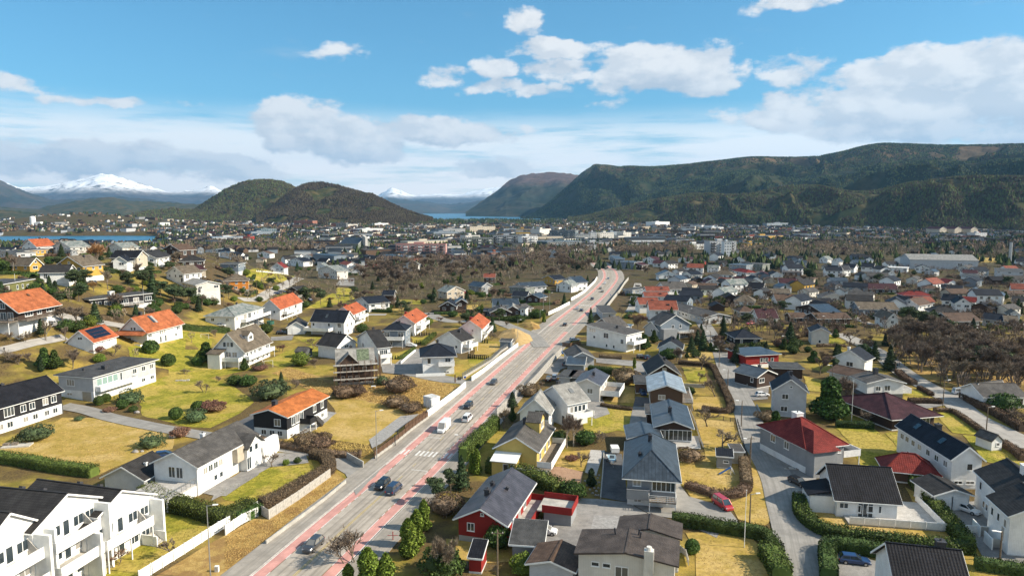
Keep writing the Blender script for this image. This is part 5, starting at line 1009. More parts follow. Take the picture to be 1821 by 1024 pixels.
# ======= middle distance houses
MID='''
U3|180 298 310 332|11 4.2 y 2.4 gable|navy white|above the left orange-roofed house
U3|312 330 450 312|9 3.0 x .6 flat|navy white|low wing joined to the navy roof above the orange-roofed house
U3|445 245 550 245|8 4.4 x 2 gable|navy darkbrown|behind the long clipped hedge left of the bare wood
U3|1005 355 1162 356|9 3.4 y 2.3 gable|navy darkbrown|with a row of four small windows, below the big spruce
U3|1168 318 1268 316|8 4.4 y 1.6 gable|slate darkbrown|joined behind the house with four small windows
U3|1075 215 1245 200|9 5 y 2.6 gable|weathered beige|right of the big spruce
U3|1290 150 1415 165|8 4.6 x 2 gable|slate grey|behind the beige house by the spruce
U3|1440 72 1545 72|8 5 x 2 gable|terracotta brown|with a small chimney, between two spruces
U3|1505 415 1700 412|9 3.2 y 2.2 gable|grey darkbrown|with two white windows above the side street
U3|1650 395 1790 395|9 3.4 y 2 gable|ltgrey brown|joined right of the brown house above the side street
U3|1540 345 1780 340|10 4 x 2.4 gable|slate white|behind the brown house above the side street
U3|1440 400 1510 400|6 2.5 x .6 flat|navy dgrey|a low garage left of the brown house
U3|1690 170 1821 175|9 4.6 x 1 flat|felt greygreen|boxy, near the wood edge
U4|45 330 190 345|8 4.4 x 1 flat|felt greygreen|boxy, left of the teal-roofed house
U4|160 335 395 320|9 4 x 2.2 gable|slate lgrey|with a sharp teal roof left of the ochre house
U4|360 245 480 262|9 4.6 y 2.2 gable|navy ochre|ochre walled, at the edge of the wood
U4|495 312 640 322|9 4.2 y 2.6 gable|weathered white|white front gable beside the main road bend
U4|560 268 695 290|8 5 y 3 gable|slate white|steep front gable behind the white house at the bend
U4|60 420 200 425|9 3 x 2 gable|navy dgrey|low and dark, above the hedge by the main road
U4|195 430 330 440|8 3.6 y 1.8 gable|slate darkbrown|with white framed end, by the main road
U4|0 545 135 560|10 3.4 y 1.6 gable|grey darkbrown|half hidden beside the small white annex
U4|140 545 190 547|5 4.6 x 1 flat|felt white|narrow annex beside the round shrubs
U4|1560 355 1780 350|13 4.6 x 3.4 gable|grey white|with a wide plain grey roof above the terracotta row
U4|1145 355 1235 365|14 3.4 x 1 flat|felt bluegrey|long flat workshop beside the main road wall
U4|950 590 1075 590|24 3.4 x 1 flat|felt lgrey|long flat garage row beside the main road wall
U4|1100 722 1195 730|5 2.5 x .3 shed|silver grey|open carport right of the dark gabled house
U4|1080 85 1255 95|14 6 x 1 flat|slate bluegrey|blue-grey commercial block where the main road bends
U4|1020 30 1078 60|8 6 x 1 flat|slate bluegrey|blue box left of the commercial block
U4|1180 110 1330 120|10 4 y 2 gable|maroon darkbrown|dark, right of the road bend
U4|1340 60 1475 70|9 4.5 y 2.6 gable|maroon white|white gable, upper of two maroon roofs
U4|1440 100 1600 105|10 3.2 x 2.4 gable|maroon white|with a white chimney, lower of two maroon roofs
U4|1500 215 1680 215|10 4 y 2.8 gable|slate white|teal-black roof above the terracotta row
U4|1725 200 1821 215|9 3.6 y 2 gable|navy white|white walls right of the teal-black roof
U4|1690 55 1795 65|9 3.5 y 1.8 gable|maroon white|half hidden by trees
U5|75 195 240 200|12 3.4 x 2.6 hip|charcoal white|big hipped roof left of the lane
U5|370 205 570 215|10 3.2 x 2.6 hip|tan white|with a skylight between two dark roofs
U5|300 292 428 292|9 3 y 2.4 gable|maroon white|white gable with two small windows
U5|400 272 510 282|9 3 x 2 gable|terracotta beige|joined right of the maroon gable
U5|450 358 580 362|9 2.8 x 2 hip|charcoal beige|low, above the long garage row
U5|588 470 780 478|13 3.1 x 2.9 hip|tan white|wide two-tone roof right of the long garage row
U5|290 634 555 622|34 3 y 1.6 gable|grey lgrey|the long garage row with four chimneys
U5|560 168 700 192|9 3.2 x 1.8 hip|red white|bright red roof below the dark boxes
U5|745 208 900 216|10 3.2 y 2 gable|maroon white|white gable right of the bright red roof
U5|600 270 760 272|10 3 x 2.2 gable|maroon darkbrown|dark, above the black roof
U5|1030 292 1195 296|9 3.4 x 2.4 gable|maroon white|with a round dish on its roof
U5|670 342 860 352|11 2.8 x 3 gable|black darkbrown|broad black roof in the middle of the estate
U5|870 388 1130 394|10 2.6 x 1.8 gable|tan brown|long pale brown roof in the middle of the estate
U5|1000 462 1310 466|10 3 x 2.3 gable|brown white|long brown roof with a white end gable
U5|1190 525 1465 592|9 3 y 2.6 gable|slate darkbrown|tent-like dark green roof
U5|1450 432 1680 436|10 3.1 y 2.2 gable|grey offwhite|cream front above the straw field
U5|1400 642 1722 640|10 3 x 1.7 gable|brown darkbrown|long and low with deep brown eaves
U5|1150 632 1292 632|8 2.6 x 1.5 gable|brown darkbrown|small, left of the long brown bungalow
U5|820 636 1010 636|10 2.8 x 3.2 gable|maroon white|two white dormers in a maroon roof
U5|640 572 790 572|9 2.8 x 1.9 hip|brown beige|small, left of the dormered maroon roof
U5|600 832 840 832|11 3.2 x 2.2 hip|navy black|blue-black roof with white windows
U5|1345 768 1515 776|9 5 y 1.4 gable|navy offwhite|plain pale box with two windows in its end
U5|530 112 700 122|12 6 x 1 flat|slate bluegrey|dark teal box
U5|705 102 860 112|12 5.5 x 1 flat|felt greygreen|grey box right of the dark teal box
U5|575 66 685 68|8 4 y 2.6 gable|navy white|white gable over the dark teal box
U5|940 215 1060 215|9 3.2 y 2.2 gable|navy white|small white gable below the brown box
U5|1090 106 1170 106|8 4.6 x 2.6 gable|navy white|navy roof left of its white gable
U5|1165 122 1245 124|8 4.6 y 2.6 gable|navy white|bright white gable beside the tall pine
U5|1080 188 1245 192|12 4 x 1 flat|brfelt brown|brown flat box
U5|1480 155 1575 162|8 4.4 x 2.6 gable|navy offwhite|navy roof right of the tall pine
U5|1575 160 1650 165|9 5 y 2.8 gable|navy white|bright white gable right of the tall pine
U5|1540 80 1610 84|8 4.4 y 2.6 gable|slate white|white gable in the upper row
U5|1420 55 1500 60|8 4 y 2.4 gable|weathered white|pale gable at the wood edge
U5|1650 140 1760 146|9 4 x 2.6 gable|navy white|navy roof between two white gables
U6|480 208 565 208|8 4.4 y 2.4 gable|tan white|small white gable before the warehouse
U6|230 135 350 140|10 4 x 2.8 gable|navy white|navy roof with skylight
U6|490 142 680 150|12 3.6 x 1 flat|whitefelt white|white flat-roofed hall
U6|300 350 590 356|12 2.9 x 2.6 gable|maroon darkbrown|long black-purple roof
U6|460 290 600 292|8 2.8 x 2 gable|grey ochre|ochre wall
U6|100 312 270 318|10 3 x 1.8 hip|grey bluegrey|grey, left of the long black-purple roof
U6|640 412 930 418|9 2.8 x 1.8 hip|red red|the brightest red roof of the right half
U6|215 548 590 552|11 3 x 2.6 gable|tan bluegrey|long grey-brown roof with blue-grey end wall
U6|370 590 500 600|8 2.8 y 1.8 gable|grey bluegrey|low front wing of the grey-brown roof
U6|480 650 600 652|12 4 y 2.6 gable|tan white|white gable behind the bare birches
U6|610 492 790 512|12 4 y 2.6 gable|brown white|white gable left of the umbrella pines
U6|1150 492 1310 500|13 5 y 2.6 gable|navy white|two-storey white gable behind the umbrella pines
U6|920 574 1195 584|10 3 x 2.4 hip|charcoal offwhite|broad grey roof behind the umbrella pines
U6|1120 668 1400 664|12 4.6 x 2.4 gable|brown darkbrown|dark timber with verandas right of the pines
U6|1420 642 1622 662|9 3 x 2 gable|navy lgrey|black roof right of the dark timber villa
U6|1640 668 1760 676|9 3 x 1.8 gable|tan white|low, at the right edge
U6|1680 600 1790 606|8 3 y 1.6 gable|tan white|small white gable at the right edge
U6|1020 342 1220 352|10 3 x 1.6 gable|black darkbrown|black roof right of the bright red roof
U6|850 345 1000 350|10 3 x 1.8 hip|brown beige|brown roof above the bright red roof
U6|1270 372 1400 380|8 3 y 1.6 gable|slate bluegrey|bluish roof in the right estate
U6|1210 212 1450 238|10 3 x 1 flat|felt lgrey|terrace row with small white upstands
U6|1560 172 1821 182|26 6 x 1 flat|felt lgrey|long industrial hall at the right edge
U6|760 145 900 150|9 4 y 2.4 gable|black white|small gable in front of the warehouse
U6|1230 195 1370 200|9 4 x 2 gable|maroon white|maroon roof in front of the warehouse
U6|0 160 60 165|8 5 y 2.8 gable|navy white|white gable at the left end of the navy row
U6|1710 470 1821 478|10 3 x 2 gable|charcoal beige|low dark roof at the right edge
U6|1020 460 1150 470|9 4.6 x 2.6 gable|navy white|navy roof joined to the two-storey white gable
F1|215 428 358 432|10 4.6 y 3.6 gable|redor white|red roof with a dormer, against the water
F1|520 430 690 438|10 4.6 y 2.7 gable|weathered offwhite|grey roof with dark chimney, against the water
F1|218 480 560 452|10 3.2 x 1 flat|felt ochre|flat brown front with glazed corner
F1|0 492 165 498|9 3.2 x 1 flat|felt lgrey|low grey, at the left edge above the birch
F1|290 612 410 602|9 3.6 y 2.4 gable|tan ochre|ochre gable, lower of two
F1|548 622 810 625|11 4.6 y 3.6 gable|tan ochre|ochre gable with yellow balconies
F1|390 688 662 682|9 4.4 x 2.2 gable|charcoal white|two-storey white front above the round cypress
F1|1090 538 1340 538|9 5 x 2.6 gable|black beige|long black roof with three skylights
F1|1108 578 1242 576|8 4.6 y 2 gable|navy white|glazed white gable with balcony
F1|1532 545 1678 522|12 4 x 3 gable|charcoal white|four small windows under a wide charcoal roof
F1|1062 436 1200 442|9 4 y 2.2 gable|weathered offwhite|pale roof at the water side
F1|1600 462 1765 470|9 4.6 y 2.6 gable|brown darkbrown|brown roof with a white gable front
F1|1632 692 1802 700|10 4.2 y 3 gable|tan white|white gable with sloping porch beside the pines
F1|0 412 90 412|8 3.6 x 1.8 gable|slate lgrey|half cut by the left edge
F1|560 470 700 470|8 3 x 1 flat|felt grey|low wing under the grey roof
F2|100 578 340 572|11 3.4 x 2.6 hip|charcoal darkbrown|broad dark roof
F2|235 660 362 655|9 3.6 x 2 hip|maroon beige|maroon roof over yellowish walls
F2|360 466 580 470|11 3.4 y 1.6 gable|weathered white|low white gable
F2|505 605 680 605|10 4.4 x 1 flat|felt bluegrey|flat roofed with outdoor stairs
F2|870 502 990 504|9 4.6 y 2.4 gable|brown white|white gable with a slim chimney
F2|1000 642 1130 642|9 3.8 y 3.6 gable|red white|pinkish red roof over a white gable
F2|1172 572 1322 582|10 4.4 y 2.8 gable|navy white|navy roof beside the pinkish roof
F2|1320 532 1420 536|9 4 y 2.4 gable|brown white|small brown roof behind the navy roof
F2|1465 655 1652 676|9 6 y 3.2 gable|weathered offwhite|tall pale gable house
F2|1450 625 1540 625|8 4 y 2.2 gable|weathered white|behind the tall pale gable house
U2|540 108 780 100|10 4.8 x 2.6 hip|tan orangewood|vivid orange timber with hipped roof
U2|85 110 270 150|10 3.4 x 1.4 gable|ltgrey offwhite|pale plain roof behind the pines
U2|1165 190 1270 200|7 2.8 y 1.6 gable|charcoal darkbrown|little dark garage beside the blue cars
F3|95 645 242 645|9 5 y 2.8 gable|brown white|brown roof with white front balconies
F3|20 600 95 615|9 4 x 2.2 gable|terracotta white|terracotta roof behind the white balconies
F3|645 612 782 614|9 5 y 2.7 gable|weathered white|small white box with pale roof in the bare wood
F3|800 548 982 545|10 4.6 x 1 flat|felt white|white flat roofed
F3|1046 552 1206 552|10 3.6 x 2.4 gable|maroon white|maroon roof over a white front
F3|430 528 500 535|9 5 y 2 gable|slate offwhite|narrow pale house right of the pine
F3|592 535 668 535|8 4 y 2.2 gable|maroon beige|beige gable below the pink apartments
F3|1370 545 1470 545|9 4.6 y 2.4 gable|navy white|white gable before the brick block
F3|270 592 352 596|8 3.6 y 1.8 gable|maroon red|dark red cottage
F3|1655 488 1785 488|10 4.6 y 2.4 gable|slate white|white gable below the white offices
F3|510 690 660 690|9 3.6 y 2 gable|tan beige|low, lost among bare trees
F3|1010 540 1040 540|7 3.4 x 1.5 gable|terracotta white|tiny, left of the maroon roof
F4|0 490 130 490|9 4.4 y 2.2 gable|navy white|small white house at the wood edge
'''
ROOFN={'slate':'blue-grey metal','felt':'flat grey','whitefelt':'flat white','ltgrey':'pale grey tiled'}
SHORT=[]; HK=1.12
for i,ln in enumerate(x for x in MID.strip().splitlines() if x.strip()):
 fr,ab,pr,cl,where=ln.split('|'); ax,ay,bx,by=map(float,ab.split()); d_,h_,rg,rs,rf=pr.split(); rm_,wm_=cl.split()
 wn_=WN.get(wm_,wm_); rn_=ROOFN.get(rm_,RM[rm_][2]);
 lab=f'{wn_} house with {rn_} roof, {where}'
 for alt in (f'{wn_} {rn_} roofed house, {where}',f'{wn_} house, {where}'):
  if len(lab.split())>16:lab=alt
 sh_=f'the {wn_} house with {rn_} roof'; nm='garage' if 'garage' in where else 'building' if ('hall' in where or 'workshop' in where or 'commercial' in where or 'box' in where.split()) else 'house'
 far= False
 s=H(lab,fr,(ax,ay),(bx,by),float(d_),float(h_),rg if rg in 'xy' else 'x',float(rs),rf,rm_,wm_,wins='auto',chim= None if (i%3 and rf!='flat' and nm=='house') else [],over=.5,name=nm,cat=nm,seed=i)
 SHORT.append((s.c.x,s.c.y,sh_))
 if fr in ('U5','U6') and i%4==0 and nm=='house':s.balcony('S',.1,.6,.5 if float(h_)<4 else 2.4,out=2,m='whitep',solid=i%8==0,posts= False )
HK=K
def block(label,fr,A,B,depth,h,wm,rm='felt',rows=3,cols=10,wz=1.3,ww=1.6,cat='building',name='apartment_block',band= False ,balc=0,frc='frame',dz=0):
 s=H(label,fr,A,B,depth,h,roof='flat',rm=rm,wm=wm,wins={},chim=[],over=.15,name=name,cat=cat,dz=dz)
 sh=h/rows
 for k in range(rows):
  if band:
   s.win('S',.5,k*sh+sh*.3,s.L*.94,sh*.5,fr=frc,mull=5)
  else :
   for i in range(cols):
    s.win('S',(i+.5)/cols,k*sh+sh*.25,ww,wz,fr=frc)
   for i in range(max(1,int(depth/5))):s.win('E',(i+.5)/max(1,int(depth/5)),k*sh+sh*.25,ww,wz,fr=frc)
 for i in range(balc):
  u0=(i+.15)/balc; s_= None
  for k in range(1,rows):s.balcony('S',u0,u0+.5/balc,k*sh,out=1.5,m='whitep' if i%2 else 'dframe',posts= False )
 s.block('roof_plant_room',-s.L*.15,s.L*.05,-2,2.5,h+.3,h+2.2,wm)
 return s
block('long pink four-storey apartment block with dark balconies and small red gables','F3',(572,412),(1062,412),14,11.5,'pink','terracotta',4,16,balc=7)
block('grey-green apartment block right of the pink block','F3',(1222,352),(1528,350),16,12,'greygreen','felt',4,13,frc='dframe',balc=6)
block('white framed glazed apartment block in the town centre','F3',(1528,326),(1815,326),16,15,'lgrey','felt',5,13,ww=2.4,wz=1.8,balc=6)
block('yellow-tan tower block with square openings behind the white block','F4',(97,262),(238,262),14,21,'ochre','felt',4,4,ww=5,wz=3)
block('white six-storey block with dark window openings','F4',(155,332),(310,330),14,15,'white','felt',5,6,ww=2.4,balc=2)
block('broad windowless beige hall with dark top edge','F4',(308,335),(555,332),40,10,'beige','charcoal',1,2,name='shopping_hall')
block('teal glass office with white fins','F4',(425,275),(678,277),30,15,'glassy','felt',4,10,ww=3,wz=2.4,name='office_building')
block('low dark glass building stepping down before the wood','F4',(405,388),(742,380),26,8,'glassy','slate',2,14,ww=3,wz=2.2,name='office_building')
block('cream apartment block, left of two, in the valley','F4',(682,312),(830,312),14,12,'offwhite','felt',4,8)
block('cream apartment block, second from left, slightly higher','F4',(818,292),(890,292),14,14,'white','felt',5,4)
block('cream apartment block with dark centre, right of the pair','F4',(925,297),(1058,295),14,13,'offwhite','felt',4,7)
block('pale apartment block furthest right in the valley row','F4',(1150,295),(1228,293),14,12,'offwhite','felt',4,4)
block('long low grey hall before the cream apartments','F4',(745,395),(1040,392),26,6,'lgrey','felt',1,6,name='hall')
block('long dark office with a bright white framed window band','F4',(1228,372),(1560,370),20,9,'white','slate',1,3,band= True ,name='office_building')
block('dark upper storey set back behind the white window band','F4',(1180,345),(1570,345),16,12,'dgrey','slate',2,10,name='office_building')
block('bright white industrial hall below the right mountain','F4',(1465,192),(1605,190),40,12,'white','whitefelt',1,3,name='hall')
block('grey apartment block with tall white stair tower','F5',(345,382),(605,380),14,14,'lgrey','felt',5,9,balc=3)
block('slim white stair tower of the grey apartment block','F5',(487,388),(560,388),10,15,'white','felt',5,3)
block('low red brick and grey block behind the white gables','F3',(1510,492),(1618,490),16,7,'brick','slate',2,6)
block('flat school-like building with yellow roof strip','F5',(720,400),(855,398),20,6,'ochre','felt',1,5,name='hall')
block('long yellow-lit hall roof across the right valley','F5',(800,330),(1065,325),30,5,'ochre','felt',1,6,name='hall')
for k,x in enumerate((865,1012,1170)):H(('left','middle','right')[k]+'most long pale apartment row with maroon roof at the mountain foot' if k!=1 else 'middle long pale apartment row with maroon roof at the mountain foot','F6',(x,258),(x+135,262),16,12,'x',4,rm='maroon',wm='beige',group='apartment rows under the mountain',name='apartment_block',cat='building',chim=[])
H('long grey warehouse with sawtooth-lit pale roof in the right middle distance','F6',(710,560),(1378,572),30,7,'x',3.5,rm='ltgrey',wm='lgrey',name='warehouse',cat='warehouse',chim=[],wins={'S':[([.73,.75,.88,.9],2.5,2,2.2)]})
block('white shopping building with red sign band by the harbour road','F2',(1115,175),(1220,175),20,12,'offwhite','felt',2,4,name='office_building')
block('pink-brown office block on the slope of the twin hills','F2',(1225,178),(1410,180),20,14,'brick','felt',3,8,name='office_building')
block('dark glass block above the sandy lot','F2',(1600,118),(1740,120),24,22,'glassy','felt',3,6,name='office_building')
block('dark columned block right of the sandy lot','F2',(1640,200),(1740,200),18,16,'dgrey','felt',3,6,name='office_building')
block('long low harbour warehouse, front one','F2',(430,345),(740,340),30,7,'lgrey','silver',1,6,name='warehouse',cat='warehouse')
block('long low harbour warehouse, rear one','F2',(810,290),(1040,285),30,8,'bluegrey','slate',1,5,name='warehouse',cat='warehouse')
block('dark red storage hall on the harbour','F2',(730,335),(800,335),16,8,'red','felt',1,2,name='warehouse',cat='warehouse')
for fr,A,B,dp,h,w_,rf,rw,cl,lb in (('F3',(365,205),(500,203),16,7,'white','felt',1,5,'white hall below the twin hills'),('F3',(240,262),(450,255),26,7,'lgrey','whitefelt',1,6,'long pale hall left of the church trees'),('F3',(945,292),(1180,288),34,9,'bluegrey','slate',2,10,'long slate-blue hall behind the pink apartments'),('F3',(1035,262),(1255,258),30,9,'grey','felt',2,9,'long grey hall further behind the pink apartments'),('F3',(1258,325),(1400,322),16,13,'offwhite','felt',4,7,'cream block just above the grey-green apartments'),('F3',(1300,238),(1550,235),20,12,'beige','felt',3,11,'beige block row in the far town centre'),('F3',(690,385),(1080,372),18,8,'beige','weathered',2,14,'tan low block right behind the pink apartments'),('F2',(905,262),(1060,258),24,9,'glassy','slate',2,7,'teal hall at the harbour end'),('F5',(130,412),(335,408),18,6,'white','felt',1,8,'flat white hall left of the grey apartment block'),('F5',(355,245),(480,242),24,7,'lgrey','silver',1,5,'pale hall in the far right town'),('F5',(905,205),(1160,200),14,10,'bluegrey','slate',3,12,'blue-grey row at the foot of the forest'),('F6',(335,338),(530,336),18,7,'brown','slate',2,9,'long brown block in the far right town'),('F6',(1350,300),(1465,298),14,9,'lgrey','felt',3,6,'grey block right of the maroon-roofed rows'),('F4',(1000,292),(1150,288),18,11,'bluegrey','slate',3,7,'slate block between the cream apartments'),('F4',(330,262),(440,258),20,12,'offwhite','felt',3,5,'white hall left of the teal glass office'),('F3',(1080,432),(1215,428),20,8,'concrete','felt',2,6,'concrete low block below the grey-green apartments'),('F4',(1640,350),(1800,348),22,7,'dgrey','felt',1,6,'dark low hall right of the white banded office'),('F3',(0,205),(90,202),20,12,'brick','slate',3,5,'red and dark block at the left below the hills')):
 block(lb,fr,A,B,dp,h,w_,rf,rw,cl,name='hall' if 'hall' in lb else 'apartment_block')
s=H('dark church roof beside a slim pale tower','F3',(25,400),(205,405),20,8,'x',6,rm='slate',wm='greygreen',name='church',cat='church',chim=[],wins={'S':[([.2,.4,.6,.8],3,1.2,3)]})
b=MB(); b.box(s.L/2+1,s.L/2+5,-4,0,-1,15); o=link('tower',b.mesh('tower',wallm['concrete']),s.root)
b=MB(); b.prism([(s.L/2+.9,-4.1,15),(s.L/2+5.1,-4.1,15),(s.L/2+5.1,.1,15),(s.L/2+.9,.1,15)],[(s.L/2+1,-4,17),(s.L/2+1.2,-4,17),(s.L/2+1.2,0,17),(s.L/2+1,0,17)]); link('tower_cap',b.mesh('tower_cap',wallm['concrete']),o)
p=at('F1',325,225); e_=empty('silo',p,0,'white cylindrical silo with a low hall on the far wooded shore','silo')
b=MB(); b.tube((0,0,-2),(0,0,26),8,8,16); b.tube((0,0,26),(0,0,29),8,3,16); link('tank',b.mesh('tank',M['trim']),e_)
b=MB(); b.box(10,28,-6,6,-2,11); link('hall',b.mesh('hall',M['trim']),e_)
p=at('F6',1682,628); e_=empty('industrial_chimney',p,0,'slender blue-grey industrial chimney at the right','chimney')
b=MB(); b.tube((0,0,-1),(0,0,24),1.5,1.3,14); link('stack',b.mesh('stack',M['steel']),e_); b=MB(); b.tube((0,0,24),(0,0,24.6),1.5,1.5,14); link('rim',b.mesh('rim',M['dsteel']),e_)
# ======= vegetation
def tris(P,size,rng,up=0.0):
 n=len(P); a=rng.normal(size=(n,3)); a/=np.linalg.norm(a,axis=1)[:, None ]
 b=rng.normal(size=(n,3)); b-=(b*a).sum(1)[:, None ]*a; b/=np.linalg.norm(b,axis=1)[:, None ]
 s=(np.ones(n)*size*rng.uniform(.6,1.3,n))[:, None ]
 V=np.stack([P+a*s,P-a*s*.5+b*s*.75,P-a*s*.5-b*s*.75],1).reshape(-1,3)
 return V,np.arange(3*n).reshape(n,3)
def cat_mesh(parts):
 V=[]; Fs=[]; o=0
 for v,f in parts:V.append(v); Fs.append(np.asarray(f)+o); o+=len(v)
 return np.concatenate(V),np.concatenate(Fs)
def ell_core(c,r,seed,nu=10,nv=7):
 u=np.linspace(0,2*math.pi,nu,endpoint= False ); v=np.linspace(0,math.pi,nv); U,W=np.meshgrid(u,v)
 k=.85+.3*vn(U*2+seed,W*2,seed)
 P=np.stack([np.cos(U)*np.sin(W)*r[0]*k+c[0],np.sin(U)*np.sin(W)*r[1]*k+c[1],np.cos(W)*r[2]*k+c[2]],-1).reshape(-1,3)
 f=[]
 for i in range(nv-1):
  for j in range(nu):a=i*nu+j; b=i*nu+(j+1)%nu; f+=[(a,a+nu,b),(b,a+nu,b+nu)]
 return P,np.array(f)
def trunk_mesh(h,r,m,lean=0):
 b=MB(); b.tube((0,0,-.4),(lean*.5,0,h*.5),r,r*.75,7); b.tube((lean*.5,0,h*.5),(lean,0,h),r*.75,r*.35,6); return b.mesh('trunk',m)
def conifer(H0,R,seed,kind='spruce'):
 rng=np.random.default_rng(seed); n=2600; parts=[]
 z=rng.uniform(0,1,n)**1.15
 if kind=='spruce':rad=(1-z)**.85*(.78+.22*np.cos(z*2*math.pi*9))+.03
 elif kind=='thuja':rad=np.minimum(1,(1-z)**.5*1.15)*(.8+.2*np.sin(z*9+seed))*np.minimum(1,.55+z*3)
 else :rad=np.sqrt(np.clip(1-(z*2-1)**2,0,1))
 th=rng.uniform(0,2*math.pi,n); rr=R*rad*(1-.45*rng.uniform(0,1,n)**2)*(.82+.36*vn(th*1.6+seed,z*5,seed))
 P=np.stack([np.cos(th)*rr,np.sin(th)*rr,H0*(.06+.94*z)-.12*rr],1)
 parts.append(tris(P,.26 if kind!='thuja' else .2,rng))
 for k in range(6):
  z0=k/6; P2,f2=ell_core((0,0,H0*(.1+.86*(z0+.08))),(R*.62*max(.12,(1-z0)**.8),)*2+(H0*.12,),seed+k); parts.append((P2,f2))
 V,Fa=cat_mesh(parts); return V,Fa
def pine_crown(H0,R,seed):
 rng=np.random.default_rng(seed); parts=[]
 for k in range(13):
  a=rng.uniform(0,6.28); q=rng.uniform(.1,.75)*R; zc=H0*(.5+.45*rng.uniform()*(1-q/R*.4)); r=R*rng.uniform(.28,.45)
  c=np.array([math.cos(a)*q,math.sin(a)*q,zc]); n=200
  d=rng.normal(size=(n,3)); d/=np.linalg.norm(d,axis=1)[:, None ]
  parts.append(tris(c+d*np.array([r,r,r*.55])*rng.uniform(.7,1.1,(n,1)),.27,rng)); parts.append(ell_core(c,(r*.7,r*.7,r*.36),seed+k,8,5))
 return cat_mesh(parts)
def shrub_crown(R,Hh,seed,n=900,size=.13,ragged=.2):
 rng=np.random.default_rng(seed); d=rng.normal(size=(n,3)); d[:,2]=np.abs(d[:,2])*1.0-.25; d/=np.linalg.norm(d,axis=1)[:, None ]
 th=np.arctan2(d[:,1],d[:,0]); k=1-ragged/2+ragged*vn(th*2+seed,d[:,2]*3+5,seed)*1.2
 P=d*np.array([R,R,Hh*.58])*(k*rng.uniform(.9,1.04,n))[:, None ]+[0,0,Hh*.45]; P[:,2]=np.maximum(P[:,2],.05)
 c=ell_core((0,0,Hh*.45),(R*.9,R*.9,Hh*.5),seed,12,8)
 return cat_mesh([tris(P,size,rng),c])
def bare_tree(H0,R,seed,twigs=2300,multi=1):
 rnd=random.Random(seed); rng=np.random.default_rng(seed); limb=MB(); tips=[]
 def grow(p,d,l,r,lev):
  q=p+d*l; limb.tube(p,q,r,r*.68,5 if lev<2 else 3)
  if lev>=3:tips.append((p,q)); return
  for _ in range(rnd.choice((3,3,4)) if lev else rnd.choice((4,5,6))):
   a=Vector((rnd.gauss(0,1),rnd.gauss(0,1),rnd.gauss(.75,.45))).normalized()
   nd=(d*.8+a*(.7 if lev else .62)).normalized(); grow(p+d*l*rnd.uniform(.45 if lev else .75,1),nd,l*rnd.uniform(.62,.88),r*.58,lev+1)
 for k in range(multi):
  o=Vector((rnd.uniform(-.3,.3),rnd.uniform(-.3,.3),-.3))*(multi>1); d=Vector((rnd.gauss(0,.12+.2*(multi>1)),rnd.gauss(0,.12+.2*(multi>1)),1)).normalized()
  grow(Vector((o.x,o.y,-.3)),d,H0*(.3 if H0>5 else .38),H0*.022/(1+.5*(multi>1)),0)
 segs=[]
 T=np.array([[*a,*b] for a,b in tips]); idx=rng.integers(0,len(T),twigs); t=rng.uniform(.2,1.05,(twigs,1))
 A=T[idx,:3]*(1-t)+T[idx,3:]*t; d=(T[idx,3:]-T[idx,:3]); d/=np.linalg.norm(d,axis=1)[:, None ]+1e-6
 d=d+rng.normal(size=(twigs,3))*.7; d[:,2]+=.45; d/=np.linalg.norm(d,axis=1)[:, None ]
 ln=rng.uniform(.4,1.2,(twigs,1))*H0*.1; B=A+d*ln; s=np.cross(d,rng.normal(size=(twigs,3))); s/=np.linalg.norm(s,axis=1)[:, None ]; wd=.02+.0008*H0
 V=np.stack([A-s*wd,A+s*wd,B],1).reshape(-1,3)
 zs=V[:,2].max(); k=H0/zs
 for i,v in enumerate(limb.v):limb.v[i]=(v[0]*k,v[1]*k,v[2]*k)
 rs=np.percentile(np.hypot(V[:,0],V[:,1]),96)*k; kr=R/rs
 V=V*k; V[:,0]*=kr; V[:,1]*=kr
 limb.v=[(v[0]*kr,v[1]*kr,v[2]) for v in limb.v]
 return limb,(V,np.arange(len(V)).reshape(-1,3))
PROTO={}
def proto(kind,i,build):
 PROTO.setdefault(kind,[]).append(build)
def add_needle(kind,H0,R,seed,shape,m,bark='bark',th=.2):
 V,Fa=conifer(H0,R,seed,shape) if shape!='pine' else pine_crown(H0,R,seed)
 PROTO.setdefault(kind,[]).append((H0,trunk_mesh(H0*(.85 if shape!='pine' else .9),.16 if shape!='pine' else .2,M[bark]),np_mesh('crown',V,Fa,M[m])))
for i in range(3):add_needle('spruce',9,2.5,10+i,'spruce','needle')
for i in range(2):add_needle('thuja',5,1.15,20+i,'thuja','bright')
for i in range(2):add_needle('darkthuja',5,1.7,30+i,'thuja','leaf')
for i in range(3):add_needle('pine',9,4.0,40+i,'pine','pine')
add_needle('cypress',4.5,.8,50,'thuja','needle')
for kind,tm,mult,Hh,Rr,seeds in (('bare','twig',1,8,2.7,(60,61,62,63)),('birch','twig',1,11,2.7,(70,71)),('fruit','twig',1,3.6,2.3,(80,81)),('barebush','twig',3,3.0,1.9,(90,91)),('redbush','twig_red',3,1.8,1.5,(95,96)),('gold','twig_gold',1,9,3.4,(98,))):
 for sd_ in seeds:
  lm,(V,Fa)=bare_tree(Hh,Rr,sd_,{'bare':4200,'birch':4200,'fruit':800,'barebush':1700,'redbush':1500,'gold':3600}[kind],mult)
  if kind=='gold':
   rng=np.random.default_rng(5); P=V[rng.integers(0,len(V),2600)]; V,Fa=cat_mesh([(V,Fa),tris(P,.14,rng)])
  PROTO.setdefault(kind,[]).append((Hh,lm.mesh('trunk',M['bark_pale' if kind=='birch' else 'bark']),np_mesh('crown',V,Fa,M[tm])))
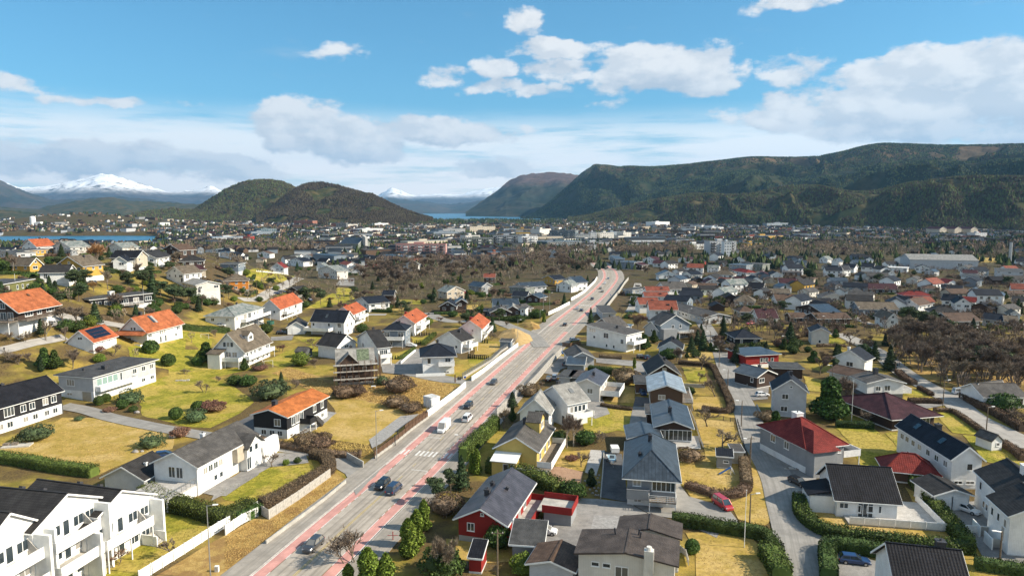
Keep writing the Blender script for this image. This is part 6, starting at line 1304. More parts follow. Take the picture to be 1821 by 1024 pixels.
for kind,m,R0,H0,n,rg in (('ball','leaf',1.5,2.6,1600,.08),('shrub','leaf',1.6,2.0,1300,.5),('brightshrub','bright',1.6,2.1,1300,.5),('juniper','pine',1.8,1.7,1600,.9),('redshrub','twig_red',1.4,1.2,2600,.8),('brownshrub','hedge_br',1.8,1.7,3200,.9)):
 for k in range(2):
  V,Fa=shrub_crown(R0,H0,hash_ if False else 100+k*7+len(kind),n,.13 if n<2000 else .1,rg); st=MB(); st.tube((0,0,-.3),(0,0,.6),.12,.1,6)
  PROTO.setdefault(kind,[]).append((H0,st.mesh('trunk',M['bark']),np_mesh('crown',V,Fa,M[m])))
NM={'spruce':('spruce_tree','tree'),'thuja':('thuja_tree','tree'),'darkthuja':('thuja_tree','tree'),'pine':('pine_tree','tree'),'cypress':('cypress_tree','tree'),'bare':('bare_tree','tree'),'birch':('birch_tree','tree'),'fruit':('fruit_tree','tree'),'barebush':('bare_bush','bush'),'redbush':('red_twigged_bush','bush'),'gold':('beech_tree','tree'),'ball':('clipped_bush','bush'),'shrub':('shrub','bush'),'brightshrub':('shrub','bush'),'juniper':('juniper','bush'),'redshrub':('shrub','bush'),'brownshrub':('bush','bush')}
_tr=random.Random(4)
SHR=('shrub','brightshrub','brownshrub','redshrub','juniper','barebush','redbush')
def tree(kind,fr,x,y,h,label,group= None ,wide=1.0,p= None ):
 p=p or at(fr,x,y); pr=PROTO[kind]; wide=1+(wide-1)*.35 if kind in SHR else 1+(wide-1)*.8; wide*=.8 if kind in SHR else 1; H0,tm,cm=pr[_tr.randrange(len(pr))]; s=h/H0
 r=empty(NM[kind][0],p,_tr.uniform(0,6.28),label,NM[kind][1],group); r.scale=(s*wide*_tr.uniform(.92,1.08),s*wide*_tr.uniform(.92,1.08),s)
 link('trunk',tm,r); link('crown',cm,r); return r
TREES='''
darkthuja|U1|440 960 6.5 1.3|broad dark thuja with rounded top, left one of the pair above the grey flat roof
darkthuja|U1|540 965 6 1.3|broad dark thuja, right one of the pair above the grey flat roof
cypress|U1|405 1000 5 1|thin columnar cypress in front of the thuja pair
cypress|U1|545 215 4.5 1.4|dark rounded cypress in front of the white hill house
ball|U1|1480 815 4.6 1|largest round clipped bush, below the faded orange roof
ball|U1|1655 940 4.2 1|round clipped bush on the lawn right of the pale grey house
ball|M1|1600 225 3 1.1|yellowish round bush beside the hedge below the white villa
brightshrub|M1|810 200 2.6 1.3|yellow-green bush behind the pale grey house
ball|M1|1425 655 3 1.05|round clipped bush on the bright lawn, shaded on its left
ball|M1|805 545 2.6 1|round clipped bush at the corner of the pale grey house
ball|M1|860 520 2.4 1|second round clipped bush at the corner of the pale grey house
shrub|M1|990 575 2.4 1.2|green bush in the rockery by the farm track
juniper|M1|1050 530 3.2 1.2|spreading juniper in the rockery
juniper|M1|1580 680 2.8 1.2|small wind-shaped pine on the bright lawn
ball|M1|1605 590 2.6 1.3|round green bush behind the wind-shaped pine
redshrub|M1|1735 590 2.2 1.9|dome-shaped purple-brown bush on the bright lawn
redshrub|M1|890 600 1.2 1.6|low reddish heather patch in the rockery
redshrub|M1|1460 800 2.0 1.1|reddish bush at the end of the farm track
shrub|M1|1080 600 1.6 1.2|dark low bush at the right end of the rockery
juniper|M1|1225 885 2.6 1.4|flat dark juniper in the middle of the dry lawn
juniper|M1|300 825 3.0 1.7|wide dark juniper below the black and white house
juniper|M1|640 670 1 1.8|low planting along the farm track
bare|M1|590 250 6 1|bare crooked tree behind the pale grey house, right of the thujas
fruit|U1|1110 850 4.6 1|small bare tree right of the solar-roofed garage
redshrub|U1|950 800 1.6 1.4|reddish bush below the solar-roofed garage
fruit|M1|1660 450 2.8 1|small bare fruit tree on the bright lawn
barebush|M1|1500 300 2.4 2|bare thicket between lawn and white villa
barebush|M1|1760 360 2.4 1.2|bare bush at the edge of the bright lawn
pine|U1|740 200 9 .9|dark pine on the hill, leftmost of the row behind the black house
spruce|U1|830 200 6 1.2|short spruce in the row behind the black house
gold|U1|920 215 5 1|golden brown beech behind the long black house
bare|U1|1060 190 9 1|tall olive-brown tree in the row behind the black house
pine|U1|1270 215 9.5 .8|tall pine right of the white chimney of the black house
spruce|U1|1500 240 11 1.2|largest dark spruce right of the black house
pine|U1|1700 290 8 1|pine right of the largest dark spruce
pine|U1|1400 190 9.5 .9|pine behind the flagpole of the black house
brightshrub|U1|1140 430 3 1.1|yellow-green bush in front of the black house
brightshrub|U1|420 215 3 1.2|yellow-green bush right of the olive house
barebush|U1|600 280 3.4 1.6|bare brownish bush left of the black house
barebush|U1|690 250 3.6 1.4|second bare brownish bush left of the black house
shrub|U1|765 610 3.6 1.3|green bushes behind the solar-roofed garage
pine|U1|860 545 3.6 .8|small pine behind the solar-roofed garage
birch|U1|460 700 8 .7|pale birch trunks by the hill lane
bare|U1|650 690 5 .9|bare tree left of the solar-roofed garage
barebush|U1|250 700 4 1.6|large grey-brown bare bush by the hill lane
barebush|U1|120 690 3.4 1.8|bare brown bush under the chalet
barebush|U1|60 900 4 1.7|brown thicket below the hill lane
barebush|U1|180 930 4.2 1.8|brown thicket left of the thuja pair
barebush|U1|300 900 3.6 1.4|brown thicket beside the thin cypress
bare|U1|720 930 5.5 1.1|bare orchard tree above the grey flat roof
brightshrub|U1|985 905 2.4 1.3|round yellow bush above the grey flat roof
shrub|U1|1500 400 3 1.4|green bush at the end of the black house
shrub|U1|1760 380 3 1.3|green bush on the slope right of the black house
birch|F1|130 700 9 1|white-stemmed bare birch at the left edge on the hill
gold|F1|960 640 13 .8|tall golden brown tree standing against the water
barebush|F1|1080 650 4.5 1.7|bare brown bushes under the tall golden tree
spruce|F1|150 430 6 1|dark spruce beside the red roof at the water
pine|F1|620 500 4.6 1.1|small dark pine under the grey roof at the water
shrub|F1|40 690 5 1.2|dark green bush mass at the left edge
barebush|F1|230 680 4 1.4|bare bush behind the olive house
pine|U2|1350 345 11 .85|tall pine, left of the clump of two beside the green meadow
pine|U2|1490 340 10.5 .85|tall pine, right of the clump of two beside the green meadow
pine|U2|400 275 8 1|dark pine below the orange timber house
pine|U2|500 300 9.5 .9|large dark pine below the orange timber house
pine|U2|590 285 7.5 1|right dark pine below the orange timber house
pine|U2|60 340 9 1.2|dense dark pine at the top of the long slope
pine|U2|200 340 8.5 1.2|second dense dark pine at the top of the long slope
shrub|U2|300 330 4 1.3|green bush under the dense pines
shrub|U2|110 390 3 1.4|small green tree under the dense pines
bare|U2|330 350 6 .8|pale bare tree on the long slope
birch|U2|955 270 8.5 .7|bare birch beside the village road
shrub|U2|725 225 2.6 1.2|dark bush at the foot of the orange timber house
shrub|U2|780 260 2.4 1.4|bush by the village road corner
darkthuja|U2|370 890 7 1.6|large dark thuja left of the tan-roofed house
darkthuja|U2|745 985 4.4 1.1|egg-shaped thuja in front of the tan-roofed house
brightshrub|U2|290 925 3 1.5|rounded green bush left of the tan-roofed house
brightshrub|U2|1300 935 4.2 1.8|big light green bush behind the scaffolded house plot
barebush|U2|1440 960 4 1.4|brown bush right of the light green bush
redbush|U2|1100 800 3.2 1.2|reddish bare bush right of the tan-roofed house
fruit|U2|1430 770 4.5 1.2|gnarled bare fruit tree on the lawn knoll
barebush|U2|465 660 4 1|round brown bush beside the football goal
shrub|U2|960 620 4 1.5|green bushes behind the tan roof
darkthuja|U2|1590 780 3.4 1.4|dark shrub at the twin white house
redbush|U2|1110 490 3 1|bare reddish bush before the orange roof
redshrub|U2|900 980 1.6 2|brown planting below the tan-roofed house
juniper|U2|880 975 2 1|low planting by the swing
brownshrub|M2|1150 480 3.2 2.0|broad brown bush, larger of the pair above the straw lawn
brownshrub|M2|1230 470 2.8 1.6|broad brown bush right in the pair above the straw lawn
brownshrub|M2|1580 440 4.2 1.3|tall round brown bush right of the scaffolded house
juniper|M2|1460 380 2.4 1.2|green bush at the scaffolded house corner
shrub|M2|370 390 3.2 1.8|dark green hedge bush on the slope above the orange roof
shrub|M2|260 380 2.8 1.8|dark green bush, left end of the slope row
juniper|M2|560 490 4.4 1.5|spreading dark pine behind the orange roof
spruce|M2|640 400 5 1|small spruce behind the orange roof
barebush|M2|740 420 4 1.5|bare bush beside the small spruce
redshrub|M2|80 590 2.4 1.6|purple-brown dome bush above the farm track
brownshrub|M2|860 880 3 2.1|long rounded brown bush in front of the orange roofed house
brownshrub|M2|960 890 2.6 2|second rounded brown bush in front of the orange roofed house
brownshrub|M2|1560 560 2.6 2|brown bush row behind the noise wall
brownshrub|M2|1680 600 2.4 2.2|brown bush row near the noise wall corner
barebush|M2|1090 260 2.2 1.5|bare bush left of the scaffolding
fruit|M2|10 440 4 1|bare tree at the top of the bright lawn
fruit|C1|1195 830 3.4 .9|small bare tree on the lawn below the white terrace
redbush|C1|800 900 2.6 1.4|reddish brown bush at the terrace corner
fruit|C2|335 200 3.4 1|small bare tree in the villa yard
brightshrub|C2|430 185 1.2 1|little green bush in the villa yard
shrub|C2|510 170 1.2 1|little dark bush in the villa yard
barebush|C2|890 870 6.6 1.1|large bare tree standing at the road edge in the foreground
thuja|C2|1010 1060 6.5 1.6|green conifer at the bottom edge beside the road
thuja|C2|1135 1050 5.5 1.6|second green conifer at the bottom edge beside the road
thuja|C2|870 1060 4 1.5|short green conifer at the bottom edge on the left
thuja|C2|1290 830 6.5 1.2|bright yellow-green thuja beside the cycle lane, nearest
thuja|C2|1350 760 6.5 1.2|bright yellow-green thuja beside the cycle lane, second
thuja|C2|1400 640 5.5 1.2|bright yellow-green thuja beside the cycle lane, third
brownshrub|C2|1540 520 3 1.2|reddish brown bush between the thujas and the red house
pine|C2|1490 450 5.5 .9|small blue-green pine left of the red house
spruce|C2|1665 350 7 1.1|dense spruce beside the red house drive hedge
pine|C2|1590 380 5 .8|small pine left of the dense spruce
birch|C2|1470 970 8 1|yellowish bare tree near the red shed
bare|C2|1530 990 7 .9|tangled bare tree in front of the red shed
shrub|C3|30 960 4 1.4|dark green bushes at the bottom by the fence
barebush|C3|30 560 4 1.5|brown bush left of the red house gable
thuja|C3|270 250 5.5 1|slim thuja at the end of the tall hedge
thuja|C3|235 240 4.5 .9|slim thuja second from the end of the tall hedge
cypress|C3|1075 335 3.8 1.5|small dark conical tree beside the stone terrace
cypress|C3|548 815 2.6 1.4|little cone-shaped conifer by the carport
shrub|C3|940 410 3 1.8|big round green shrub in front of the red deck
barebush|C3|840 470 2.4 1.2|reddish bare bush right of the red deck
shrub|C3|840 520 1.6 1.6|low green bush in the courtyard bed
shrub|C3|420 760 3.6 1|yellow-green shrub at the red house corner
brightshrub|C3|600 940 2.6 1.8|yellow-green bush at the bottom below the carport
brightshrub|C3|900 950 2.4 1.6|yellow-green bush at the bottom by the garage gable
fruit|C3|1005 200 3.6 .9|small tree at the edge of the red gravel
redshrub|C3|940 150 1 2|low brown plant on the dry lawn
ball|C3|1785 800 2.2 1|clipped bush behind the cream house
birch|M3|1310 890 9.5 1.1|pale forked birch in the garden behind the yellow house, left
birch|M3|1365 880 8.5 1|pale birch in the garden behind the yellow house, right
shrub|M3|1240 860 3 1.3|green bush beside the yellow dormer
shrub|M3|1460 860 3 2|dark bushes at the foot of the birches
barebush|M3|1560 850 3.4 1.6|bare bushes right of the birches
spruce|M3|870 560 4.5 1.6|rounded dark tree beside the road wall
bare|M3|800 740 6 .7|bare narrow tree at the top of the tall hedge
darkthuja|M3|870 680 4.4 .8|dark thuja at the front grey roof
brownshrub|M3|1010 470 3 1.3|brown bush beside the fence of the rear grey roof
darkthuja|M3|975 470 3 .9|dark clipped shrub beside the road fence
barebush|M3|1100 420 2.8 1.4|brown bush by the parked pickup
brownshrub|M3|1790 370 4 1.4|round reddish bush behind the roof deck
spruce|U4|830 690 8 .9|spruce left of the small dark gabled house
birch|U4|1130 670 8 1|bushy yellow-green tree right of the dark gabled house
shrub|U4|130 680 3.4 1.8|green shrubs at the side street
shrub|U4|300 640 4.4 1.4|green shrub right of the annex
thuja|U4|370 680 5 1.1|thuja by the lamp at the main road
spruce|U4|570 510 7 1.2|spruce beside the white wall on the main road
spruce|U4|800 300 6.5 1|spruce at the wood edge by the bend
pine|U4|640 340 7 .5|thin palm-like pine beside the bend house
spruce|U4|115 250 6.5 1.1|spruce near the boxy house
redbush|U4|1310 700 6 1.1|bare reddish tree in the terrace garden
bare|U4|1290 780 9 1|bare tree in front of the blue-grey garage
darkthuja|U4|1450 880 5.5 1.1|dark thuja before the purple-roofed house
darkthuja|U4|1360 940 6 1.4|broad green tree before the tall white house corner
barebush|U4|1250 900 4 1|reddish bush at the tall white house
shrub|U4|1265 520 5 1.2|dark hedge-like shrubs at the terrace end
thuja|U4|1660 460 6 1|green tree right of the terracotta row
shrub|U4|1590 980 3.6 2|green bush in front of the white gable with purple-grey roof
spruce|M4|770 120 6.5 1.4|broad dark conifer left of the street, front one
spruce|M4|865 105 8.5 1.2|tall dark conifer left of the street, rear one
darkthuja|M4|735 165 2.6 1|small clipped shrub before the broad conifer
shrub|M4|600 170 3.6 2|green bush left of the broad conifer
fruit|M4|850 260 6 1.1|bare spreading tree at the hedge corner
fruit|M4|840 360 3.4 1|small bare tree in the hedged lawn
fruit|M4|970 480 5.4 1.3|pinkish bare tree inside the brown hedge
fruit|M4|905 720 5.6 1.2|bare fruit tree at the top of the long garden
fruit|M4|1025 905 5 1.3|bare fruit tree in the middle of the long garden
brownshrub|M4|760 990 2.2 2.6|brown hedge bush beside the terrace
spruce|M4|1130 205 7.5 1.2|dark spruce at the right of the street
thuja|M4|310 250 4 .9|thuja at the end of the driveway hedge
shrub|M4|760 460 2.2 1.4|green shrub beside the silver-roofed house
darkthuja|M4|1450 760 5.4 1.2|dark tree in shade left of the red hipped roof
ball|M4|1410 800 2.6 1.2|green ball bush left of the red hipped roof
brownshrub|M4|1380 670 2.2 1.8|brown hedge bush at the red-roofed house
darkthuja|M4|1760 200 4.4 1.6|green bush behind the dark carport
darkthuja|M5|250 655 11.5 1.35|very large dense dark conifer right of the grey-white house
spruce|M5|735 265 9 1.1|dark spruce standing by the far right street
pine|M5|520 145 4.6 1|small pine behind the teal roof
bare|M5|385 550 9.5 1.2|large bare tree left of the purple-black roof
bare|M5|170 300 7 1.1|bare tree behind the big dense conifer
fruit|M5|550 690 4 1.3|bare grey bushy tree in the shade of the purple-black roof
barebush|M5|620 600 3.4 1.6|grey bare bush left of the purple-black roof
pine|M5|280 280 5 1|greenish tree in front of the teal-roofed house
barebush|M5|620 150 3 1.2|brown bush by the street bend
shrub|M5|1660 590 4.5 1.6|green tree mass right of the street
barebush|M5|1560 540 3.4 1.2|brown bush at the white wing
barebush|M5|1750 700 5 1.6|brown thicket at the right edge
shrub|M5|1530 870 2.4 1.4|dark bush beside the tiny garden shed
pine|M5|1370 330 10 1|broad green pine in the right wood, left
pine|M5|1480 330 11 1.1|broad green pine in the right wood, middle
pine|M5|1600 340 10.5 1.1|broad green pine in the right wood, right
pine|M5|1700 300 8 .9|green pine at the right edge of the wood
pine|U6|690 720 10.5 1|umbrella-shaped pine, left of the group before the white villa
pine|U6|850 760 9.5 .8|umbrella-shaped pine, middle of the group before the white villa
pine|U6|935 760 9 .9|umbrella-shaped pine, right of the group before the white villa
shrub|U6|1120 780 5 1.6|green bushes right of the umbrella pines
pine|U6|1320 580 5 .8|small tree by the two-storey white gable
pine|U6|390 290 7.5 1.2|dark pine above the long black-purple roof
spruce|U6|220 280 6.5 1.2|dark spruce left of the dark pine
spruce|U6|600 235 6 1.1|green tree right of the small white gable
pine|U6|1670 330 8 1.5|broad dark tree at the right, below the industrial hall
brightshrub|U6|1600 780 3 1.6|yellow-green bush at the right
pine|U5|1320 300 12.5 1|tallest pine in the estate, beside the white gables
spruce|U5|600 340 6 .9|spruce behind the two-tone roof
spruce|U5|900 190 6.5 1|spruce right of the bright red roof
pine|U5|1070 580 6.5 1.4|green tree in front of the long brown roof
spruce|U5|590 700 6.5 1.1|dark tree right of the garage row end
pine|U5|700 710 6 1.4|pine beside the dormered maroon roof
spruce|U5|480 820 7.5 1.2|dark conifer at the right of the lane end
spruce|U5|1130 880 9 1.4|large dark conifer beside the pale box house
bare|U5|980 840 7.5 1.4|round brown bare tree left of the pale box house
shrub|U5|1180 930 3.6 1.6|bright green shrub below the pale box house
birch|U5|1360 700 6.5 1.2|olive-brown tree at the long brown bungalow
bare|U5|890 470 7.5 1.3|brown bare tree behind the two-tone roof
shrub|U5|430 500 4.4 1.6|dark green shrub mass beside the garage row
shrub|U5|520 480 4.4 1.6|second dark green shrub mass beside the garage row
shrub|U5|1590 550 4.4 1.3|green bush in the straw field
spruce|U5|820 330 5 .9|dark tree behind the broad black roof
pine|U5|1530 270 6 1.1|pine in the upper right estate
pine|U3|1060 330 3 1|small green bush beside the house with four windows
spruce|U3|950 320 9.5 1.2|big spruce in the middle left estate
spruce|U3|1600 130 8.5 .9|spruce right of the terracotta roof
pine|U3|1610 290 7 .9|green tree behind the brown house
spruce|U3|1210 130 7.5 1.2|dark spruce at the wood edge
spruce|U3|1130 120 7 .8|second dark spruce at the wood edge
ball|U3|1420 265 3 1.6|round green bush beside the grey house
darkthuja|U3|1490 265 3.6 1.2|green clipped shrub beside the grey house
thuja|U3|1420 430 5.4 1|green thuja hedge end at the orange roof
shrub|U3|1130 460 3 1.6|dark shrub below the house with four windows
redbush|U3|1350 330 2.6 1.3|reddish bush on the little lawn
barebush|U3|1510 690 4.6 1|bare bush at the right orange roof
shrub|U3|240 610 3.6 1.4|green shrub beside the grey-blue house
bare|U3|640 270 9 1|bare tree at the estate edge, left of the big spruce
bare|U3|760 255 9.5 1.1|bare tree at the estate edge, beside the big spruce
bare|U3|510 180 9 1.1|bare tree behind the dark garages
'''
for ln in TREES.strip().splitlines():
 k,fr,nums,lab=ln.split('|'); x,y,h,wd=map(float,nums.split()); tree(k,fr,x,y,h,lab,wide=wd)
def pip(x,y,poly):
 c= False ; j=len(poly)-1
 for i in range(len(poly)):
  if (poly[i][1]>y)!=(poly[j][1]>y) and x<(poly[j][0]-poly[i][0])*(y-poly[i][1])/(poly[j][1]-poly[i][1])+poly[i][0]:c= not c
  j=i
 return c
def clear_of(p,m=3.0):
 return all((p.x-a)**2+(p.y-b)**2>(r+m)**2 for a,b,r in FOOT)
WOODS=[([(925,505),(1035,500),(1062,470),(1075,462),(960,462),(760,470),(650,480),(620,500),(700,520),(760,505),(860,500)],90,'bare',(9,14),'bare brown tree in the wood left of the main road bend','bare wood left of the road bend'),([(1590,640),(1660,690),(1821,705),(1821,640),(1700,610),(1640,600),(1580,610)],46,'bare',(9,13),'bare grey-brown tree in the wood beside the far right street','bare wood beside the right street'),([(620,490),(690,492),(760,496),(760,480),(640,470)],16,'bare',(8,11),'bare tree behind the left estate','bare trees behind the left estate'),([(1150,500),(1200,500),(1200,490),(1140,485)],5,'bare',(7,10),'bare tree right of the commercial block','bare trees at the commercial block'),([(1560,560),(1620,600),(1700,640),(1720,600),(1640,570)],10,'barebush',(3,4.5),'bare thicket at the far right lane','bare thickets by the right lane')]
for poly,n,k,hr,lab,grp in WOODS:
 xs=[q[0] for q in poly]; ys=[q[1] for q in poly]; c=0; t=0
 while c<n and t<4000:
  t+=1; x=_tr.uniform(min(xs),max(xs)); y=_tr.uniform(min(ys),max(ys))
  if not pip(x,y,poly): continue
  p=at('P',x,y)
  if not clear_of(p,2): continue
  q=Vector((p.x,p.y));
  if min((r_-q).length for r_ in ROADC)<15: continue
  tree(k if _tr.random()<.85 else 'birch', None ,0,0,_tr.uniform(*hr),lab,grp,1.15,p); c+=1
def near_lab(head,p,fall):
 for d,x,y,sh in sorted(((p.x-x)**2+(p.y-y)**2,x,y,sh) for x,y,sh in SHORT)[:6]:
  if d>40**2: break
  w_='left of' if p.x/p.y<x/y-6/y else 'right of' if p.x/p.y>x/y+6/y else 'in front of' if p.y<y else 'behind'
  t=f'{head} {w_} {sh}'
  if len(t.split())<=16 and t not in USED:USED.add(t); return t
 return fall
USED=set()
k_=0; t=0
while k_<270 and t<9000:
 t+=1; x=_tr.uniform(1180,1815); y=455+(_tr.random()**.8)*190
 p=at('P',x,y)
 if not clear_of(p,-1.5): continue
 if (Vector((p.x,p.y))-ROADC[-30]).length<12: continue
 kd=_tr.choice(('shrub','barebush','bare','barebush','spruce','fruit','redbush','shrub','brownshrub','darkthuja')); hh={'bare':6.5,'spruce':6,'fruit':4.5,'darkthuja':4}.get(kd,2.6)*_tr.uniform(.8,1.3)
 nmz={'shrub':'green garden shrub','barebush':'bare garden bush','bare':'bare garden tree','spruce':'dark garden spruce','fruit':'bare fruit tree','redbush':'reddish bare bush','brownshrub':'dense brown bush','darkthuja':'dark clipped thuja'}[kd]
 tree(kd, None ,0,0,hh,near_lab(nmz,p,f'{nmz} among the crowded houses of the right estate'),f'{nmz} plants in the right estate',1.2,p); k_+=1
k_=0; t=0
while k_<230 and t<9000:
 t+=1; x=_tr.uniform(-20,900); y=455+(_tr.random())*140
 p=at('P',x,y)
 if not clear_of(p,-1) or min((r_-Vector((p.x,p.y))).length for r_ in ROADC)<14 or 300<x<720 and y>560 or p.z<-6: continue
 kd=_tr.choice(('shrub','barebush','bare','shrub','spruce','pine','redbush','brightshrub')); hh={'bare':7,'spruce':6.5,'pine':6}.get(kd,2.8)*_tr.uniform(.8,1.3)
 nmz={'shrub':'green garden shrub','barebush':'bare garden bush','bare':'bare garden tree','spruce':'dark garden spruce','redbush':'reddish bare bush','pine':'rounded garden pine','brightshrub':'light green shrub'}[kd]
 tree(kd, None ,0,0,hh,near_lab(nmz,p,f'{nmz} among the houses of the left estate'),f'{nmz} plants in the left estate',1.2,p); k_+=1
def hedge(label,fr,pts,w,h,m='hedge',dens=70,size=.14,cat='hedge',rough=.1):
 C=resample([at(fr,*p) if fr else p for p in pts],.6 if fr else 1.2); rng=np.random.default_rng(len(label)); n=len(C)
 z=[gz(c.x,c.y) for c in C]; parts=[]; A=offs(C,-w/2); B=offs(C,w/2)
 V=[];
 for i in range(n):
  k=.84+.14*rng.uniform(); hh=h*(.9+.08*math.sin(i*.37)+rng.uniform(-rough,rough)*.5)*.95
  for P,zz,kk in ((A[i],-.3,k),(A[i],hh*.8,k),(A[i],hh,k*.7),(B[i],hh,k*.7),(B[i],hh*.8,k),(B[i],-.3,k)):
   q=C[i]+(P-C[i])*kk; V.append((q.x,q.y,z[i]+zz))
 Fq=[]
 for i in range(n-1):
  for j in range(5):a=i*6+j; Fq+=[(a,a+1,a+7),(a,a+7,a+6)]
 for e in (0,n-1):
  a=e*6; Fq+=[(a,a+1,a+4),(a,a+4,a+5),(a+1,a+2,a+3),(a+1,a+3,a+4)]
 L=sum((C[i+1]-C[i]).length for i in range(n-1)); N=int(L*(2*h+w)*dens*.55)
 ii=rng.uniform(0,n-1.001,N); i0=ii.astype(int); f=(ii-i0)[:, None ]
 Ca=np.array([[c.x,c.y] for c in C]); Aa=np.array([[c.x,c.y] for c in A]); cc=Ca[i0]*(1-f)+Ca[i0+1]*f; nn_=(Aa[i0]-Ca[i0])/(w/2)
 s=rng.uniform(-1,1,N)*(h+w/2); lat=np.where(np.abs(s)<w/2,s,np.sign(s)*w/2)*(.9+.22*rng.uniform(size=N)); zz=np.where(np.abs(s)<w/2,h,h-(np.abs(s)-w/2))*(.93+rng.uniform(-rough,rough*.9,N))
 P=np.stack([cc[:,0]+nn_[:,0]*lat,cc[:,1]+nn_[:,1]*lat,np.array(z)[i0]+zz],1)
 Vt,Ft=tris(P,size,rng); V_,F_=cat_mesh([(np.array(V),np.array(Fq)),(Vt,Ft)])
 return setp(link('hedge',np_mesh('hedge',V_,F_,M[m])),label,cat)
hedge('wide dark green hedge running behind the white terrace roofs at the left edge','C1',[(-60,150),(150,180),(400,225),(670,262)],2.6,2.3,'hedge_yg')
hedge('thick green hedge between the white villa terrace and the sloping lawn','C1',[(1030,400),(1180,480),(1400,540),(1600,590),(1760,500)],3.2,2.6,'hedge_yg')
hedge('curving bare brown hedge behind the grey board fence','C2',[(250,485),(380,440),(520,355),(640,290),(735,230),(700,150),(610,130)],2.6,2.0,'hedge_br',90,.12)
hedge('straight dark hedge end beside the white noise fence','C1',[(1560,590),(1720,570),(1821,520)],2.2,2.2,'hedge')
hedge('tall green hedge along the shaded right pavement','M3',[(470,1010),(530,940),(640,830),(740,735)],2.0,3.6,'hedge_yg',80,.16,rough=.2)
hedge('rough green and brown hedge behind the red house','C3',[(340,225),(470,240),(600,280),(720,330),(850,390)],3.2,2.6,'hedge_yg',70,.18,rough=.25)
hedge('long clipped dark hedge in front of the flagpole lawn','C4',[(65,640),(200,650),(420,690),(600,720),(740,750),(800,800),(850,900)],2.2,2.2,'hedge')
hedge('bright green shrub hedge below the flagpole lawn','C4',[(770,880),(830,960),(880,1060)],3,2.6,'hedge_yg',70,.18,rough=.25)
hedge('leafy laurel hedge round the steep-roofed white house','C5',[(90,470),(100,560),(170,650),(300,720),(520,755),(760,790),(1000,820),(1200,840),(1370,840)],2.4,1.9,'hedge_yg',80,.17,rough=.2)
hedge('laurel hedge between the steep-roofed white house and the garage drive','C5',[(1340,820),(1230,690),(1120,560),(1020,430),(920,300),(880,270)],2.4,2.2,'hedge_yg',80,.17,rough=.2)
hedge('neatly clipped hedge enclosing the car yard at the bottom','C5',[(310,1060),(300,940),(295,860),(360,830),(560,850),(790,890)],2.4,2.3,'hedge')
hedge('clipped hedge at the bottom right corner','C5',[(1400,960),(1560,985),(1821,1020)],2,1.8,'hedge')
hedge('narrow brown hedge around the hedged lawns along the street','M4',[(665,215),(800,225),(930,240),(985,330),(1040,440),(1090,560),(1070,610),(960,605),(860,590)],1.8,1.5,'hedge_br',90,.12)
hedge('thick green hedge above the cream house terrace','M4',[(-60,275),(80,290),(200,300),(290,300)],2.6,2.2,'hedge')
hedge('low red-brown hedge below the tall white house','M4',[(25,165),(120,172),(210,175)],1.4,1.3,'hedge_br',90,.12)
hedge('low brown hedge across the lawn edge by the cream house','M4',[(40,555),(160,575),(295,590)],1.4,1.0,'hedge_br',90,.12)
hedge('long brown hedge sloping to the right edge along the street','M5',[(1330,490),(1450,560),(1560,610),(1680,680),(1821,760)],2.4,2.0,'hedge_br',80,.15)
hedge('bare hedge in front of the dark purple-black house lawn','M5',[(1095,600),(1230,605),(1330,660),(1480,770)],1.4,1.2,'hedge_br',80,.13)
hedge('bare hedge between purple-black house and street','M5',[(890,530),(1020,530),(1150,535)],2.0,1.6,'hedge_br',80,.13)
hedge('brown hedge around the split-level house lawn','M5',[(800,290),(860,340),(935,385)],2.0,1.6,'hedge_br',80,.13)
hedge('short brown hedge around the small lawn corner by the street','M5',[(970,415),(1040,450),(1075,475)],1.4,1.2,'hedge_br',80,.13)
hedge('dark hedge across the top of the large lawn','M5',[(300,720),(440,730),(600,735)],1.8,1.8,'hedge',80,.13)
hedge('bare hedge leading to the bottom of the far right street','M5',[(1640,870),(1740,930),(1821,1000)],2,1.6,'hedge_br',80,.13)
hedge('bare brown hedge along the street at the right edge corner','C5',[(1620,700),(1700,770),(1800,860)],2.4,2.0,'hedge_br',80,.15)
hedge('brown hedge along the hill road below the long black house','U1',[(620,410),(720,440),(900,470),(1060,495),(1210,520)],2.4,1.6,'hedge_br',80,.14)
hedge('green hedge below the weathered-roof house','U2',[(125,580),(300,600),(430,605),(600,620)],2.6,2.4,'hedge')
hedge('row of small clipped hedge cones before the grey-blue house','U3',[(275,405),(400,415),(535,420)],1.6,1.6,'hedge')
hedge('bright green hedge beside the parked white car','U3',[(840,740),(900,690),(955,640)],1.8,1.6,'hedge_yg')
hedge('low green hedge on the white retaining wall','U3',[(610,880),(690,830),(755,780)],1.4,1.2,'hedge_yg')
hedge('low brown verge hedge along the side street below the orange-roofed house','C2',[(225,20),(420,60),(620,95),(800,125),(960,120)],2.4,1.2,'hedge_br',80,.13,rough=.3)
hedge('brown garden hedge beside the swing garden and street','C4',[(600,180),(610,280),(620,370)],2.2,1.8,'hedge_br',80,.14,rough=.25)
hedge('green and brown shrub border below the swing garden','C4',[(175,360),(260,390),(400,430),(560,420),(620,380)],2.2,1.3,'hedge_br',80,.14,rough=.3)
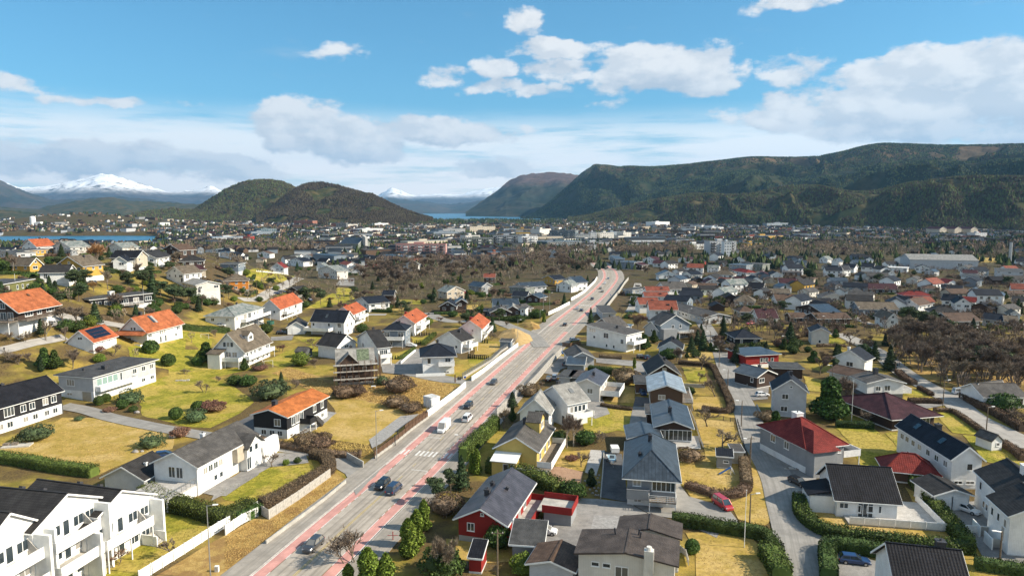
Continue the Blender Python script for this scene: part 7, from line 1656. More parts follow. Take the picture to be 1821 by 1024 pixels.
for (fr,pts,n,h,where) in (('U3',[(730,650),(900,640)],8,1.7,'row above the small lawn behind the white car'),('U3',[(755,730),(830,720)],5,1.6,'row below the small lawn behind the white car'),('U3',[(1285,870),(1480,880)],11,1.8,'row beside the ramp wall'),('U3',[(490,880),(620,870)],6,1.4,'row in front of the twin white house'),('U3',[(1375,700),(1470,720)],5,1.9,'row below the right orange roof')):
 for i in range(n):
  x=pts[0][0]+(pts[1][0]-pts[0][0])*i/(n-1); y=pts[0][1]+(pts[1][1]-pts[0][1])*i/(n-1); tree('cypress',fr,x,y,h*_tr.uniform(.85,1.1),f'small young cypress in the {where}',f'young cypresses: {where}')
_hp=[]
for i,(x,y,sh) in enumerate(SHORT):
 if y>620: continue
 for k in range(2):
  a_=_tr.uniform(-.4,.4)+(k*1.57); cx_,cy_=x+_tr.choice((-1,1))*_tr.uniform(9,12)*(k==1)+_tr.uniform(-2,2),y-_tr.uniform(8,11)*(k==0); hl_=_tr.uniform(5,9)
  q=[Vector((cx_+s_*hl_*math.cos(a_),cy_+s_*hl_*math.sin(a_),0)) for s_ in (-1,0,1)]
  if any(min((c-v.xy).length for c in ROADC[::3])<15 for v in q) or any((v.x-fx)**2+(v.y-fy)**2<(r*.8)**2 for v in q for fx,fy,r in FOOT): continue
  g_=_tr.random()<.5; t=near_lab('trimmed green hedge' if g_ else 'bare brown hedge',Vector((cx_,cy_,0)), None )
  if t:hedge(t, None ,q,1.6,_tr.uniform(1.2,2.0),'hedge' if g_ else 'hedge_br',16,.28)
def lawn_blades():
 rg=np.random.default_rng(3)
 for mt,nm,lb in ((G['green'],'leafg','green and straw coloured grass tufts on the nearer lawns'),(G['dry'],'straw','dry straw coloured grass tufts on the nearer lawns')):
  PP=[]
  for poly,m in LAWNS:
   cy_=sum(p[1] for p in poly)/len(poly)
   if m is not mt or cy_>300: continue
   xs=[p[0] for p in poly]; ys=[p[1] for p in poly]; ar=(max(xs)-min(xs))*(max(ys)-min(ys)); n=int(min(9000,ar*(5 if cy_<170 else 2)))
   for x,y in zip(rg.uniform(min(xs),max(xs),n),rg.uniform(min(ys),max(ys),n)):
    if pip(x,y,poly) and vn(x*.35,y*.35,5)>.35:PP.append((x,y,gz(x,y)+.13))
  V,Fa=tris(np.array(PP),.085,rg); setp(link('grass',np_mesh('grass',V,Fa,M[nm])),lb,'grass',kind='stuff')
M['leafg']=mat('lawn_grass',(.2,.17,.03),.95,var=.3,vscale=.5,kind='island',col2=(.12,.11,.02))
lawn_blades()
# ======= fences and walls
def fence(label,fr,pts,h,kind,m='whitep',step=2.0,name='fence',cat='fence',base=0,z0=0):
 P=[at(fr,*p) for p in pts]; root=empty(name,P[0],0,label,cat); C=[]
 for i in range(len(P)-1):
  a,b=P[i],P[i+1]; d=Vector((b.x-a.x,b.y-a.y)); n=max(1,round(d.length/step));
  for k in range(n):C.append((a.xy.lerp(b.xy,k/n),a.xy.lerp(b.xy,(k+1)/n)))
 bm_={}
 for a,b in C:
  ln=round((b-a).length,1); ang=math.atan2(b.y-a.y,b.x-a.x); za,zb=gz(a.x,a.y),gz(b.x,b.y); mid=(a+b)/2
  if ln not in bm_:
   w=MB(); L=(b-a).length
   if kind=='board':
    for i in range(5):w.box(-L/2+.13,L/2-.13,-.02,.02,base+.08+i*(h-base-.05)/5,base+.08+(i+1)*(h-base-.05)/5-.06)
   elif kind=='picket':
    x=-L/2
    while x<L/2-.05:w.box(x,x+.11,-.02,.02,base+.05,h); x+=.14
    w.box(-L/2,L/2,.02,.06,base+.4,base+.5); w.box(-L/2,L/2,.02,.06,h-.4,h-.3)
   elif kind=='wall':w.box(-L/2-.01,L/2+.01,-.12,.12,-.8,h)
   elif kind=='rail':
    for zz in (base+.15,base+.5,h-.05):w.box(-L/2,L/2,-.025,.025,zz,zz+.05)
    x=-L/2
    while x<L/2:w.box(x,x+.03,-.015,.015,base+.1,h); x+=.25
   elif kind=='mesh':
    for zz in np.linspace(.1,h,5):w.box(-L/2,L/2,-.012,.012,zz-.012,zz+.012)
   elif kind=='hrail':
    for zz in np.linspace(base+.2,h-.1,7):w.box(-L/2,L/2,-.03,.03,zz,zz+.12)
   p_=MB(); p_.box(-.07,.07,-.08,.08,-.5,h+.06); c_= None
   if base:c_=MB(); c_.box(-L/2-.005,L/2+.005,-.16,.16,-.8,base)
   bm_[ln]=(w.mesh('panel',M[m]),p_.mesh('post',M[m if m!='wallp' else 'trim']),c_.mesh('base_wall',M['conc']) if c_ else None )
  pm_,po_,ba_=bm_[ln]; o=link('panel',pm_,root,Vector((mid.x,mid.y,(za+zb)/2+z0))-P[0],ang)
  if kind!='wall':link('post',po_,root,Vector((a.x,a.y,za+z0))-P[0],ang)
  if ba_:link('base_wall',ba_,root,Vector((mid.x,mid.y,(za+zb)/2+z0))-P[0],ang)
 return root
fence('white horizontal board noise fence between the terrace lawn and the straw verge','C1',[(980,1010),(1300,810),(1540,655),(1821,500)],1.9,'board','whitep',2.1)
fence('continuation of the white board fence to the grey fence corner','C2',[(5,680),(120,600),(240,545)],1.9,'board','whitep',2.1)
fence('weathered grey picket fence below the curving brown hedge','C2',[(240,525),(310,568),(520,430),(745,268)],1.9,'picket','greyfence',2.0)
fence('pale concrete retaining wall between the grass verge and the pavement','C2',[(290,745),(430,640),(560,545),(700,440),(850,315)],.8,'wall','conc',4,'retaining_wall','wall')
fence('brown board fence on a pale concrete base beside the main road','M2',[(1395,985),(1560,865),(1700,750),(1830,655)],2.0,'board','brownwood',2.2,base=.7)
fence('brown board fence continuing uphill on its concrete base','M3',[(0,770),(90,700),(180,640)],2.0,'board','brownwood',2.2,base=.7)
fence('white solid noise wall along the main road above the straw slope','M3',[(182,650),(300,560),(430,460),(492,405)],2.0,'wall','trim',2.4,'noise_wall','wall')
fence('low concrete wall returning from the road fence corner','C2',[(975,205),(860,140)],1.5,'wall','conc',3,'garden_wall','wall')
fence('white ramp wall along the pavement of the main road','M3',[(540,355),(640,285),(760,190),(915,75)],1.7,'wall','trim',3,'ramp_wall','wall')
fence('glass and steel railing above the ramp wall','M3',[(468,335),(600,255),(700,195),(780,120),(905,40)],2.1,'rail','steel',2.2,base=.8)
fence('grey slatted noise fence on the right side of the main road','M3',[(985,440),(1080,340),(1180,220),(1270,130)],2.4,'hrail','greyfence',2.4,base=.6)
fence('lower part of the grey fence by the front grey roof','M3',[(745,640),(830,565)],2.2,'hrail','greyfence',2.2,base=.4)
fence('grey fence between the dark clipped shrub and the road','M3',[(890,500),(960,430)],2.2,'hrail','greyfence',2.2,base=.4)
fence('white noise wall left of the main road before the bend','U4',[(415,610),(520,560),(622,505)],1.9,'wall','trim',3,'noise_wall','wall')
fence('white noise wall curving with the main road at the bend','U4',[(637,468),(700,435),(775,385),(830,330),(870,290),(893,250)],1.9,'wall','trim',3,'noise_wall','wall')
fence('long grey wall right of the main road at the bend','U4',[(940,610),(1000,530),(1060,450),(1110,390),(1160,310),(1200,262)],2.2,'wall','conc',3,'road_wall','wall')
fence('brown plank fence beside the blue container','M3',[(1275,75),(1340,80),(1425,60)],1.8,'board','brownwood',2)
fence('white slatted terrace fence below the rear grey roof','M3',[(1420,610),(1480,620),(1535,635)],1.5,'hrail','whitep',1.6)
fence('low white retaining wall at the housing drive','U3',[(622,925),(690,860),(765,800)],.9,'wall','trim',3,'garden_wall','wall')
fence('low wire fence around the red shed garden','C3',[(105,900),(200,910),(300,925),(420,935)],1.0,'mesh','steel',2)
fence('black wire fence along the long garden by the street','M4',[(1030,675),(1145,695),(1180,820),(1225,1000)],1.2,'mesh','dsteel',2.4)
fence('white bordered timber fence strip beside the long garden','M4',[(760,600),(800,700),(840,830),(870,900)],.9,'board','greyfence',2.4)
fence('grey retaining wall of the hedged lawn','M4',[(690,400),(880,408)],1.2,'wall','conc',3,'garden_wall','wall')
fence('low concrete kerb wall in front of the two-storey grey-white house','M4',[(1170,285),(1225,400)],.8,'wall','conc',3,'garden_wall','wall')
fence('low wall beside the parked white car yard','M4',[(1300,560),(1340,640)],.8,'wall','conc',3,'garden_wall','wall')
fence('white ladder-like frame fence behind the cream house','C3',[(1700,800),(1740,830),(1760,900)],1.2,'hrail','greyfence',1.6)
fence('low pale wall round the boat drive','C3',[(1165,90),(1155,250),(1140,420)],.4,'wall','conc',3,'garden_wall','wall')
fence('wooden fence at the edge of the green meadow road','F2',[(860,680),(1000,695),(1120,705),(1250,715)],1.0,'board','whitep',3)
fence('white parapet in front of the blue-grey house row','F2',[(550,620),(640,650)],1.0,'wall','trim',3,'garden_wall','wall')
# ======= poles
def pole(fr,base,top,kind,label,arm=-1):
 p=at(fr,*base); bx,by=fp(fr,*base); tx,ty=fp(fr,*top); lo,hi=1,16
 for _ in range(20):
  m_=(lo+hi)/2; r=Vector((p.x,p.y,p.z+m_-CAMH)); zc=r.y*math.cos(PITCH)-r.z*math.sin(PITCH); yc=-(r.y*math.sin(PITCH)+r.z*math.cos(PITCH)); row=CY+F*yc/zc
  if row>ty:lo=m_
  else :hi=m_
 h=(lo+hi)/2
 nm={'lamp':'street_lamp','wood':'utility_pole','flag':'flagpole','woodlamp':'street_lamp'}[kind]
 e=empty(nm,p,0,label,{'lamp':'street lamp','wood':'utility pole','flag':'flagpole','woodlamp':'street lamp'}[kind])
 b=MB()
 if kind=='flag':b.tube((0,0,-.2),(0,0,h),.07,.035,8); link('shaft',b.mesh('shaft',M['trim']),e); c=MB(); c.tube((0,0,h),(0,0,h+.14),.09,.05,8); link('finial',c.mesh('finial',M['trim']),e); return e
 wd=kind in ('wood','woodlamp')
 b.tube((0,0,-.3),(0,0,h),.15 if wd else .1,.1 if wd else .06,8); link('shaft',b.mesh('shaft',M['polewood'] if wd else M['steel']),e)
 if kind in ('lamp','woodlamp'):
  c=MB(); c.tube((0,0,h-.1),(arm*1.0,0,h+.1),.05,.04,6); link('arm',c.mesh('arm',M['steel']),e)
  d=MB(); d.prism([(arm*.9,-.16,h+.04),(arm*1.7,-.13,h+.12),(arm*1.7,.13,h+.12),(arm*.9,.16,h+.04)],[(arm*.9,-.1,h+.2),(arm*1.65,-.08,h+.24),(arm*1.65,.08,h+.24),(arm*.9,.1,h+.2)]); link('lamp_head',d.mesh('lamp_head',M['trim']),e)
 else :
  c=MB(); c.box(-.9,.9,-.05,.05,h-.6,h-.48); link('crossarm',c.mesh('crossarm',M['polewood']),e)
  for x in (-.8,0,.8):d=MB(); d.tube((x,0,h-.48),(x,0,h-.3),.05,.04,6); link('insulator',d.mesh('insulator',M['trim']),e)
 return e
for a in (('C1',(1483,985),(1470,468),'lamp','tall grey street lamp on the straw verge beside the white board fence',1),('M2',(1412,995),(1412,592),'lamp','street lamp at the corner of the brown road fence',1),('M3',(463,955),(463,790),'lamp','street lamp on the right pavement beside the tall hedge',-1),('M3',(180,655),(180,505),'lamp','street lamp beside the white noise wall',1),('C4',(602,812),(602,385),'flag','tall white flagpole on the hedged lawn',1),('C4',(642,640),(645,410),'woodlamp','street lamp behind the clipped hedge on the dry verge',1),('C4',(645,235),(662,-20),'wood','wooden utility pole on the verge beside the swing garden',1),('C3',(415,1000),(455,640),'wood','tall wooden utility pole in the foreground by the red house',1),('C5',(1585,912),(1605,690),'woodlamp','wooden lamp pole at the bottom right street',-1),('M4',(1065,405),(1068,262),'woodlamp','lamp pole on the street beside the brown hedge',-1),('M4',(995,240),(1005,95),'woodlamp','lamp pole further up the street',-1),('M4',(1175,722),(1180,512),'woodlamp','lamp pole beside the long garden top',-1),('M4',(1245,1010),(1272,820),'woodlamp','lamp pole beside the shed garden',-1),('M4',(922,100),(918,-30),'wood','utility pole behind the tall conifer',1),('M5',(1165,560),(1180,345),'woodlamp','wooden lamp pole at the far right street junction',1),('M5',(1515,765),(1532,560),'woodlamp','wooden lamp pole along the right street',1),('M5',(427,680),(437,345),'flag','slim flagpole on the small lawn behind the big conifer',1),('M5',(268,385),(272,225),'woodlamp','lamp pole above the large dense conifer',-1),('M5',(782,290),(792,195),'wood','utility pole beside the street spruce',1),('U1',(293,450),(288,275),'flag','white flagpole in front of the chalet',1),('U1',(155,200),(150,40),'flag','flagpole in front of the olive house',1),('U1',(1418,435),(1406,180),'flag','tall flagpole in front of the long black house',1),('U1',(1530,405),(1522,300),'woodlamp','lamp pole right of the long black house',-1),('U1',(445,690),(435,480),'wood','utility pole beside the pale birch',1),('U2',(540,345),(533,205),'wood','utility pole above the weathered roof',1),('U2',(866,300),(868,100),'woodlamp','lamp pole at the village road corner',-1),('U2',(327,350),(322,250),'wood','short utility pole at the dense pines',1),('U4',(630,475),(627,310),'woodlamp','lamp pole at the end of the white noise wall',1),('U4',(365,565),(365,375),'lamp','double street lamp above the round shrubs',-1),('U4',(428,560),(428,390),'lamp','street lamp next to the double lamp',1),('U4',(333,680),(333,560),'lamp','street lamp on the side street corner',1),('U4',(115,870),(118,655),'lamp','street lamp beside the sand heap',1),('U4',(1790,690),(1797,545),'lamp','street lamp at the right lane with a sign',1),('U5',(345,950),(345,770),'woodlamp','lamp pole on the street before the blue-black roof',-1),('U5',(1085,930),(1090,815),'woodlamp','lamp pole by the large dark conifer',-1),('U5',(845,750),(850,580),'wood','utility pole before the dormered maroon roof',1),('U5',(1478,740),(1485,620),'lamp','street lamp at the long brown bungalow',-1),('U6',(178,615),(178,530),'lamp','lamp beside the long grey-brown roof',1),('U5',(1520,350),(1525,265),'lamp','lamp among the upper right estate',-1),('U5',(743,360),(745,275),'wood','pole beside the broad black roof',1)):
 pole(*a)
# ======= vehicles
def car_mesh(L,W,Hh,kind):
 """body lofted from cross sections along x (front = +x)"""
 if kind=='van':st=[(-.5,.0,.55,.97),(-.49,.0,.95,1),(-.2,0,.98,1),(.22,0,.97,1),(.33,0,.8,.97),(.40,0,.50,.95),(.49,0,.42,.86),(.5,.02,.3,.8)]
 return st
_cars={}
def car(label,fr,x,y,deg,paint,kind='suv',name='car',cat='car',onroad= None ):
 dims={'suv':(4.6,1.86,1.66),'hatch':(4.2,1.78,1.48),'wagon':(4.7,1.82,1.48),'van':(5.9,2.0,2.6),'mpv':(4.9,1.92,1.92)}[kind]; L,W,Hh=dims
 p=at(fr,x,y) if isinstance(fr,str) else fr
 if onroad is not None :
  s0=s_at(fr,x,y); q,ang=road_pt(s0,onroad); p=Vector((q.x,q.y,gz(q.x,q.y)+.05)); ang+=0 if deg>0 else math.pi
 else :ang=R_(deg); p.z+=.12
 key=(kind,paint)
 if key not in _cars:
  belt={'suv':1.0,'hatch':.9,'wagon':.9,'van':1.25,'mpv':1.05}[kind]; hood={'suv':1.02,'hatch':.88,'wagon':.86,'van':1.15,'mpv':1.0}[kind]
  xs=[-.5,-.485,-.4,-.2,.1,.25,.4,.475,.5]; hw=[.84,.94,1,1,1,.99,.96,.86,.76]; top=[belt*.85,belt,belt+.02,belt,belt,hood+.01,hood-.05,hood*.8,hood*.62]
  b=MB(); rings=[]
  for xx,w_,t_ in zip(xs,hw,top):
   h2=W/2*w_; rings.append([(xx*L,-h2*.95,.28),(xx*L,-h2,.5),(xx*L,-h2*.97,t_*.86),(xx*L,-h2*.86,t_),(xx*L,h2*.86,t_),(xx*L,h2*.97,t_*.86),(xx*L,h2,.5),(xx*L,h2*.95,.28)])
  vv=[v for r in rings for v in r]; ff=[tuple(range(8))[::-1],tuple(range(8*(len(rings)-1),8*len(rings)))]
  for i in range(len(rings)-1):
   for j in range(8):ff.append((i*8+j,i*8+(j+1)%8,i*8+8+(j+1)%8,i*8+8+j))
  b.solid(vv,ff); body=b.mesh('body',M[paint],smooth= False )
  r0,r1,f1,f0={'suv':(-.47,-.37,.06,.24),'hatch':(-.48,-.36,.05,.24),'wagon':(-.48,-.38,.04,.22),'van':(-.495,-.48,.27,.40),'mpv':(-.49,-.43,.16,.33)}[kind]
  g=MB(); hb,ht=W/2*.86,W/2*(.70 if kind!='van' else .82); zt=Hh-.06; bl=belt-.03
  g.solid([(r0*L,-hb,bl),(f0*L,-hb,bl),(f0*L,hb,bl),(r0*L,hb,bl),(r1*L,-ht,zt),(f1*L,-ht,zt),(f1*L,ht,zt),(r1*L,ht,zt)],[(0,1,5,4),(1,2,6,5),(2,3,7,6),(3,0,4,7),(4,5,6,7),(0,3,2,1)])
  glass=g.mesh('windows',M['glass'])
  rf=MB(); e=.03
  rf.solid([(r1*L-.03,-ht-e,zt-.04),(f1*L+.05,-ht-e,zt-.04),(f1*L+.05,ht+e,zt-.04),(r1*L-.03,ht+e,zt-.04),(r1*L+.05,-ht*.9,zt+.06),(f1*L-.08,-ht*.9,zt+.06),(f1*L-.08,ht*.9,zt+.06),(r1*L+.05,ht*.9,zt+.06)],[(0,1,5,4),(1,2,6,5),(2,3,7,6),(3,0,4,7),(4,5,6,7),(0,3,2,1)])
  for s_ in (-1,1):
   for (xa,xb) in ((r0,r1),(f0,f1)):rf.bar((xa*L,s_*(hb+.01),bl),(xb*L,s_*(ht+.01),zt),.09,.09)
   for xm in ((r1+f1)/2,) if kind!='van' else ():rf.bar((xm*L,s_*(hb+.01),bl),(xm*L,s_*(ht+.01),zt),.1,.07)
  if kind=='van':
   rf.solid([(r0*L-.02,-hb-.03,bl),(.17*L,-hb-.03,bl),(.17*L,hb+.03,bl),(r0*L-.02,hb+.03,bl),(r1*L-.02,-ht-.03,zt),(.17*L,-ht-.03,zt),(.17*L,ht+.03,zt),(r1*L-.02,ht+.03,zt)],[(0,1,5,4),(1,2,6,5),(2,3,7,6),(3,0,4,7),(4,5,6,7),(0,3,2,1)])
  roof=rf.mesh('roof',M[paint])
  wr=.34 if kind not in ('van',) else .37; ty=MB(); ty.tube((0,-.11,0),(0,.11,0),wr,wr,14); tyre=ty.mesh('tyre',M['rubber']); ri=MB(); ri.tube((0,-.125,0),(0,.125,0),wr*.6,wr*.6,10); rim=ri.mesh('rim',M['rim'])
  hl=MB(); hl.box(-.12,.05,-.2,.2,-.08,.08); tl=MB(); tl.box(-.04,.08,-.1,.1,-.12,.14); gr=MB(); gr.box(-.05,.02,-.42,.42,-.12,.12); mi=MB(); mi.box(-.08,.08,-.1,.1,-.07,.08); pl=MB(); pl.box(-.01,.02,-.26,.26,-.06,.06)
  _cars[key]=(body,glass,roof,tyre,rim,hl.mesh('headlight',M['lamp']),tl.mesh('tail_light',M['tail']),gr.mesh('grille',M['dsteel']),mi.mesh('mirror',M[paint]),wr,hood,belt,pl.mesh('number_plate',M['trim']))
 body,glass,roof,tyre,rim,hl,tl,gr,mi,wr,hood,belt,pl=_cars[key]
 e=empty(name,p,ang,label,cat); link('body',body,e); link('windows',glass,e); link('roof',roof,e)
 for xx in (-.31,.31):
  for yy in (-1,1):w_=link('wheel',tyre,e,(xx*L,yy*(W/2-.1),wr)); link('rim',rim,w_)
 for yy in (-1,1):
  link('headlight',hl,e,(.47*L,yy*W*.33,hood*.7)); link('tail_light',tl,e,(-.5*L,yy*W*.39,belt*.8)); link('mirror',mi,e,(.2*L,yy*(W/2+.02),belt+.06))
 link('grille',gr,e,(.492*L,0,hood*.58)); link('number_plate',pl,e,(-.505*L,0,.62)); return e
for n_,c_,mt in (('p_white',(.75,.75,.74),0),('p_black',(.012,.012,.015),.2),('p_grey',(.09,.09,.095),.5),('p_silver',(.42,.44,.47),.6),('p_blue',(.02,.05,.14),.3),('p_red',(.42,.03,.035),.1),('p_dblue',(.03,.05,.1),.4)):
 M[n_]=mat(n_,c_,.28,mt,.03,2,coat=.6,spec=.5)
RV=[('dark grey suv driving towards the camera, nearest on the main road','C2',590,775,-1,'p_grey','suv',-1.7),('black suv driving towards the camera beside the side street mouth','C2',1065,345,-1,'p_black','suv',-1.7),('dark car driving away next to the black suv','C2',1190,380,1,'p_dblue','mpv',1.6),('white panel van driving towards the camera','M3',295,745,-1,'p_white','van',-1.75),('white people carrier driving away beside the panel van','M3',510,665,1,'p_white','mpv',1.6),('black car driving towards the camera behind the panel van','M3',498,570,-1,'p_black','suv',-1.7),('grey car driving towards the camera past the ramp foot','M3',705,378,-1,'p_grey','hatch',-1.7),('dark car driving away near the hatched side street','U4',590,715,1,'p_black','hatch',1.6),('white car driving towards the camera before the far crossing','U4',690,552,-1,'p_silver','hatch',-1.7),('dark car driving away before the far crossing','U4',745,572,1,'p_dblue','hatch',1.7),('dark suv just past the far crossing','U4',858,458,1,'p_dblue','suv',0.3),('black car on the far stretch, left lane','U4',903,352,-1,'p_black','hatch',-1.7),('dark grey car on the far stretch, right lane','U4',938,382,1,'p_grey','hatch',1.6),('white car entering the bend','U4',964,302,-1,'p_white','hatch',-1.7),('silver car in the bend','U4',1004,256,-1,'p_silver','hatch',-1.7),('black car at the top of the bend, left','U4',975,155,-1,'p_black','hatch',-1.7),('black car at the top of the bend, right','U4',1004,140,1,'p_black','hatch',1.7)]
for l,fr,x,y,dr,pt,kd,lat in RV:car(l,fr,x,y,dr,pt,kd,name='van' if kd=='van' else 'car',cat='van' if kd=='van' else 'car',onroad=lat)
for l,fr,x,y,dg,pt,kd in (('white hatchback parked beside the red house carport','C3',752,668,-14,'p_white','hatch'),('bright red van parked on the driveway below the swing garden','C4',440,510,-72,'p_red','mpv'),('dark estate car parked in the shade of the steep-roofed house','C4',1008,345,-70,'p_black','wagon'),('white saloon parked before the double garage','C5',1335,545,-60,'p_white','wagon'),('dark blue car parked inside the clipped hedge yard','C5',500,930,-14,'p_blue','wagon'),('white car parked sideways below the two-storey grey-white house','M4',1345,478,8,'p_white','hatch'),('blue car under the flat carport','M4',375,462,-85,'p_blue','suv'),('white van parked at the far right street corner','M5',1312,458,0,'p_white','mpv'),('white car parked below the grey-blue hipped house','U3',725,755,-12,'p_white','suv'),('white car parked under the weathered-roof house','U2',520,555,-8,'p_white','hatch'),('silver car parked left of the green trampoline','U2',890,540,20,'p_silver','suv'),('black car parked beside the white garage','U2',1105,630,5,'p_black','suv'),('blue car parked by the village road, front','U2',1070,240,15,'p_blue','wagon'),('blue car parked by the village road, rear','U2',1110,222,15,'p_blue','wagon'),('grey car parked below the chalet','U1',470,528,10,'p_grey','wagon'),('dark pickup-like car in the yard by the teal garage','M3',1165,350,80,'p_black','suv'),('light blue car in the yard by the teal garage','M3',1213,338,80,'p_silver','suv'),('dark car beside the teal garage','M3',1297,225,80,'p_grey','hatch'),('light blue car on the upper yard beside the brown fence','M3',1375,30,15,'p_silver','wagon'),('black car behind the low red-brown hedge','M4',375,168,0,'p_black','wagon'),('grey car behind the low red-brown hedge','M4',415,172,60,'p_dblue','hatch'),('dark blue car half hidden behind the white villa roof','C1',1165,130,22,'p_blue','wagon'),('light grey car at the garage row end','U5',280,665,70,'p_silver','hatch'),('black car beside the white house roof deck wall','U4',1170,385,70,'p_black','suv'),('dark car right of the grey roof above the terrace','U4',1770,250,80,'p_dblue','suv')):
 car(l,fr,x,y,dg,pt,kd,name='van' if 'van' in l else 'car',cat='van' if 'van' in l else 'car')
_n=0
for i,(x,y,sh) in enumerate(SHORT):
 if y>520 or i%2: continue
 p=Vector((x+_tr.choice((-1,1))*_tr.uniform(8,11),y-_tr.uniform(2,8),0))
 if not clear_of(p,-1) or min((c-p.xy).length for c in ROADC[::3])<14: continue
 nm_,pt_=_tr.choice((('white','p_white'),('black','p_black'),('grey','p_grey'),('silver','p_silver'),('blue','p_blue'),('red','p_red'))); t=near_lab(nm_+' car parked',p, None )
 if t:p.z=gz(p.x,p.y); car(t,p,0,0,_tr.uniform(0,360),pt_,_tr.choice(('hatch','wagon','suv')))
# ======= small things
def thing(name,label,cat,fr,x,y,deg=0,group= None ): return empty(name,at(fr,x,y),R_(deg),label,cat,group)
e=thing('motorboat','small white and pale blue motorboat on a trailer between the garden and the grey house','boat','C3',1220,175,-92)
sec=[]
for t in np.linspace(0,1,7):hw=1.0*math.sqrt(max(0,1-t**2.4))+.04; sec.append([(-2.3+4.8*t,-hw,1.35+.25*t*t),(-2.3+4.8*t,-hw*.6,.75+.3*t*t),(-2.3+4.8*t,0,.55+.45*t**2.5),(-2.3+4.8*t,hw*.6,.75+.3*t*t),(-2.3+4.8*t,hw,1.35+.25*t*t)])
b=MB(); vv=[v for r in sec for v in r]; ff=[tuple(range(5))]
for i in range(6):
 for j in range(4):ff.append((i*5+j,i*5+j+1,i*5+6+j,i*5+5+j))
b.solid(vv,ff); link('hull',b.mesh('hull',M['trim']),e)
M['paleblue']=mat('pale_blue_deck',(.35,.5,.58),.5,var=.05)
b=MB(); b.prism([(-2.2,-.8,1.1),(1.4,-.7,1.1),(2.2,0,1.1),(1.4,.7,1.1),(-2.2,.8,1.1)],[(-2.2,-.8,1.2),(1.4,-.7,1.25),(2.2,0,1.3),(1.4,.7,1.25),(-2.2,.8,1.2)]); link('deck',b.mesh('deck',M['paleblue']),e)
b=MB(); b.prism([(0,-.6,1.25),(.1,-.6,1.25),(.1,.6,1.25),(0,.6,1.25)],[(-.3,-.5,1.85),(-.25,-.5,1.85),(-.25,.5,1.85),(-.3,.5,1.85)]); link('windscreen',b.mesh('windscreen',M['glass']),e)
b=MB(); b.box(-2.75,-2.35,-.18,.18,.6,1.7); link('outboard_motor',b.mesh('outboard_motor',M['dsteel']),e)
b=MB(); b.bar((-2.2,0,.45),(3.2,0,.45),.12,.12); b.bar((-1,-1,.4),(-1,1,.4),.1,.1); o=link('trailer',b.mesh('trailer',M['steel']),e)
for y in (-1,1):b=MB(); b.tube((-1,y-.08,.3),(-1,y+.08,.3),.3,.3,12); link('wheel',b.mesh('wheel',M['rubber']),o)
e=thing('utility_trailer','white covered trailer standing behind the motorboat','trailer','C3',1240,100,0)
b=MB(); b.box(-.9,.9,-1.3,1.3,.5,1.6); link('box',b.mesh('box',M['trim']),e)
for x in (-1,1):b=MB(); b.tube((x-.07,0,.3),(x+.07,0,.3),.3,.3,12); link('wheel',b.mesh('wheel',M['rubber']),e)
def swing(label,fr,x,y,deg):
 e=thing('swing_frame',label,'swing',fr,x,y,deg)
 b=MB()
 for xx in (-1.5,1.5):
  for yy in (-.9,.9):b.bar((xx,yy,0),(xx,0,2.3),.08,.08)
 link('frame',b.mesh('frame',M['whitep']),e); b=MB(); b.bar((-1.6,0,2.3),(1.6,0,2.3),.09,.09); link('crossbar',b.mesh('crossbar',M['whitep']),e)
 for xx in (-.6,.6):
  b=MB(); b.box(xx-.22,xx+.22,-.1,.1,.45,.5)
  for k in (-.2,.2):b.bar((xx+k,0,.5),(xx+k,0,2.3),.02,.02)
  link('swing_seat',b.mesh('swing_seat',M['dsteel']),e)
swing('white garden swing frame on the lawn below the tan-roofed house','U2',980,950,20)
e=thing('slide','play slide with white ladder in the fenced garden','slide','C4',500,265,10)
b=MB(); b.bar((-2.6,0,.3),(0,0,1.6),.55,.06); link('chute',b.mesh('chute',M['bluep']),e); b=MB()
for y in (-.3,.3):b.bar((.9,y,0),(.05,y,1.7),.07,.07); b.bar((-.3,y*1.6,0),(0,y,1.7),.07,.07)
for i in range(4):b.bar((.8-.2*i,-.3,.3+.35*i),(.8-.2*i,.3,.3+.35*i),.05,.05)
link('ladder',b.mesh('ladder',M['whitep']),e)
e=thing('football_goal','white framed football goal with green net on the lawn','goal','U2',355,675,0)
b=MB(); b.bar((-1.6,0,0),(-1.6,0,1.9),.09,.09); b.bar((1.6,0,0),(1.6,0,1.9),.09,.09); b.bar((-1.6,0,1.9),(1.6,0,1.9),.09,.09); link('frame',b.mesh('frame',M['trim']),e)
M['net']=mat('green_net',(.04,.13,.09),.9); b=MB()
for i in range(15):b.bar((-1.5+i*.21,.02,1.9),(-1.5+i*.21,1.0,.02),.02,.02)
for i in range(8):b.bar((-1.6,.02+i*.13,1.9-i*.25),(1.6,.02+i*.13,1.9-i*.25),.02,.02)
link('net',b.mesh('net',M['net']),e)
e=thing('trampoline','boxy green-netted play tent beside the parked silver car','trampoline','U2',1000,545,10)
b=MB(); b.tube((0,0,.6),(0,0,.7),1.7,1.7,14); link('mat',b.mesh('mat',M['dsteel']),e)
for i in range(6):a=i*1.047; b=MB(); b.tube((1.7*math.cos(a),1.7*math.sin(a),-.1),(1.7*math.cos(a),1.7*math.sin(a),2.4),.04,.04,5); link('pole',b.mesh('pole',M['steel']),e)
b=MB()
for i in range(12):a=i*2*math.pi/12; a2=(i+1)*2*math.pi/12; b.face([(1.68*math.cos(a),1.68*math.sin(a),.75),(1.68*math.cos(a2),1.68*math.sin(a2),.75),(1.68*math.cos(a2),1.68*math.sin(a2),2.3),(1.68*math.cos(a),1.68*math.sin(a),2.3)])
link('net',b.mesh('net',M['net']),e)
e=thing('garden_deck','grey stepped timber deck with box seats at the left edge of the dry lawn','deck','M1',140,880,14)
b=MB()
for i in range(12):b.box(-3+i*.5,-3+i*.5+.46,-1.3,1.3,0,.35)
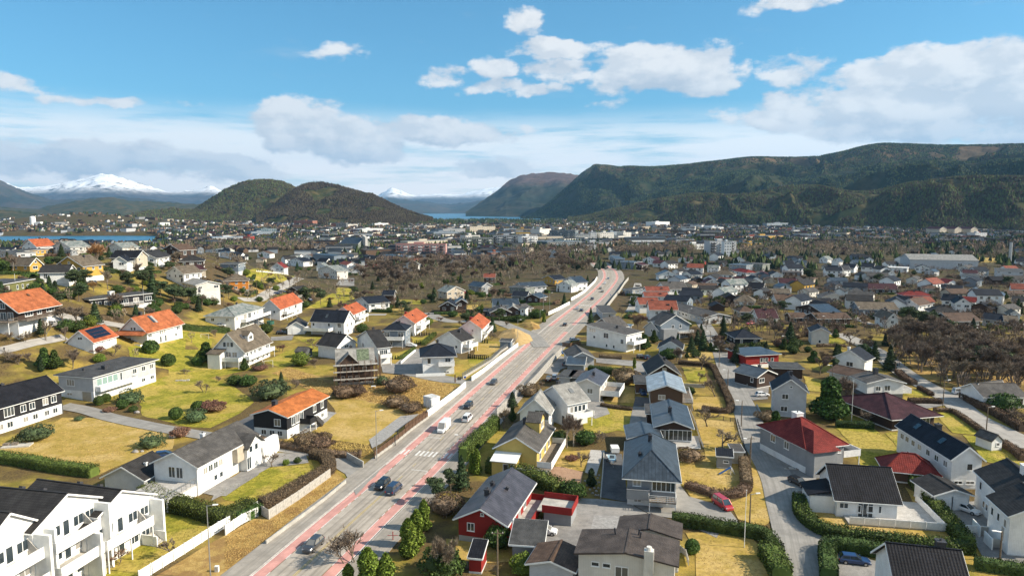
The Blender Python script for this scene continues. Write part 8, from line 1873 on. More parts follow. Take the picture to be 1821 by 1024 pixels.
link('deck_board',b.mesh('deck_board',M['greyfence']),e)
for x in (-2.4,-.6):b=MB(); b.box(x-.6,x+.6,-.1,.9,.36,.85); link('bench_box',b.mesh('bench_box',M['wood']),e)
e=thing('garden_bench','low stone table and benches on the bright lawn','bench','M1',1475,352,10)
for i in range(4):b=MB(); b.box(-2+i*1.1,-2+i*1.1+.9,-.5+.3*(i%2),.3+.3*(i%2),0,.4); link('stone_block',b.mesh('stone_block',M['conc']),e)
def rock(label,fr,x,y,r,seed):
 P,f=ell_core((0,0,r*.3),(r,r*.8,r*.6),seed,12,8); P=P*(1+.25*(vn(P[:,0]*2+seed,P[:,1]*2+P[:,2]*3,seed)-.5))[:, None ]
 setp(link('boulder',np_mesh('boulder',P,f,M['stone']), None ,at(fr,x,y)),label,'boulder')
rock('pale round boulder at the corner of the dry lawn','M1',1400,810,1.1,3); rock('darker boulder on the dry lawn above the garage roof','M1',1095,930,.8,5); rock('small stone beside the flat juniper','M1',1150,925,.5,6); rock('boulder in the rockery by the farm track','M1',1110,610,.7,8)
rk=empty('stone_border',at('C3',1080,400),0,'border of rounded grey stones along the boat drive bed','stone border')
me=[np_mesh('stone',*ell_core((0,0,.12),(.32,.26,.2),40+i,8,5),M['stone']) for i in range(3)]
for i,(x,y) in enumerate([(1030,300),(1045,330),(1065,360),(1085,385),(1105,400),(1125,400),(1110,370),(1095,350),(1125,350),(1130,310),(1110,320),(1120,280),(1105,260),(1130,260)]):
 link('stone',me[i%3],rk,at('C3',x,y)-rk.location,i)
def heap(label,fr,pts,h,m,name='sand_heap'):
 P=[at(fr,*p) for p in pts]; c=sum((q for q in P),Vector())/len(P); V=[]; Fq=[]; n=30; rg=9
 for j in range(rg+1):
  t=j/rg
  for i in range(n):
   a=i/n*len(P); k=int(a); q=P[k%len(P)].lerp(P[(k+1)%len(P)],a-k); q=c.lerp(q,t); z=h*(1-t**1.3)*(.8+.4*float(vn(q.x*.5,q.y*.5,3))); V.append((q.x,q.y,gz(q.x,q.y)+z-.05))
 for j in range(rg):
  for i in range(n):a=j*n+i; b_=j*n+(i+1)%n; Fq.append((a,b_,b_+n,a+n))
 return link(name,np_mesh(name,V,Fq,m,smooth= True ))
setp(heap('','U3',[(1560,660),(1640,585),(1740,570),(1900,640),(1930,700),(1780,760),(1640,690)],3.2,G['sand']),'large pale sand and straw mound beside the main road ramp','mound')
setp(heap('','U4',[(110,700),(220,672),(330,700),(345,745),(280,760),(180,735)],2.2,G['straw']),'smaller straw-covered mound at the side street corner','mound')
def sign(label,fr,x,y,shape,m,h=2.3,deg=0):
 e=thing('road_sign',label,'road sign',fr,x,y,deg); b=MB(); b.tube((0,0,-.2),(0,0,h+.3),.04,.04,6); link('post',b.mesh('post',M['steel']),e); b=MB()
 if shape=='disc':b.tube((0,-.07,h),(0,-.04,h),.38,.38,14)
 elif m=='redp':b.box(-.9,.9,-.05,0,h-.3,h-.22); b.box(-.06,.06,-.06,.06,0,h+.4)
 else :b.box(-.3,.3,-.08,-.05,h-.3,h+.3)
 link('plate',b.mesh('plate',M[m]),e)
M['signblue']=mat('sign_blue',(.02,.1,.4),.4)
sign('red roadside post with white cross bar beside the shaded pavement','C2',1183,715,'sq','redp',1.2,0); sign('pole sign at the ramp foot','M3',487,375,'disc','signblue',2.2); sign('blue sign beside the far crossing','U4',1025,445,'sq','signblue',2.4)
e=thing('waste_bin','dark pair of bins beside the ramp foot','bin','M3',440,345); b=MB(); b.box(-.6,-.05,-.3,.3,0,1.1); link('bin',b.mesh('bin',M['dsteel']),e); b=MB(); b.box(.05,.6,-.3,.3,0,1.1); link('bin',b.mesh('bin',M['dsteel']),e)
e=thing('chimney_post','rusty steel post standing at the ramp foot','post','M3',407,365); b=MB(); b.tube((0,0,0),(0,0,2.6),.22,.2,8); link('post',b.mesh('post',M['brownwood']),e)
e=thing('electrical_cabinet','small white electrical cabinet at the foot of the tall street lamp','cabinet','C1',1528,935); b=MB(); b.box(-.3,.3,-.2,.2,-.1,1.0); link('cabinet',b.mesh('cabinet',M['trim']),e); b=MB(); b.box(-.27,.27,-.22,-.205,.05,.92); link('door',b.mesh('door',M['greyfence']),e)
for (x,y,l) in ((1560,880,'black gate post in the brown road fence, left'),(1582,845,'black gate post in the brown road fence, right')):
 e=thing('gate_post',l,'gate post','M2',x,y); b=MB(); b.box(-.1,.1,-.1,.1,0,2.7); link('post',b.mesh('post',M['dsteel']),e); b=MB(); b.box(-.16,.16,-.16,.16,2.7,2.9); link('cap',b.mesh('cap',M['dsteel']),e)
e=thing('woodpile','heap of boards and rubble beside the shaded driveway','woodpile','C4',990,232,-8)
for i in range(12):b=MB(); b.box(-3+i*.5,-2.0+i*.5,-.4+.1*(i%3),.2+.12*(i%4),0,.15+.09*(i%4)); link('board',b.mesh('board',M['greyfence' if i%2 else 'wood']),e)
e=thing('raised_bed','low grey concrete planter beside the steep-roofed house','planter','C4',1050,415,-6)
b=MB(); b.box(-1.3,1.3,-1.0,-.85,0,.45); b.box(-1.3,1.3,.85,1.0,0,.45); b.box(-1.3,-1.15,-.85,.85,0,.45); b.box(1.15,1.3,-.85,.85,0,.45); link('rim',b.mesh('rim',M['conc']),e); b=MB(); b.box(-1.15,1.15,-.85,.85,0,.3); link('soil',b.mesh('soil',M['wood']),e)
e=thing('container','bright blue tarpaulin-covered stack beside the brown plank fence','container','M3',1310,130,5); b=MB(); b.box(-2.2,2.2,-.9,.9,0,1.1); link('cover',b.mesh('cover',M['bluep']),e); b=MB(); b.box(-2.3,2.3,-1,1,-.05,.12); link('pallet',b.mesh('pallet',M['wood']),e)
for (x,y,k) in ((1395,500,0),(440,510,1)):
 pass
def table_set(label,fr,x,y,h=0.0,m='dsteel'):
 p=at(fr,x,y,h); e=empty('garden_table',(p.x,p.y,p.z+h),.3,label,'garden table'); b=MB(); b.box(-.7,.7,-.45,.45,.7,.75); link('table_top',b.mesh('table_top',M[m]),e)
 for xx in (-.6,.6):
  for yy in (-.38,.38):b=MB(); b.box(xx-.03,xx+.03,yy-.03,yy+.03,0,.7); link('leg',b.mesh('leg',M[m]),e)
table_set('dark garden table on the villa terrace','C1',1150,290,2.0); table_set('white garden table on the steep-roofed house terrace','C5',775,545,.35,'trim'); table_set('dark grill table on the steep-roofed house terrace','C5',703,545,.35)
table_set('brown wooden table on the pale terrace below the seamed roof','M4',665,830,0,'brownwood'); table_set('white stone garden table on the lawn of the tan-roofed house','M2',1385,410,0,'trim')
def person(label,fr,x,y,ang,shirt,pants):
 p=at(fr,x,y); me=bpy.data.meshes.new('person'); V=[(0,0,.95),(0,0,1.2),(0,0,1.42),(0,.02,1.54),(0,.03,1.66),(.11,0,.9),(.12,.12,.5),(.12,.02,.08),(.12,.16,.04),(-.11,0,.9),(-.12,-.08,.5),(-.12,-.24,.1),(-.12,-.12,.04),(.2,0,1.4),(.27,-.06,1.14),(.27,.1,.92),(-.2,0,1.4),(-.27,.06,1.14),(-.27,.2,.94)]
 E=[(0,1),(1,2),(2,3),(3,4),(0,5),(5,6),(6,7),(7,8),(0,9),(9,10),(10,11),(11,12),(2,13),(13,14),(14,15),(2,16),(16,17),(17,18)]
 me.from_pydata(V,E,[]); Rr=[.14,.15,.15,.06,.1,.09,.065,.045,.04,.09,.065,.045,.04,.06,.045,.035,.06,.045,.035]
 me.materials.append(shirt); o=link('person',me, None ,p,R_(ang)); setp(o,label,'person'); o.modifiers.new('skin','SKIN')
 for i,v in enumerate(me.skin_vertices[0].data) if me.skin_vertices else []:v.radius=(Rr[i],)*2; v.use_root=i==0
 return o
def person_skin(*a):
 o=person(*a); bpy.context.view_layer.objects.active=o
 if not o.data.skin_vertices:
  bm=bmesh.new(); bm.from_mesh(o.data); lay=bm.verts.layers.skin.verify(); Rr=[.14,.15,.15,.06,.1,.09,.065,.045,.04,.09,.065,.045,.04,.06,.045,.035,.06,.045,.035]
  for i,v in enumerate(bm.verts):v[lay].radius=(Rr[i],)*2; v[lay].use_root=i==0
  bm.to_mesh(o.data); bm.free()
 o.modifiers.new('sub','SUBSURF').levels=1; o.modifiers[-1].render_levels=1
person_skin('person in dark clothes walking on the hill lane at the left edge','U1',42,805,80,M['p_black'], None )
def tufts(name,label,fr,poly,n,m,size=.25,hmul=1.0):
 rng=np.random.default_rng(7); P=[]; xs=[q[0] for q in poly]; ys=[q[1] for q in poly]; t=0
 while len(P)<n and t<n*6:
  t+=1; x=rng.uniform(min(xs),max(xs)); y=rng.uniform(min(ys),max(ys))
  if pip(x,y,poly):q=unz(*fp(fr,x,y),0) if fr!='U1' else at(fr,x,y); P.append((q.x,q.y,gz(q.x,q.y)+.1))
 V,Fa=tris(np.array(P),size,rng); setp(link(name,np_mesh(name,V,Fa,M[m])),label,'grass',kind='stuff')
tufts('dry_grass','dry straw tufts on the verge below the white fence','C2',[(0,690),(240,560),(310,590),(740,280),(820,290),(560,510),(290,730),(0,930)],9000,'straw',.075)
tufts('dry_grass','rough dry grass on the slope around the scaffolded house','M2',[(560,290),(700,240),(1050,380),(1450,390),(1821,350),(1821,560),(1700,610),(1300,500),(1000,470),(830,400)],12000,'straw',.16)
tufts('dry_grass','rough dry grass beside the brown road fence','M2',[(1000,830),(1340,870),(1400,940),(1300,960),(900,900),(500,800),(700,800)],7000,'straw',.12)
tufts('dry_grass','dry tufts on the straw bank behind the noise wall','M3',[(0,330),(300,370),(440,400),(180,600),(0,640)],6000,'straw',.14)
# ======= mountains
def row_tan(row,px=CX):
 d=raydir(px,row); return d.z/d.y
def interp(pts,n):
 xs=np.array([p[0] for p in pts],float); return xs
def mountain(name,mt,ridge,base,hb=-12,n=260,m=90,amp=.22,wl=420,seed=0,prof=.5,trees=0,tree_h=13,tmat= None ,tlabel='',lim=.985,spur=.0,sw=70):
 """ridge: (px,row,distance) seen ridge line; base: (px,distance)"""
 rx=np.array([r[0] for r in ridge],float); px=np.linspace(rx[0],rx[-1],n)
 row=np.interp(px,rx,[r[1] for r in ridge]); Dr=K*np.interp(px,rx,[r[2] for r in ridge]); Db=K*np.interp(px,[b[0] for b in base],[b[1] for b in base]); hb*=K; wl*=K
 row=row+(vn(px/7.,px*0,seed)-.5)*2.0+(vn(px/2.5,px*0,seed+1)-.5)*.9
 tnc=np.array([row_tan(r+1.6,p) for r,p in zip(np.convolve(np.pad(np.interp(px,rx,[r[1] for r in ridge]),6,'edge'),np.ones(13)/13,'valid'),px)]); tn=np.array([row_tan(r,p) for r,p in zip(row,px)]); xc=np.array([raydir(p,r).x/raydir(p,r).y for r,p in zip(row,px)])
 v=np.concatenate([np.linspace(0,1,m),np.linspace(1,1.8,m//3)[1:]]); Vv,_=np.meshgrid(v,px); D=Db[:, None ]+(Dr-Db)[:, None ]*Vv; X=xc[:, None ]*D; Y=D
 hrn=CAMH+tn*Dr; hr=CAMH+tnc*Dr; s=np.clip(Vv,0,1); f=prof*s+(1-prof)*s*s*(3-2*s) if prof<1 else 1-(1-s)**prof; Z=hb+(hr[:, None ]-hb)*f
 px2=np.repeat(px[:, None ],Vv.shape[1],1); sp_=1-np.abs(2*vn(px2/sw+1.3*Vv+2*vn(px2/60,Vv*2,seed+3),Vv*1.1+seed,seed+2)-1); Z=Z+(hr[:, None ]-hb)*spur*(sp_-.6)*np.sin(np.pi*np.clip(s,0,1)**.9)
 rg=1-np.abs(2*fbm(X/wl,Y/wl,seed,5,.52)-1); Z=Z+(hr[:, None ]-hb)*amp*(rg-.72)*np.sin(np.pi*np.clip(s,0,1)**.8)*1.6
 Z=np.minimum(Z,CAMH+tnc[:, None ]*D)*(Vv<1)+Z*(Vv>=1)
 Z=np.where(Vv<=1,np.where(Vv>.995,hrn[:, None ],Z),hrn[:, None ]-(Vv-1)*(hr[:, None ]-hb)*1.1)
 Z=np.maximum(Z,hb)
 V=np.stack([X,Y,Z],-1).reshape(-1,3); nc=len(v); i=(np.arange(n-1)[:, None ]*nc+np.arange(nc-1)[ None ]).ravel()
 setp(link(name,np_mesh(name,V,np.stack([i,i+nc,i+nc+1,i+1],1),mt,smooth= True )),kind='structure')
 if trees:
  rng=np.random.default_rng(seed); a=rng.uniform(0,n-1.001,trees*2); b=rng.uniform(0,m-1.001,trees*2)*.995; ia,ib=a.astype(int),b.astype(int); fa,fb=(a-ia)[:, None ],(b-ib)[:, None ]
  G3=V.reshape(n,nc,3); P=(G3[ia,ib]*(1-fa)+G3[ia+1,ib]*fa)*(1-fb)+(G3[ia,ib+1]*(1-fa)+G3[ia+1,ib+1]*fa)*fb
  keep=(vn(P[:,0]/90,P[:,1]/90,seed+5)>.3)&(P[:,2]>hb+2); P=P[keep][:trees]; sc=rng.uniform(.5,1.2,len(P))*tree_h
  crown_cloud('forest',P,sc,tmat,rng,tlabel)
def crown_cloud(name,P,hh,mt,rng,label,sides=5,wide=.32,cat='forest'):
 n=len(P); k=sides; th=rng.uniform(0,6.28,n)[:, None ]+np.arange(k)[ None ]*2*math.pi/k; r=(hh*wide)[:, None ]*rng.uniform(.7,1.3,(n,k))
 R0=np.stack([P[:,0:1]+np.cos(th)*r,P[:,1:2]+np.sin(th)*r,P[:,2:3]+hh[:, None ]*rng.uniform(.05,.4,(n,k))],-1)
 top=P+np.stack([rng.normal(size=n)*hh*.05,rng.normal(size=n)*hh*.05,hh],1); V=np.concatenate([R0,top[:, None ]],1).reshape(-1,3)
 i=np.arange(n)[:, None ]*(k+1); j=np.arange(k)[ None ]; Fa=np.stack([i+j,i+(j+1)%k,i+k+0*j],-1).reshape(-1,3)
 setp(link(name,np_mesh(name,V,Fa,mt)),label,cat,kind='stuff')
def mtn_mat(name,low,mid,high,hz,snow= None ,hscale=.01,sc=.01):
 m=bpy.data.materials.new(name); m.use_nodes= True ; nb=NB(m.node_tree); nb.n.clear(); bs=nb.new('ShaderNodeBsdfPrincipled',inp={'Roughness':.95,'Specular IOR Level':.05}); nb.new('ShaderNodeOutputMaterial',inp={0:bs.outputs[0]})
 p=nb.new('ShaderNodeNewGeometry').outputs['Position']; z=nb.new('ShaderNodeSeparateXYZ',inp={0:p}).outputs[2]
 n1=nb.noise(p,sc,7,.65); n2=nb.noise(p,sc*6,6,.65); zz=nb.m('ADD',z,nb.m('MULTIPLY',nb.m('SUBTRACT',n1,.5),hz[2]))
 c=nb.mix(nb.mr(n1,.4,.62),low,mid); c=nb.mix(nb.mr(zz,hz[0],hz[1]),c,high); c=nb.mix(nb.m('MULTIPLY',nb.mr(n2,.45,.65),.5),c,tuple(x*.5 for x in low))
 if snow:
  s=nb.m('MULTIPLY',nb.mr(zz,snow[0],snow[1]),nb.mr(nb.noise(p,sc*2.5,8,.7),snow[2],snow[3])); c=nb.mix(s,c,(.95,.95,.96))
 nb.l.new(c,bs.inputs[0]); b=nb.new('ShaderNodeBump',inp={'Height':n2,'Distance':hscale/sc*.02,'Strength':.7}); nb.l.new(b.outputs[0],bs.inputs['Normal']); return m
M['forest']=mat('spruce_forest',(.045,.062,.018),.95,var=.3,vscale=.0035,kind='island',col2=(.014,.026,.014))  # broad olive and dark patches imitate sunlit and shadowed slopes
M['forestd']=mat('shaded_brown_forest',(.05,.042,.02),.95,var=.3,vscale=.008,kind='island',col2=(.035,.022,.014))  # browner wood, with the right hill's cloud shade put into the colour
M['forest2']=mat('mixed_forest',(.055,.07,.018),.95,var=.3,vscale=.008,kind='island',col2=(.05,.033,.018))
M['wood_br']=mat('bare_woodland',(.15,.1,.065),.95,var=.3,vscale=.02,kind='island',col2=(.075,.05,.035))
MG=mtn_mat('wooded_slope',(.022,.032,.014),(.045,.042,.02),(.11,.075,.045),(260,420,160), None ,.01,.008)
MG2=mtn_mat('wooded_hill',(.03,.04,.015),(.09,.07,.03),(.1,.07,.04),(150,260,120), None ,.01,.012)
MF=mtn_mat('far_mountain',(.035,.045,.04),(.07,.06,.05),(.12,.1,.09),(320,640,200),(480,900,.44,.6),.01,.0016)
MS=mtn_mat('snowy_mountain',(.05,.05,.05),(.09,.075,.07),(.2,.18,.17),(450,900,200),(430,800,.36,.5),.01,.0012)
mountain('far_mountain',MS,[(-260,330,19000),(-40,318,19000),(0,322,19000),(35,334,18500),(80,331,18500),(130,322,18000),(150,318,18000),(178,309,18000),(200,311,18000),(235,322,18000),(275,334,18000),(300,342,18000),(345,338,19000),(375,331,19000),(392,338,19000),(440,352,19000)],[(-260,11500),(440,12500)],-12,300,60,.3,1500,31,.65)
mountain('far_mountain',MF,[(-300,322,9500),(-60,320,9500),(0,321,9500),(40,338,9500),(90,356,9500),(160,352,9800),(210,349,9800),(270,355,9800),(330,362,9500),(400,370,9000)],[(-300,7200),(400,7600)],-12,240,50,.3,900,33,.6)
mountain('low_island',MG2,[(-100,362,6400),(60,372,6400),(130,358,6500),(190,350,6600),(240,357,6600),(330,362,6500),(420,366,6400),(470,376,6300)],[(-100,5200),(470,5300)],-12,200,40,.25,500,35,.5)
mountain('low_island',MG2,[(-150,370,4200),(-20,372,4200),(40,376,4200),(90,386,4100)],[(-150,3700),(90,3800)],-12,80,24,.2,300,37,.5)
mountain('low_island',MG2,[(215,386,3400),(260,374,3500),(300,370,3500),(350,372,3500),(400,380,3400)],[(215,2900),(400,2900)],-6,120,30,.2,200,38,.5,trees=2500,tree_h=12,tmat=M['forest2'],tlabel='low wood on the headland left of the twin hills')
mountain('snow_range',MS,[(640,356,26000),(672,348,26000),(695,334,26000),(712,339,26000),(735,348,26000),(760,346,26000),(790,344,26000),(812,346,26000),(835,342,26000),(860,337,26000),(885,333,26000),(910,326,26000),(960,320,26000)],[(640,16000),(960,16000)],-12,300,50,.28,1800,41,.75)
mountain('far_mountain',MF,[(690,352,15000),(730,356,15000),(770,360,15000),(800,364,14500),(830,360,14000),(870,354,13000),(930,350,12000)],[(690,9000),(800,10500),(930,9500)],-12,200,40,.3,1000,43,.6)
mountain('right_fjord_mountain',mtn_mat('fjord_mountain',(.02,.03,.022),(.05,.05,.035),(.12,.08,.07),(300,430,150),(560,700,.6,.7),.01,.004),[(828,377,6200),(845,366,6600),(880,342,7200),(905,322,7500),(925,312,7500),(950,308,7500),(985,306,7400),(1015,309,7200),(1060,318,7000),(1120,325,6800)],[(828,6000),(900,5400),(1120,5000)],-12,220,70,.26,600,45,.45)
R1=[(925,389,4950),(950,380,5050),(985,352,5200),(1010,330,5300),(1032,309,5400),(1055,293,5500),(1075,292,5400),(1098,297,5300),(1120,295,5200),(1150,297,5000),(1190,295,4900),(1240,290,4800),(1300,283,4700),(1340,279,4600),(1400,280,4500),(1450,279,4400),(1500,270,4200),(1530,261,4100),(1565,255,4000),(1610,256,3900),(1660,258,3800),(1720,259,3700),(1780,257,3600),(1821,257,3500),(1950,250,3400),(2200,262,3300)]
mountain('wooded_mountain',MG,R1,[(925,4500),(1000,4000),(1040,3700),(1100,3500),(1200,3300),(1320,3000),(1450,2800),(1600,2500),(1821,2300),(2200,2100)],-8,520,130,.4,620,51,1.5,spur=.2,sw=110,trees=70000,tree_h=12,tmat=M['forest'],tlabel='dense spruce forest covering the back of the right mountain')
mountain('wooded_ridge',MG,[(1120,352,3900),(1180,338,3800),(1240,318,3700),(1290,305,3600),(1335,300,3500),(1370,309,3450),(1420,322,3400),(1470,310,3300),(1530,298,3200),(1590,290,3100),(1650,286,3000),(1720,290,2950),(1780,285,2900),(1850,282,2850),(2200,290,2700)],[(1120,3200),(1320,2800),(1450,2500),(1600,2200),(1821,1900),(2200,1700)],-8,420,110,.5,380,57,1.7,spur=.3,sw=60,trees=55000,tree_h=11,tmat=M['forest'],tlabel='spruce forest on the middle ridge of the right mountain')
mountain('wooded_foothill',MG2,[(1010,386,3300),(1050,380,3200),(1100,370,3100),(1150,358,3000),(1200,349,2900),(1240,343,2800),(1290,347,2700),(1340,343,2600),(1380,334,2550),(1420,328,2500),(1460,332,2450),(1520,343,2350),(1560,340,2300),(1620,326,2200),(1680,318,2150),(1740,315,2100),(1821,316,2050),(2200,320,1900)],[(1010,3000),(1100,2650),(1200,2350),(1320,2150),(1450,1950),(1600,1700),(1821,1430),(2200,1300)],-8,460,110,.5,300,58,1.6,spur=.3,sw=45,trees=60000,tree_h=10,tmat=M['forest2'],tlabel='mixed forest on the front slope of the right mountain')
mountain('twin_hill',MG2,[(318,386,3300),(345,372,3300),(375,352,3300),(400,336,3300),(430,323,3300),(455,319,3300),(480,319,3300),(505,323,3300),(525,332,3300),(545,342,3200),(600,360,3200),(640,380,3100)],[(318,2850),(500,2750),(640,2800)],-6,240,90,.42,300,53,.8,trees=24000,tree_h=10,tmat=M['forest2'],tlabel='sunlit mixed wood on the left of the twin hills')
mountain('twin_hill',MG2,[(455,388,2700),(480,368,2750),(510,345,2800),(530,331,2850),(548,325,2900),(565,323,2900),(590,326,2900),(615,333,2850),(640,341,2850),(655,342,2800),(680,353,2750),(705,366,2700),(735,378,2650),(770,388,2600)],[(455,2450),(600,2250),(770,2450)],-6,240,90,.45,300,55,.8,trees=22000,tree_h=10,tmat=M['forestd'],tlabel='dark wood on the right of the twin hills')
# ======= far town, woodland, haze
rng=np.random.default_rng(12)
def ray_ground(px,row):
 d=raydir(px,row); t=120.0; o=Vector((0,0,CAMH));
 if d.z>-.0003: return None
 t=(CAMH-(0))/-d.z
 for _ in range(6):p=o+d*t; t+=(p.z-gz(p.x,p.y))/-d.z
 p=o+d*t; return Vector((p.x,p.y,gz(p.x,p.y))) if 180<p.y<5600 else None
def far_spots(n,x0,x1,r0,r1,gap,seed,pw=1.0):
 r_=random.Random(seed); out=[]; t=0; cell={}
 while len(out)<n and t<n*14:
  t+=1; px=r_.uniform(x0,x1); row=r0+(r1-r0)*r_.random()**pw; p=ray_ground(px,row)
  if p is None or p.z<-8: continue
  k=(int(p.x//gap),int(p.y//gap))
  if k in cell: continue
  if any((p.x-a)**2+(p.y-b)**2<(r+5)**2 for a,b,r in FOOT): continue
  cell[k]=1; out.append(p)
 return out
def small_house_mesh(wmn,rmn,L,D,h,r):
 b=MB(); q=[(-D/2,-3),(D/2,-3),(D/2,h),(0,h+r),(-D/2,h)]; b.prism([(-L/2,y,z) for y,z in q],[(L/2,y,z) for y,z in q]); w_=b.mesh('wall',wallm[wmn])
 b=MB()
 for s_ in (-1,1):
  p=[(-L/2-.4,0,h+r+.05),(L/2+.4,0,h+r+.05),(L/2+.4,s_*(D/2+.4),h-.15),(-L/2-.4,s_*(D/2+.4),h-.15)]; b.prism(p,[(a,c,z+.2) for a,c,z in p])
 ro=b.mesh('roof',roofm[rmn]); WP=[]
 for x in (-L*.3,0,L*.3):
  for z in ([h-1.9] if h<4 else [h-1.9,h-4.4]):WP.append((x,-D/2-.03,z,0))
 for y in (-D*.22,D*.22):WP.append((L/2+.03,y,h-1.9,math.pi/2))
 return w_,ro,WP
_b=MB(); _b.box(-.6,.6,-.02,.02,0,1.2); WPM=_b.mesh('window',M['glass'])
KINDS=[('white','navy',5,2.6),('white','charcoal',4.4,2.4),('white','red',4.4,2.6),('offwhite','grey',4,2.2),('lgrey','slate',4.6,2.0),('beige','brown',3.4,2.0),('darkbrown','black',3,2.2),('white','terracotta',4.6,2.8),('ochre','charcoal',4.2,2.4),('white','weathered',5,2.6),('red','charcoal',4.2,2.4),('bluegrey','navy',4.4,2.0)]
SM=[small_house_mesh(a,b_,11.5,8.5,h,r) for a,b_,h,r in KINDS]
spots=far_spots(95,1190,1830,462,560,19,7)+far_spots(105,880,1830,418,462,17,1)+far_spots(170,290,920,418,468,17,2)+far_spots(40,-20,300,437,456,18,8)
r_=random.Random(9); spots.sort(key= lambda p:p.y)
for p in spots[:126]:
 k=r_.choices(range(len(KINDS)),(6,6,.7,2.5,3,3,4,.9,.7,1.5,.5,3.5))[0]; wn_,rn_=KINDS[k][0],KINDS[k][1]; side='right part of the valley town' if p.x>60 else 'left part of the town'
 lb=f'small {WN.get(wn_, wn_)} house, {ROOFN.get(rn_, RM[rn_][2])} roof, in the {side}'
 e=empty('house',p,r_.choice((0,1.57,.5,-.5,.9))+r_.uniform(-.2,.2),near_lab(f'small {WN.get(wn_, wn_)} {RM[rn_][2].split()[0]} roofed house',p,lb),'house',f'{wn_} {rn_} houses, {side}'); s_=r_.uniform(.85,1.25); e.scale=(s_,s_,s_*.95)
 w_,ro,wi=SM[k]; link('wall',w_,e); link('roof',ro,e); [link('window',WPM,e,q[:3],q[3]) for q in wi]
 FOOT.append((p.x,p.y,6))
allp=spots[126:]+far_spots(170,560,925,432,474,16,31)+far_spots(2600,-20,1840,391,440,15,3,.9)+far_spots(500,1180,1840,398,425,12,4)+far_spots(260,480,640,380,400,13,6)
V=[]; Fq=[]; mi=[]
cols=['white','offwhite','grey','lgrey','beige','darkbrown','bluegrey','brown']; rfs=['charcoal','slate','navy','grey','maroon','black','terracotta','charcoal']  # cloud shade over the town is put into these greyer wall colours
for p in allp:
 L=r_.uniform(9,17); D=r_.uniform(8,10); h=r_.uniform(3.2,6.2); r0=r_.uniform(1.6,3); a=r_.choice((0,1.57,.6,-.6))+r_.uniform(-.25,.25); c,s_=math.cos(a),math.sin(a)
 if r_.random()<(.14 if abs(p.x/p.y)<.3 and p.y>800 else .05):L,D,h,r0=r_.uniform(25,50),r_.uniform(12,20),r_.uniform(6,10),.3
 q=[(-L/2,-D/2,-6),(L/2,-D/2,-6),(L/2,D/2,-6),(-L/2,D/2,-6),(-L/2,-D/2,h),(L/2,-D/2,h),(L/2,D/2,h),(-L/2,D/2,h),(-L/2,0,h+r0),(L/2,0,h+r0),(-L/2-.4,-D/2-.5,h-.1),(L/2+.4,-D/2-.5,h-.1),(L/2+.4,0,h+r0+.2),(-L/2-.4,0,h+r0+.2),(-L/2-.4,D/2+.5,h-.1),(L/2+.4,D/2+.5,h-.1)]
 o=len(V); V+=[(p.x+x*c-y*s_,p.y+x*s_+y*c,p.z+z) for x,y,z in q]; k=r_.randrange(8); k2=r_.choices(range(8),(5,4,5,3,1.2,4,.5,4))[0]
 for f in ((0,1,5,4),(1,2,6,5),(2,3,7,6),(3,0,4,7),(4,8,7,7),(5,6,9,9)):Fq.append([o+i for i in f]); mi.append(k)
 for f in ((10,11,12,13),(13,12,15,14)):Fq.append([o+i for i in f]); mi.append(8+k2)
Fa=[(f[0],f[1],f[2]) for f in Fq]+[(f[0],f[2],f[3]) for f in Fq if f[2]!=f[3]]; mm=mi+[m_ for f,m_ in zip(Fq,mi) if f[2]!=f[3]]
setp(link('distant_houses',np_mesh('distant_houses',V,Fa,[wallm[c] for c in cols]+[roofm[c] for c in rfs],mm)),'hundreds of tiny pale houses filling the distant town','houses',kind='stuff')
def pts(n,x0,x1,r0,r1,seed,pw=1,thr=.0,sc=60):
 P=[p for p in far_spots(n,x0,x1,r0,r1,4,seed,pw)]; A=np.array([tuple(p) for p in P]).reshape(-1,3)
 return A[vn(A[:,0]/sc,A[:,1]/sc,seed)>thr]
def wood(name,A,h0,h1,m,label,wide=.42,jit=4):
 B=np.repeat(A,jit,0); B[:,:2]+=rng.normal(size=(len(B),2))*h1*.35; crown_cloud(name,B,rng.uniform(h0,h1,len(B)),M[m],rng,label,4,wide)
wood('distant_trees',pts(5000,-20,1840,388,445,21,1,.36),5,9,'wood_br','bare brown trees scattered through the distant town',.5,4)
wood('distant_trees',pts(3200,-20,1840,388,446,22,1,.45,90),6,12,'forest','dark conifers scattered through the distant town',.3,4)
wood('distant_trees',pts(900,690,1000,386,398,24,1,.2,90),8,14,'forest','dark belt of conifers along the fjord shore',.3,3)
wood('distant_trees',pts(420,560,1840,440,482,26,1,.3,50),6,11,'forest','dark conifers dotted among the bare woods of the middle distance',.3,3)
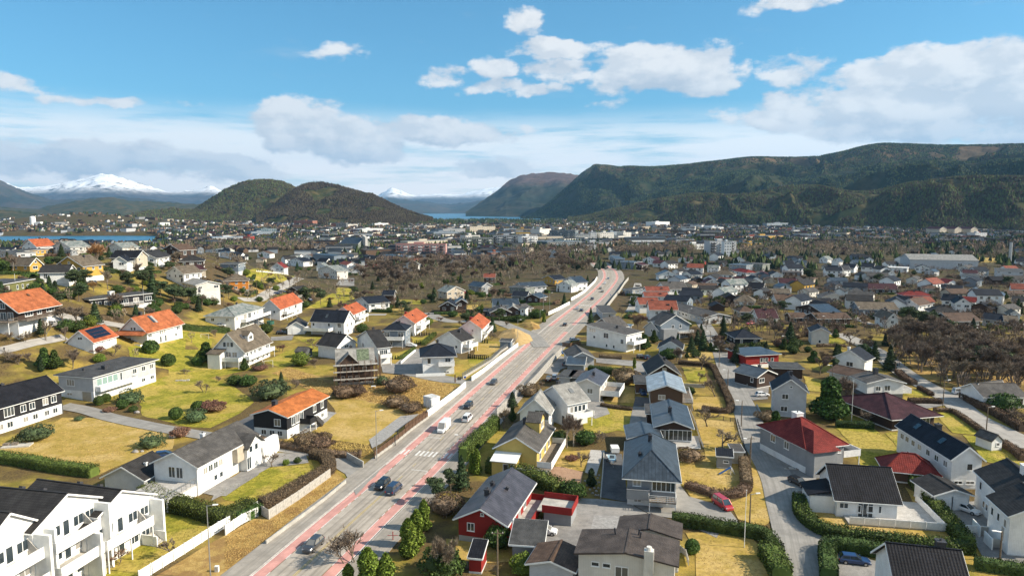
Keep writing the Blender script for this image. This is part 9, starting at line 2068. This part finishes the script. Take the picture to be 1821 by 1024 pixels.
def twig_wood(name,poly,n,h0,h1,label,seed,per=46):
 r2=random.Random(seed); P=[]; xs=[q[0] for q in poly]; ys=[q[1] for q in poly]; t=0
 while len(P)<n and t<n*20:
  t+=1; x=r2.uniform(min(xs),max(xs)); y=r2.uniform(min(ys),max(ys))
  if not pip(x,y,poly): continue
  p=ray_ground(x,y)
  if p is None or p.z<-7.5 or any((p.x-a)**2+(p.y-b)**2<(r+3)**2 for a,b,r in FOOT) or min((c-p.xy).length for c in ROADC[::4])<14: continue
  P.append((*p,r2.uniform(h0,h1)))
 if not P: return
 A=np.array(P); rg=np.random.default_rng(seed); n=len(A); K=per
 c=np.repeat(A,K,0); hh=c[:,3]; d=rg.normal(size=(n*K,3)); d/=np.linalg.norm(d,axis=1)[:, None ]; q=rg.uniform(.25,1,n*K)**.6
 base=c[:,:3]+np.stack([d[:,0]*hh*.24*q,d[:,1]*hh*.24*q,hh*(.58+.3*d[:,2]*q)],1); dr=np.stack([d[:,0]*.6,d[:,1]*.6,np.abs(d[:,2])+.5],1); dr/=np.linalg.norm(dr,axis=1)[:, None ]
 sd=np.cross(dr,rg.normal(size=(n*K,3))); sd/=np.linalg.norm(sd,axis=1)[:, None ]; w_=(hh*.022)[:, None ]; ln=(hh*.16)[:, None ]
 V1=np.stack([base-sd*w_,base+sd*w_,base+dr*ln],1).reshape(-1,3); tp=A[:,:3]; z0=np.zeros(n)
 tr=np.stack([tp+np.stack([z0-.18,z0,z0-.5],1),tp+np.stack([z0+.18,z0,z0-.5],1),tp+np.stack([rg.normal(size=n)*.4,rg.normal(size=n)*.4,A[:,3]*.75],1)],1).reshape(-1,3)
 V=np.concatenate([V1,tr]); setp(link(name,np_mesh(name,V,np.arange(len(V)).reshape(-1,3),M['twig'])),label,'woodland',kind='stuff')
twig_wood('bare_woodland',[(640,474),(740,466),(900,464),(930,440),(1085,444),(1075,456),(1055,472),(900,478),(700,482)],300,9,14,'belt of bare brown woodland behind the left estate',61)
twig_wood('bare_woodland',[(1090,455),(1230,452),(1240,436),(1100,440)],320,8,13,'bare woodland in front of the white banded office',62)
twig_wood('bare_woodland',[(1230,452),(1540,462),(1640,455),(1640,434),(1480,430),(1330,445),(1240,446)],560,8,13,'long belt of bare woodland across the right valley',63)
twig_wood('bare_woodland',[(1640,455),(1821,470),(1821,440),(1700,440)],130,8,12,'bare woodland behind the industrial chimney',64)
twig_wood('bare_woodland',[(300,450),(560,450),(640,446),(640,432),(400,432),(300,440)],400,8,13,'brown woodland between the hill and the harbour',65)
twig_wood('bare_woodland',[(1580,650),(1660,695),(1821,712),(1821,640),(1700,600),(1600,596)],55,5,9,'undergrowth of bare bushes in the right wood',66,90)
twig_wood('bare_woodland',[(930,500),(1030,500),(1062,470),(960,462),(760,470),(650,480),(700,515),(860,500)],90,6,11,'undergrowth of bare bushes left of the road bend',67,70)
twig_wood('garden_thicket',[(1180,455),(1821,470),(1821,640),(1560,600),(1300,600),(1190,520)],1000,3,7,'brown bare garden bushes crowding between the houses of the right estate',71,60)
twig_wood('garden_thicket',[(120,470),(900,470),(930,500),(900,560),(700,560),(600,540),(300,560),(120,520)],420,3,7,'brown bare garden bushes between the houses of the left estate',72,60)
hz=bpy.data.materials.new('haze'); hz.use_nodes= True ; nb=NB(hz.node_tree); nb.n.clear()
vol=nb.new('ShaderNodeVolumePrincipled',inp={'Color':(.3,.62,1.0,1),'Density':2.6e-5,'Anisotropy':.1}); nb.new('ShaderNodeOutputMaterial',inp={1:vol.outputs[0]})
b=MB(); b.box(-36000,36000,-1500,34000,-50,2600); setp(b.build('haze',hz),kind='stuff')
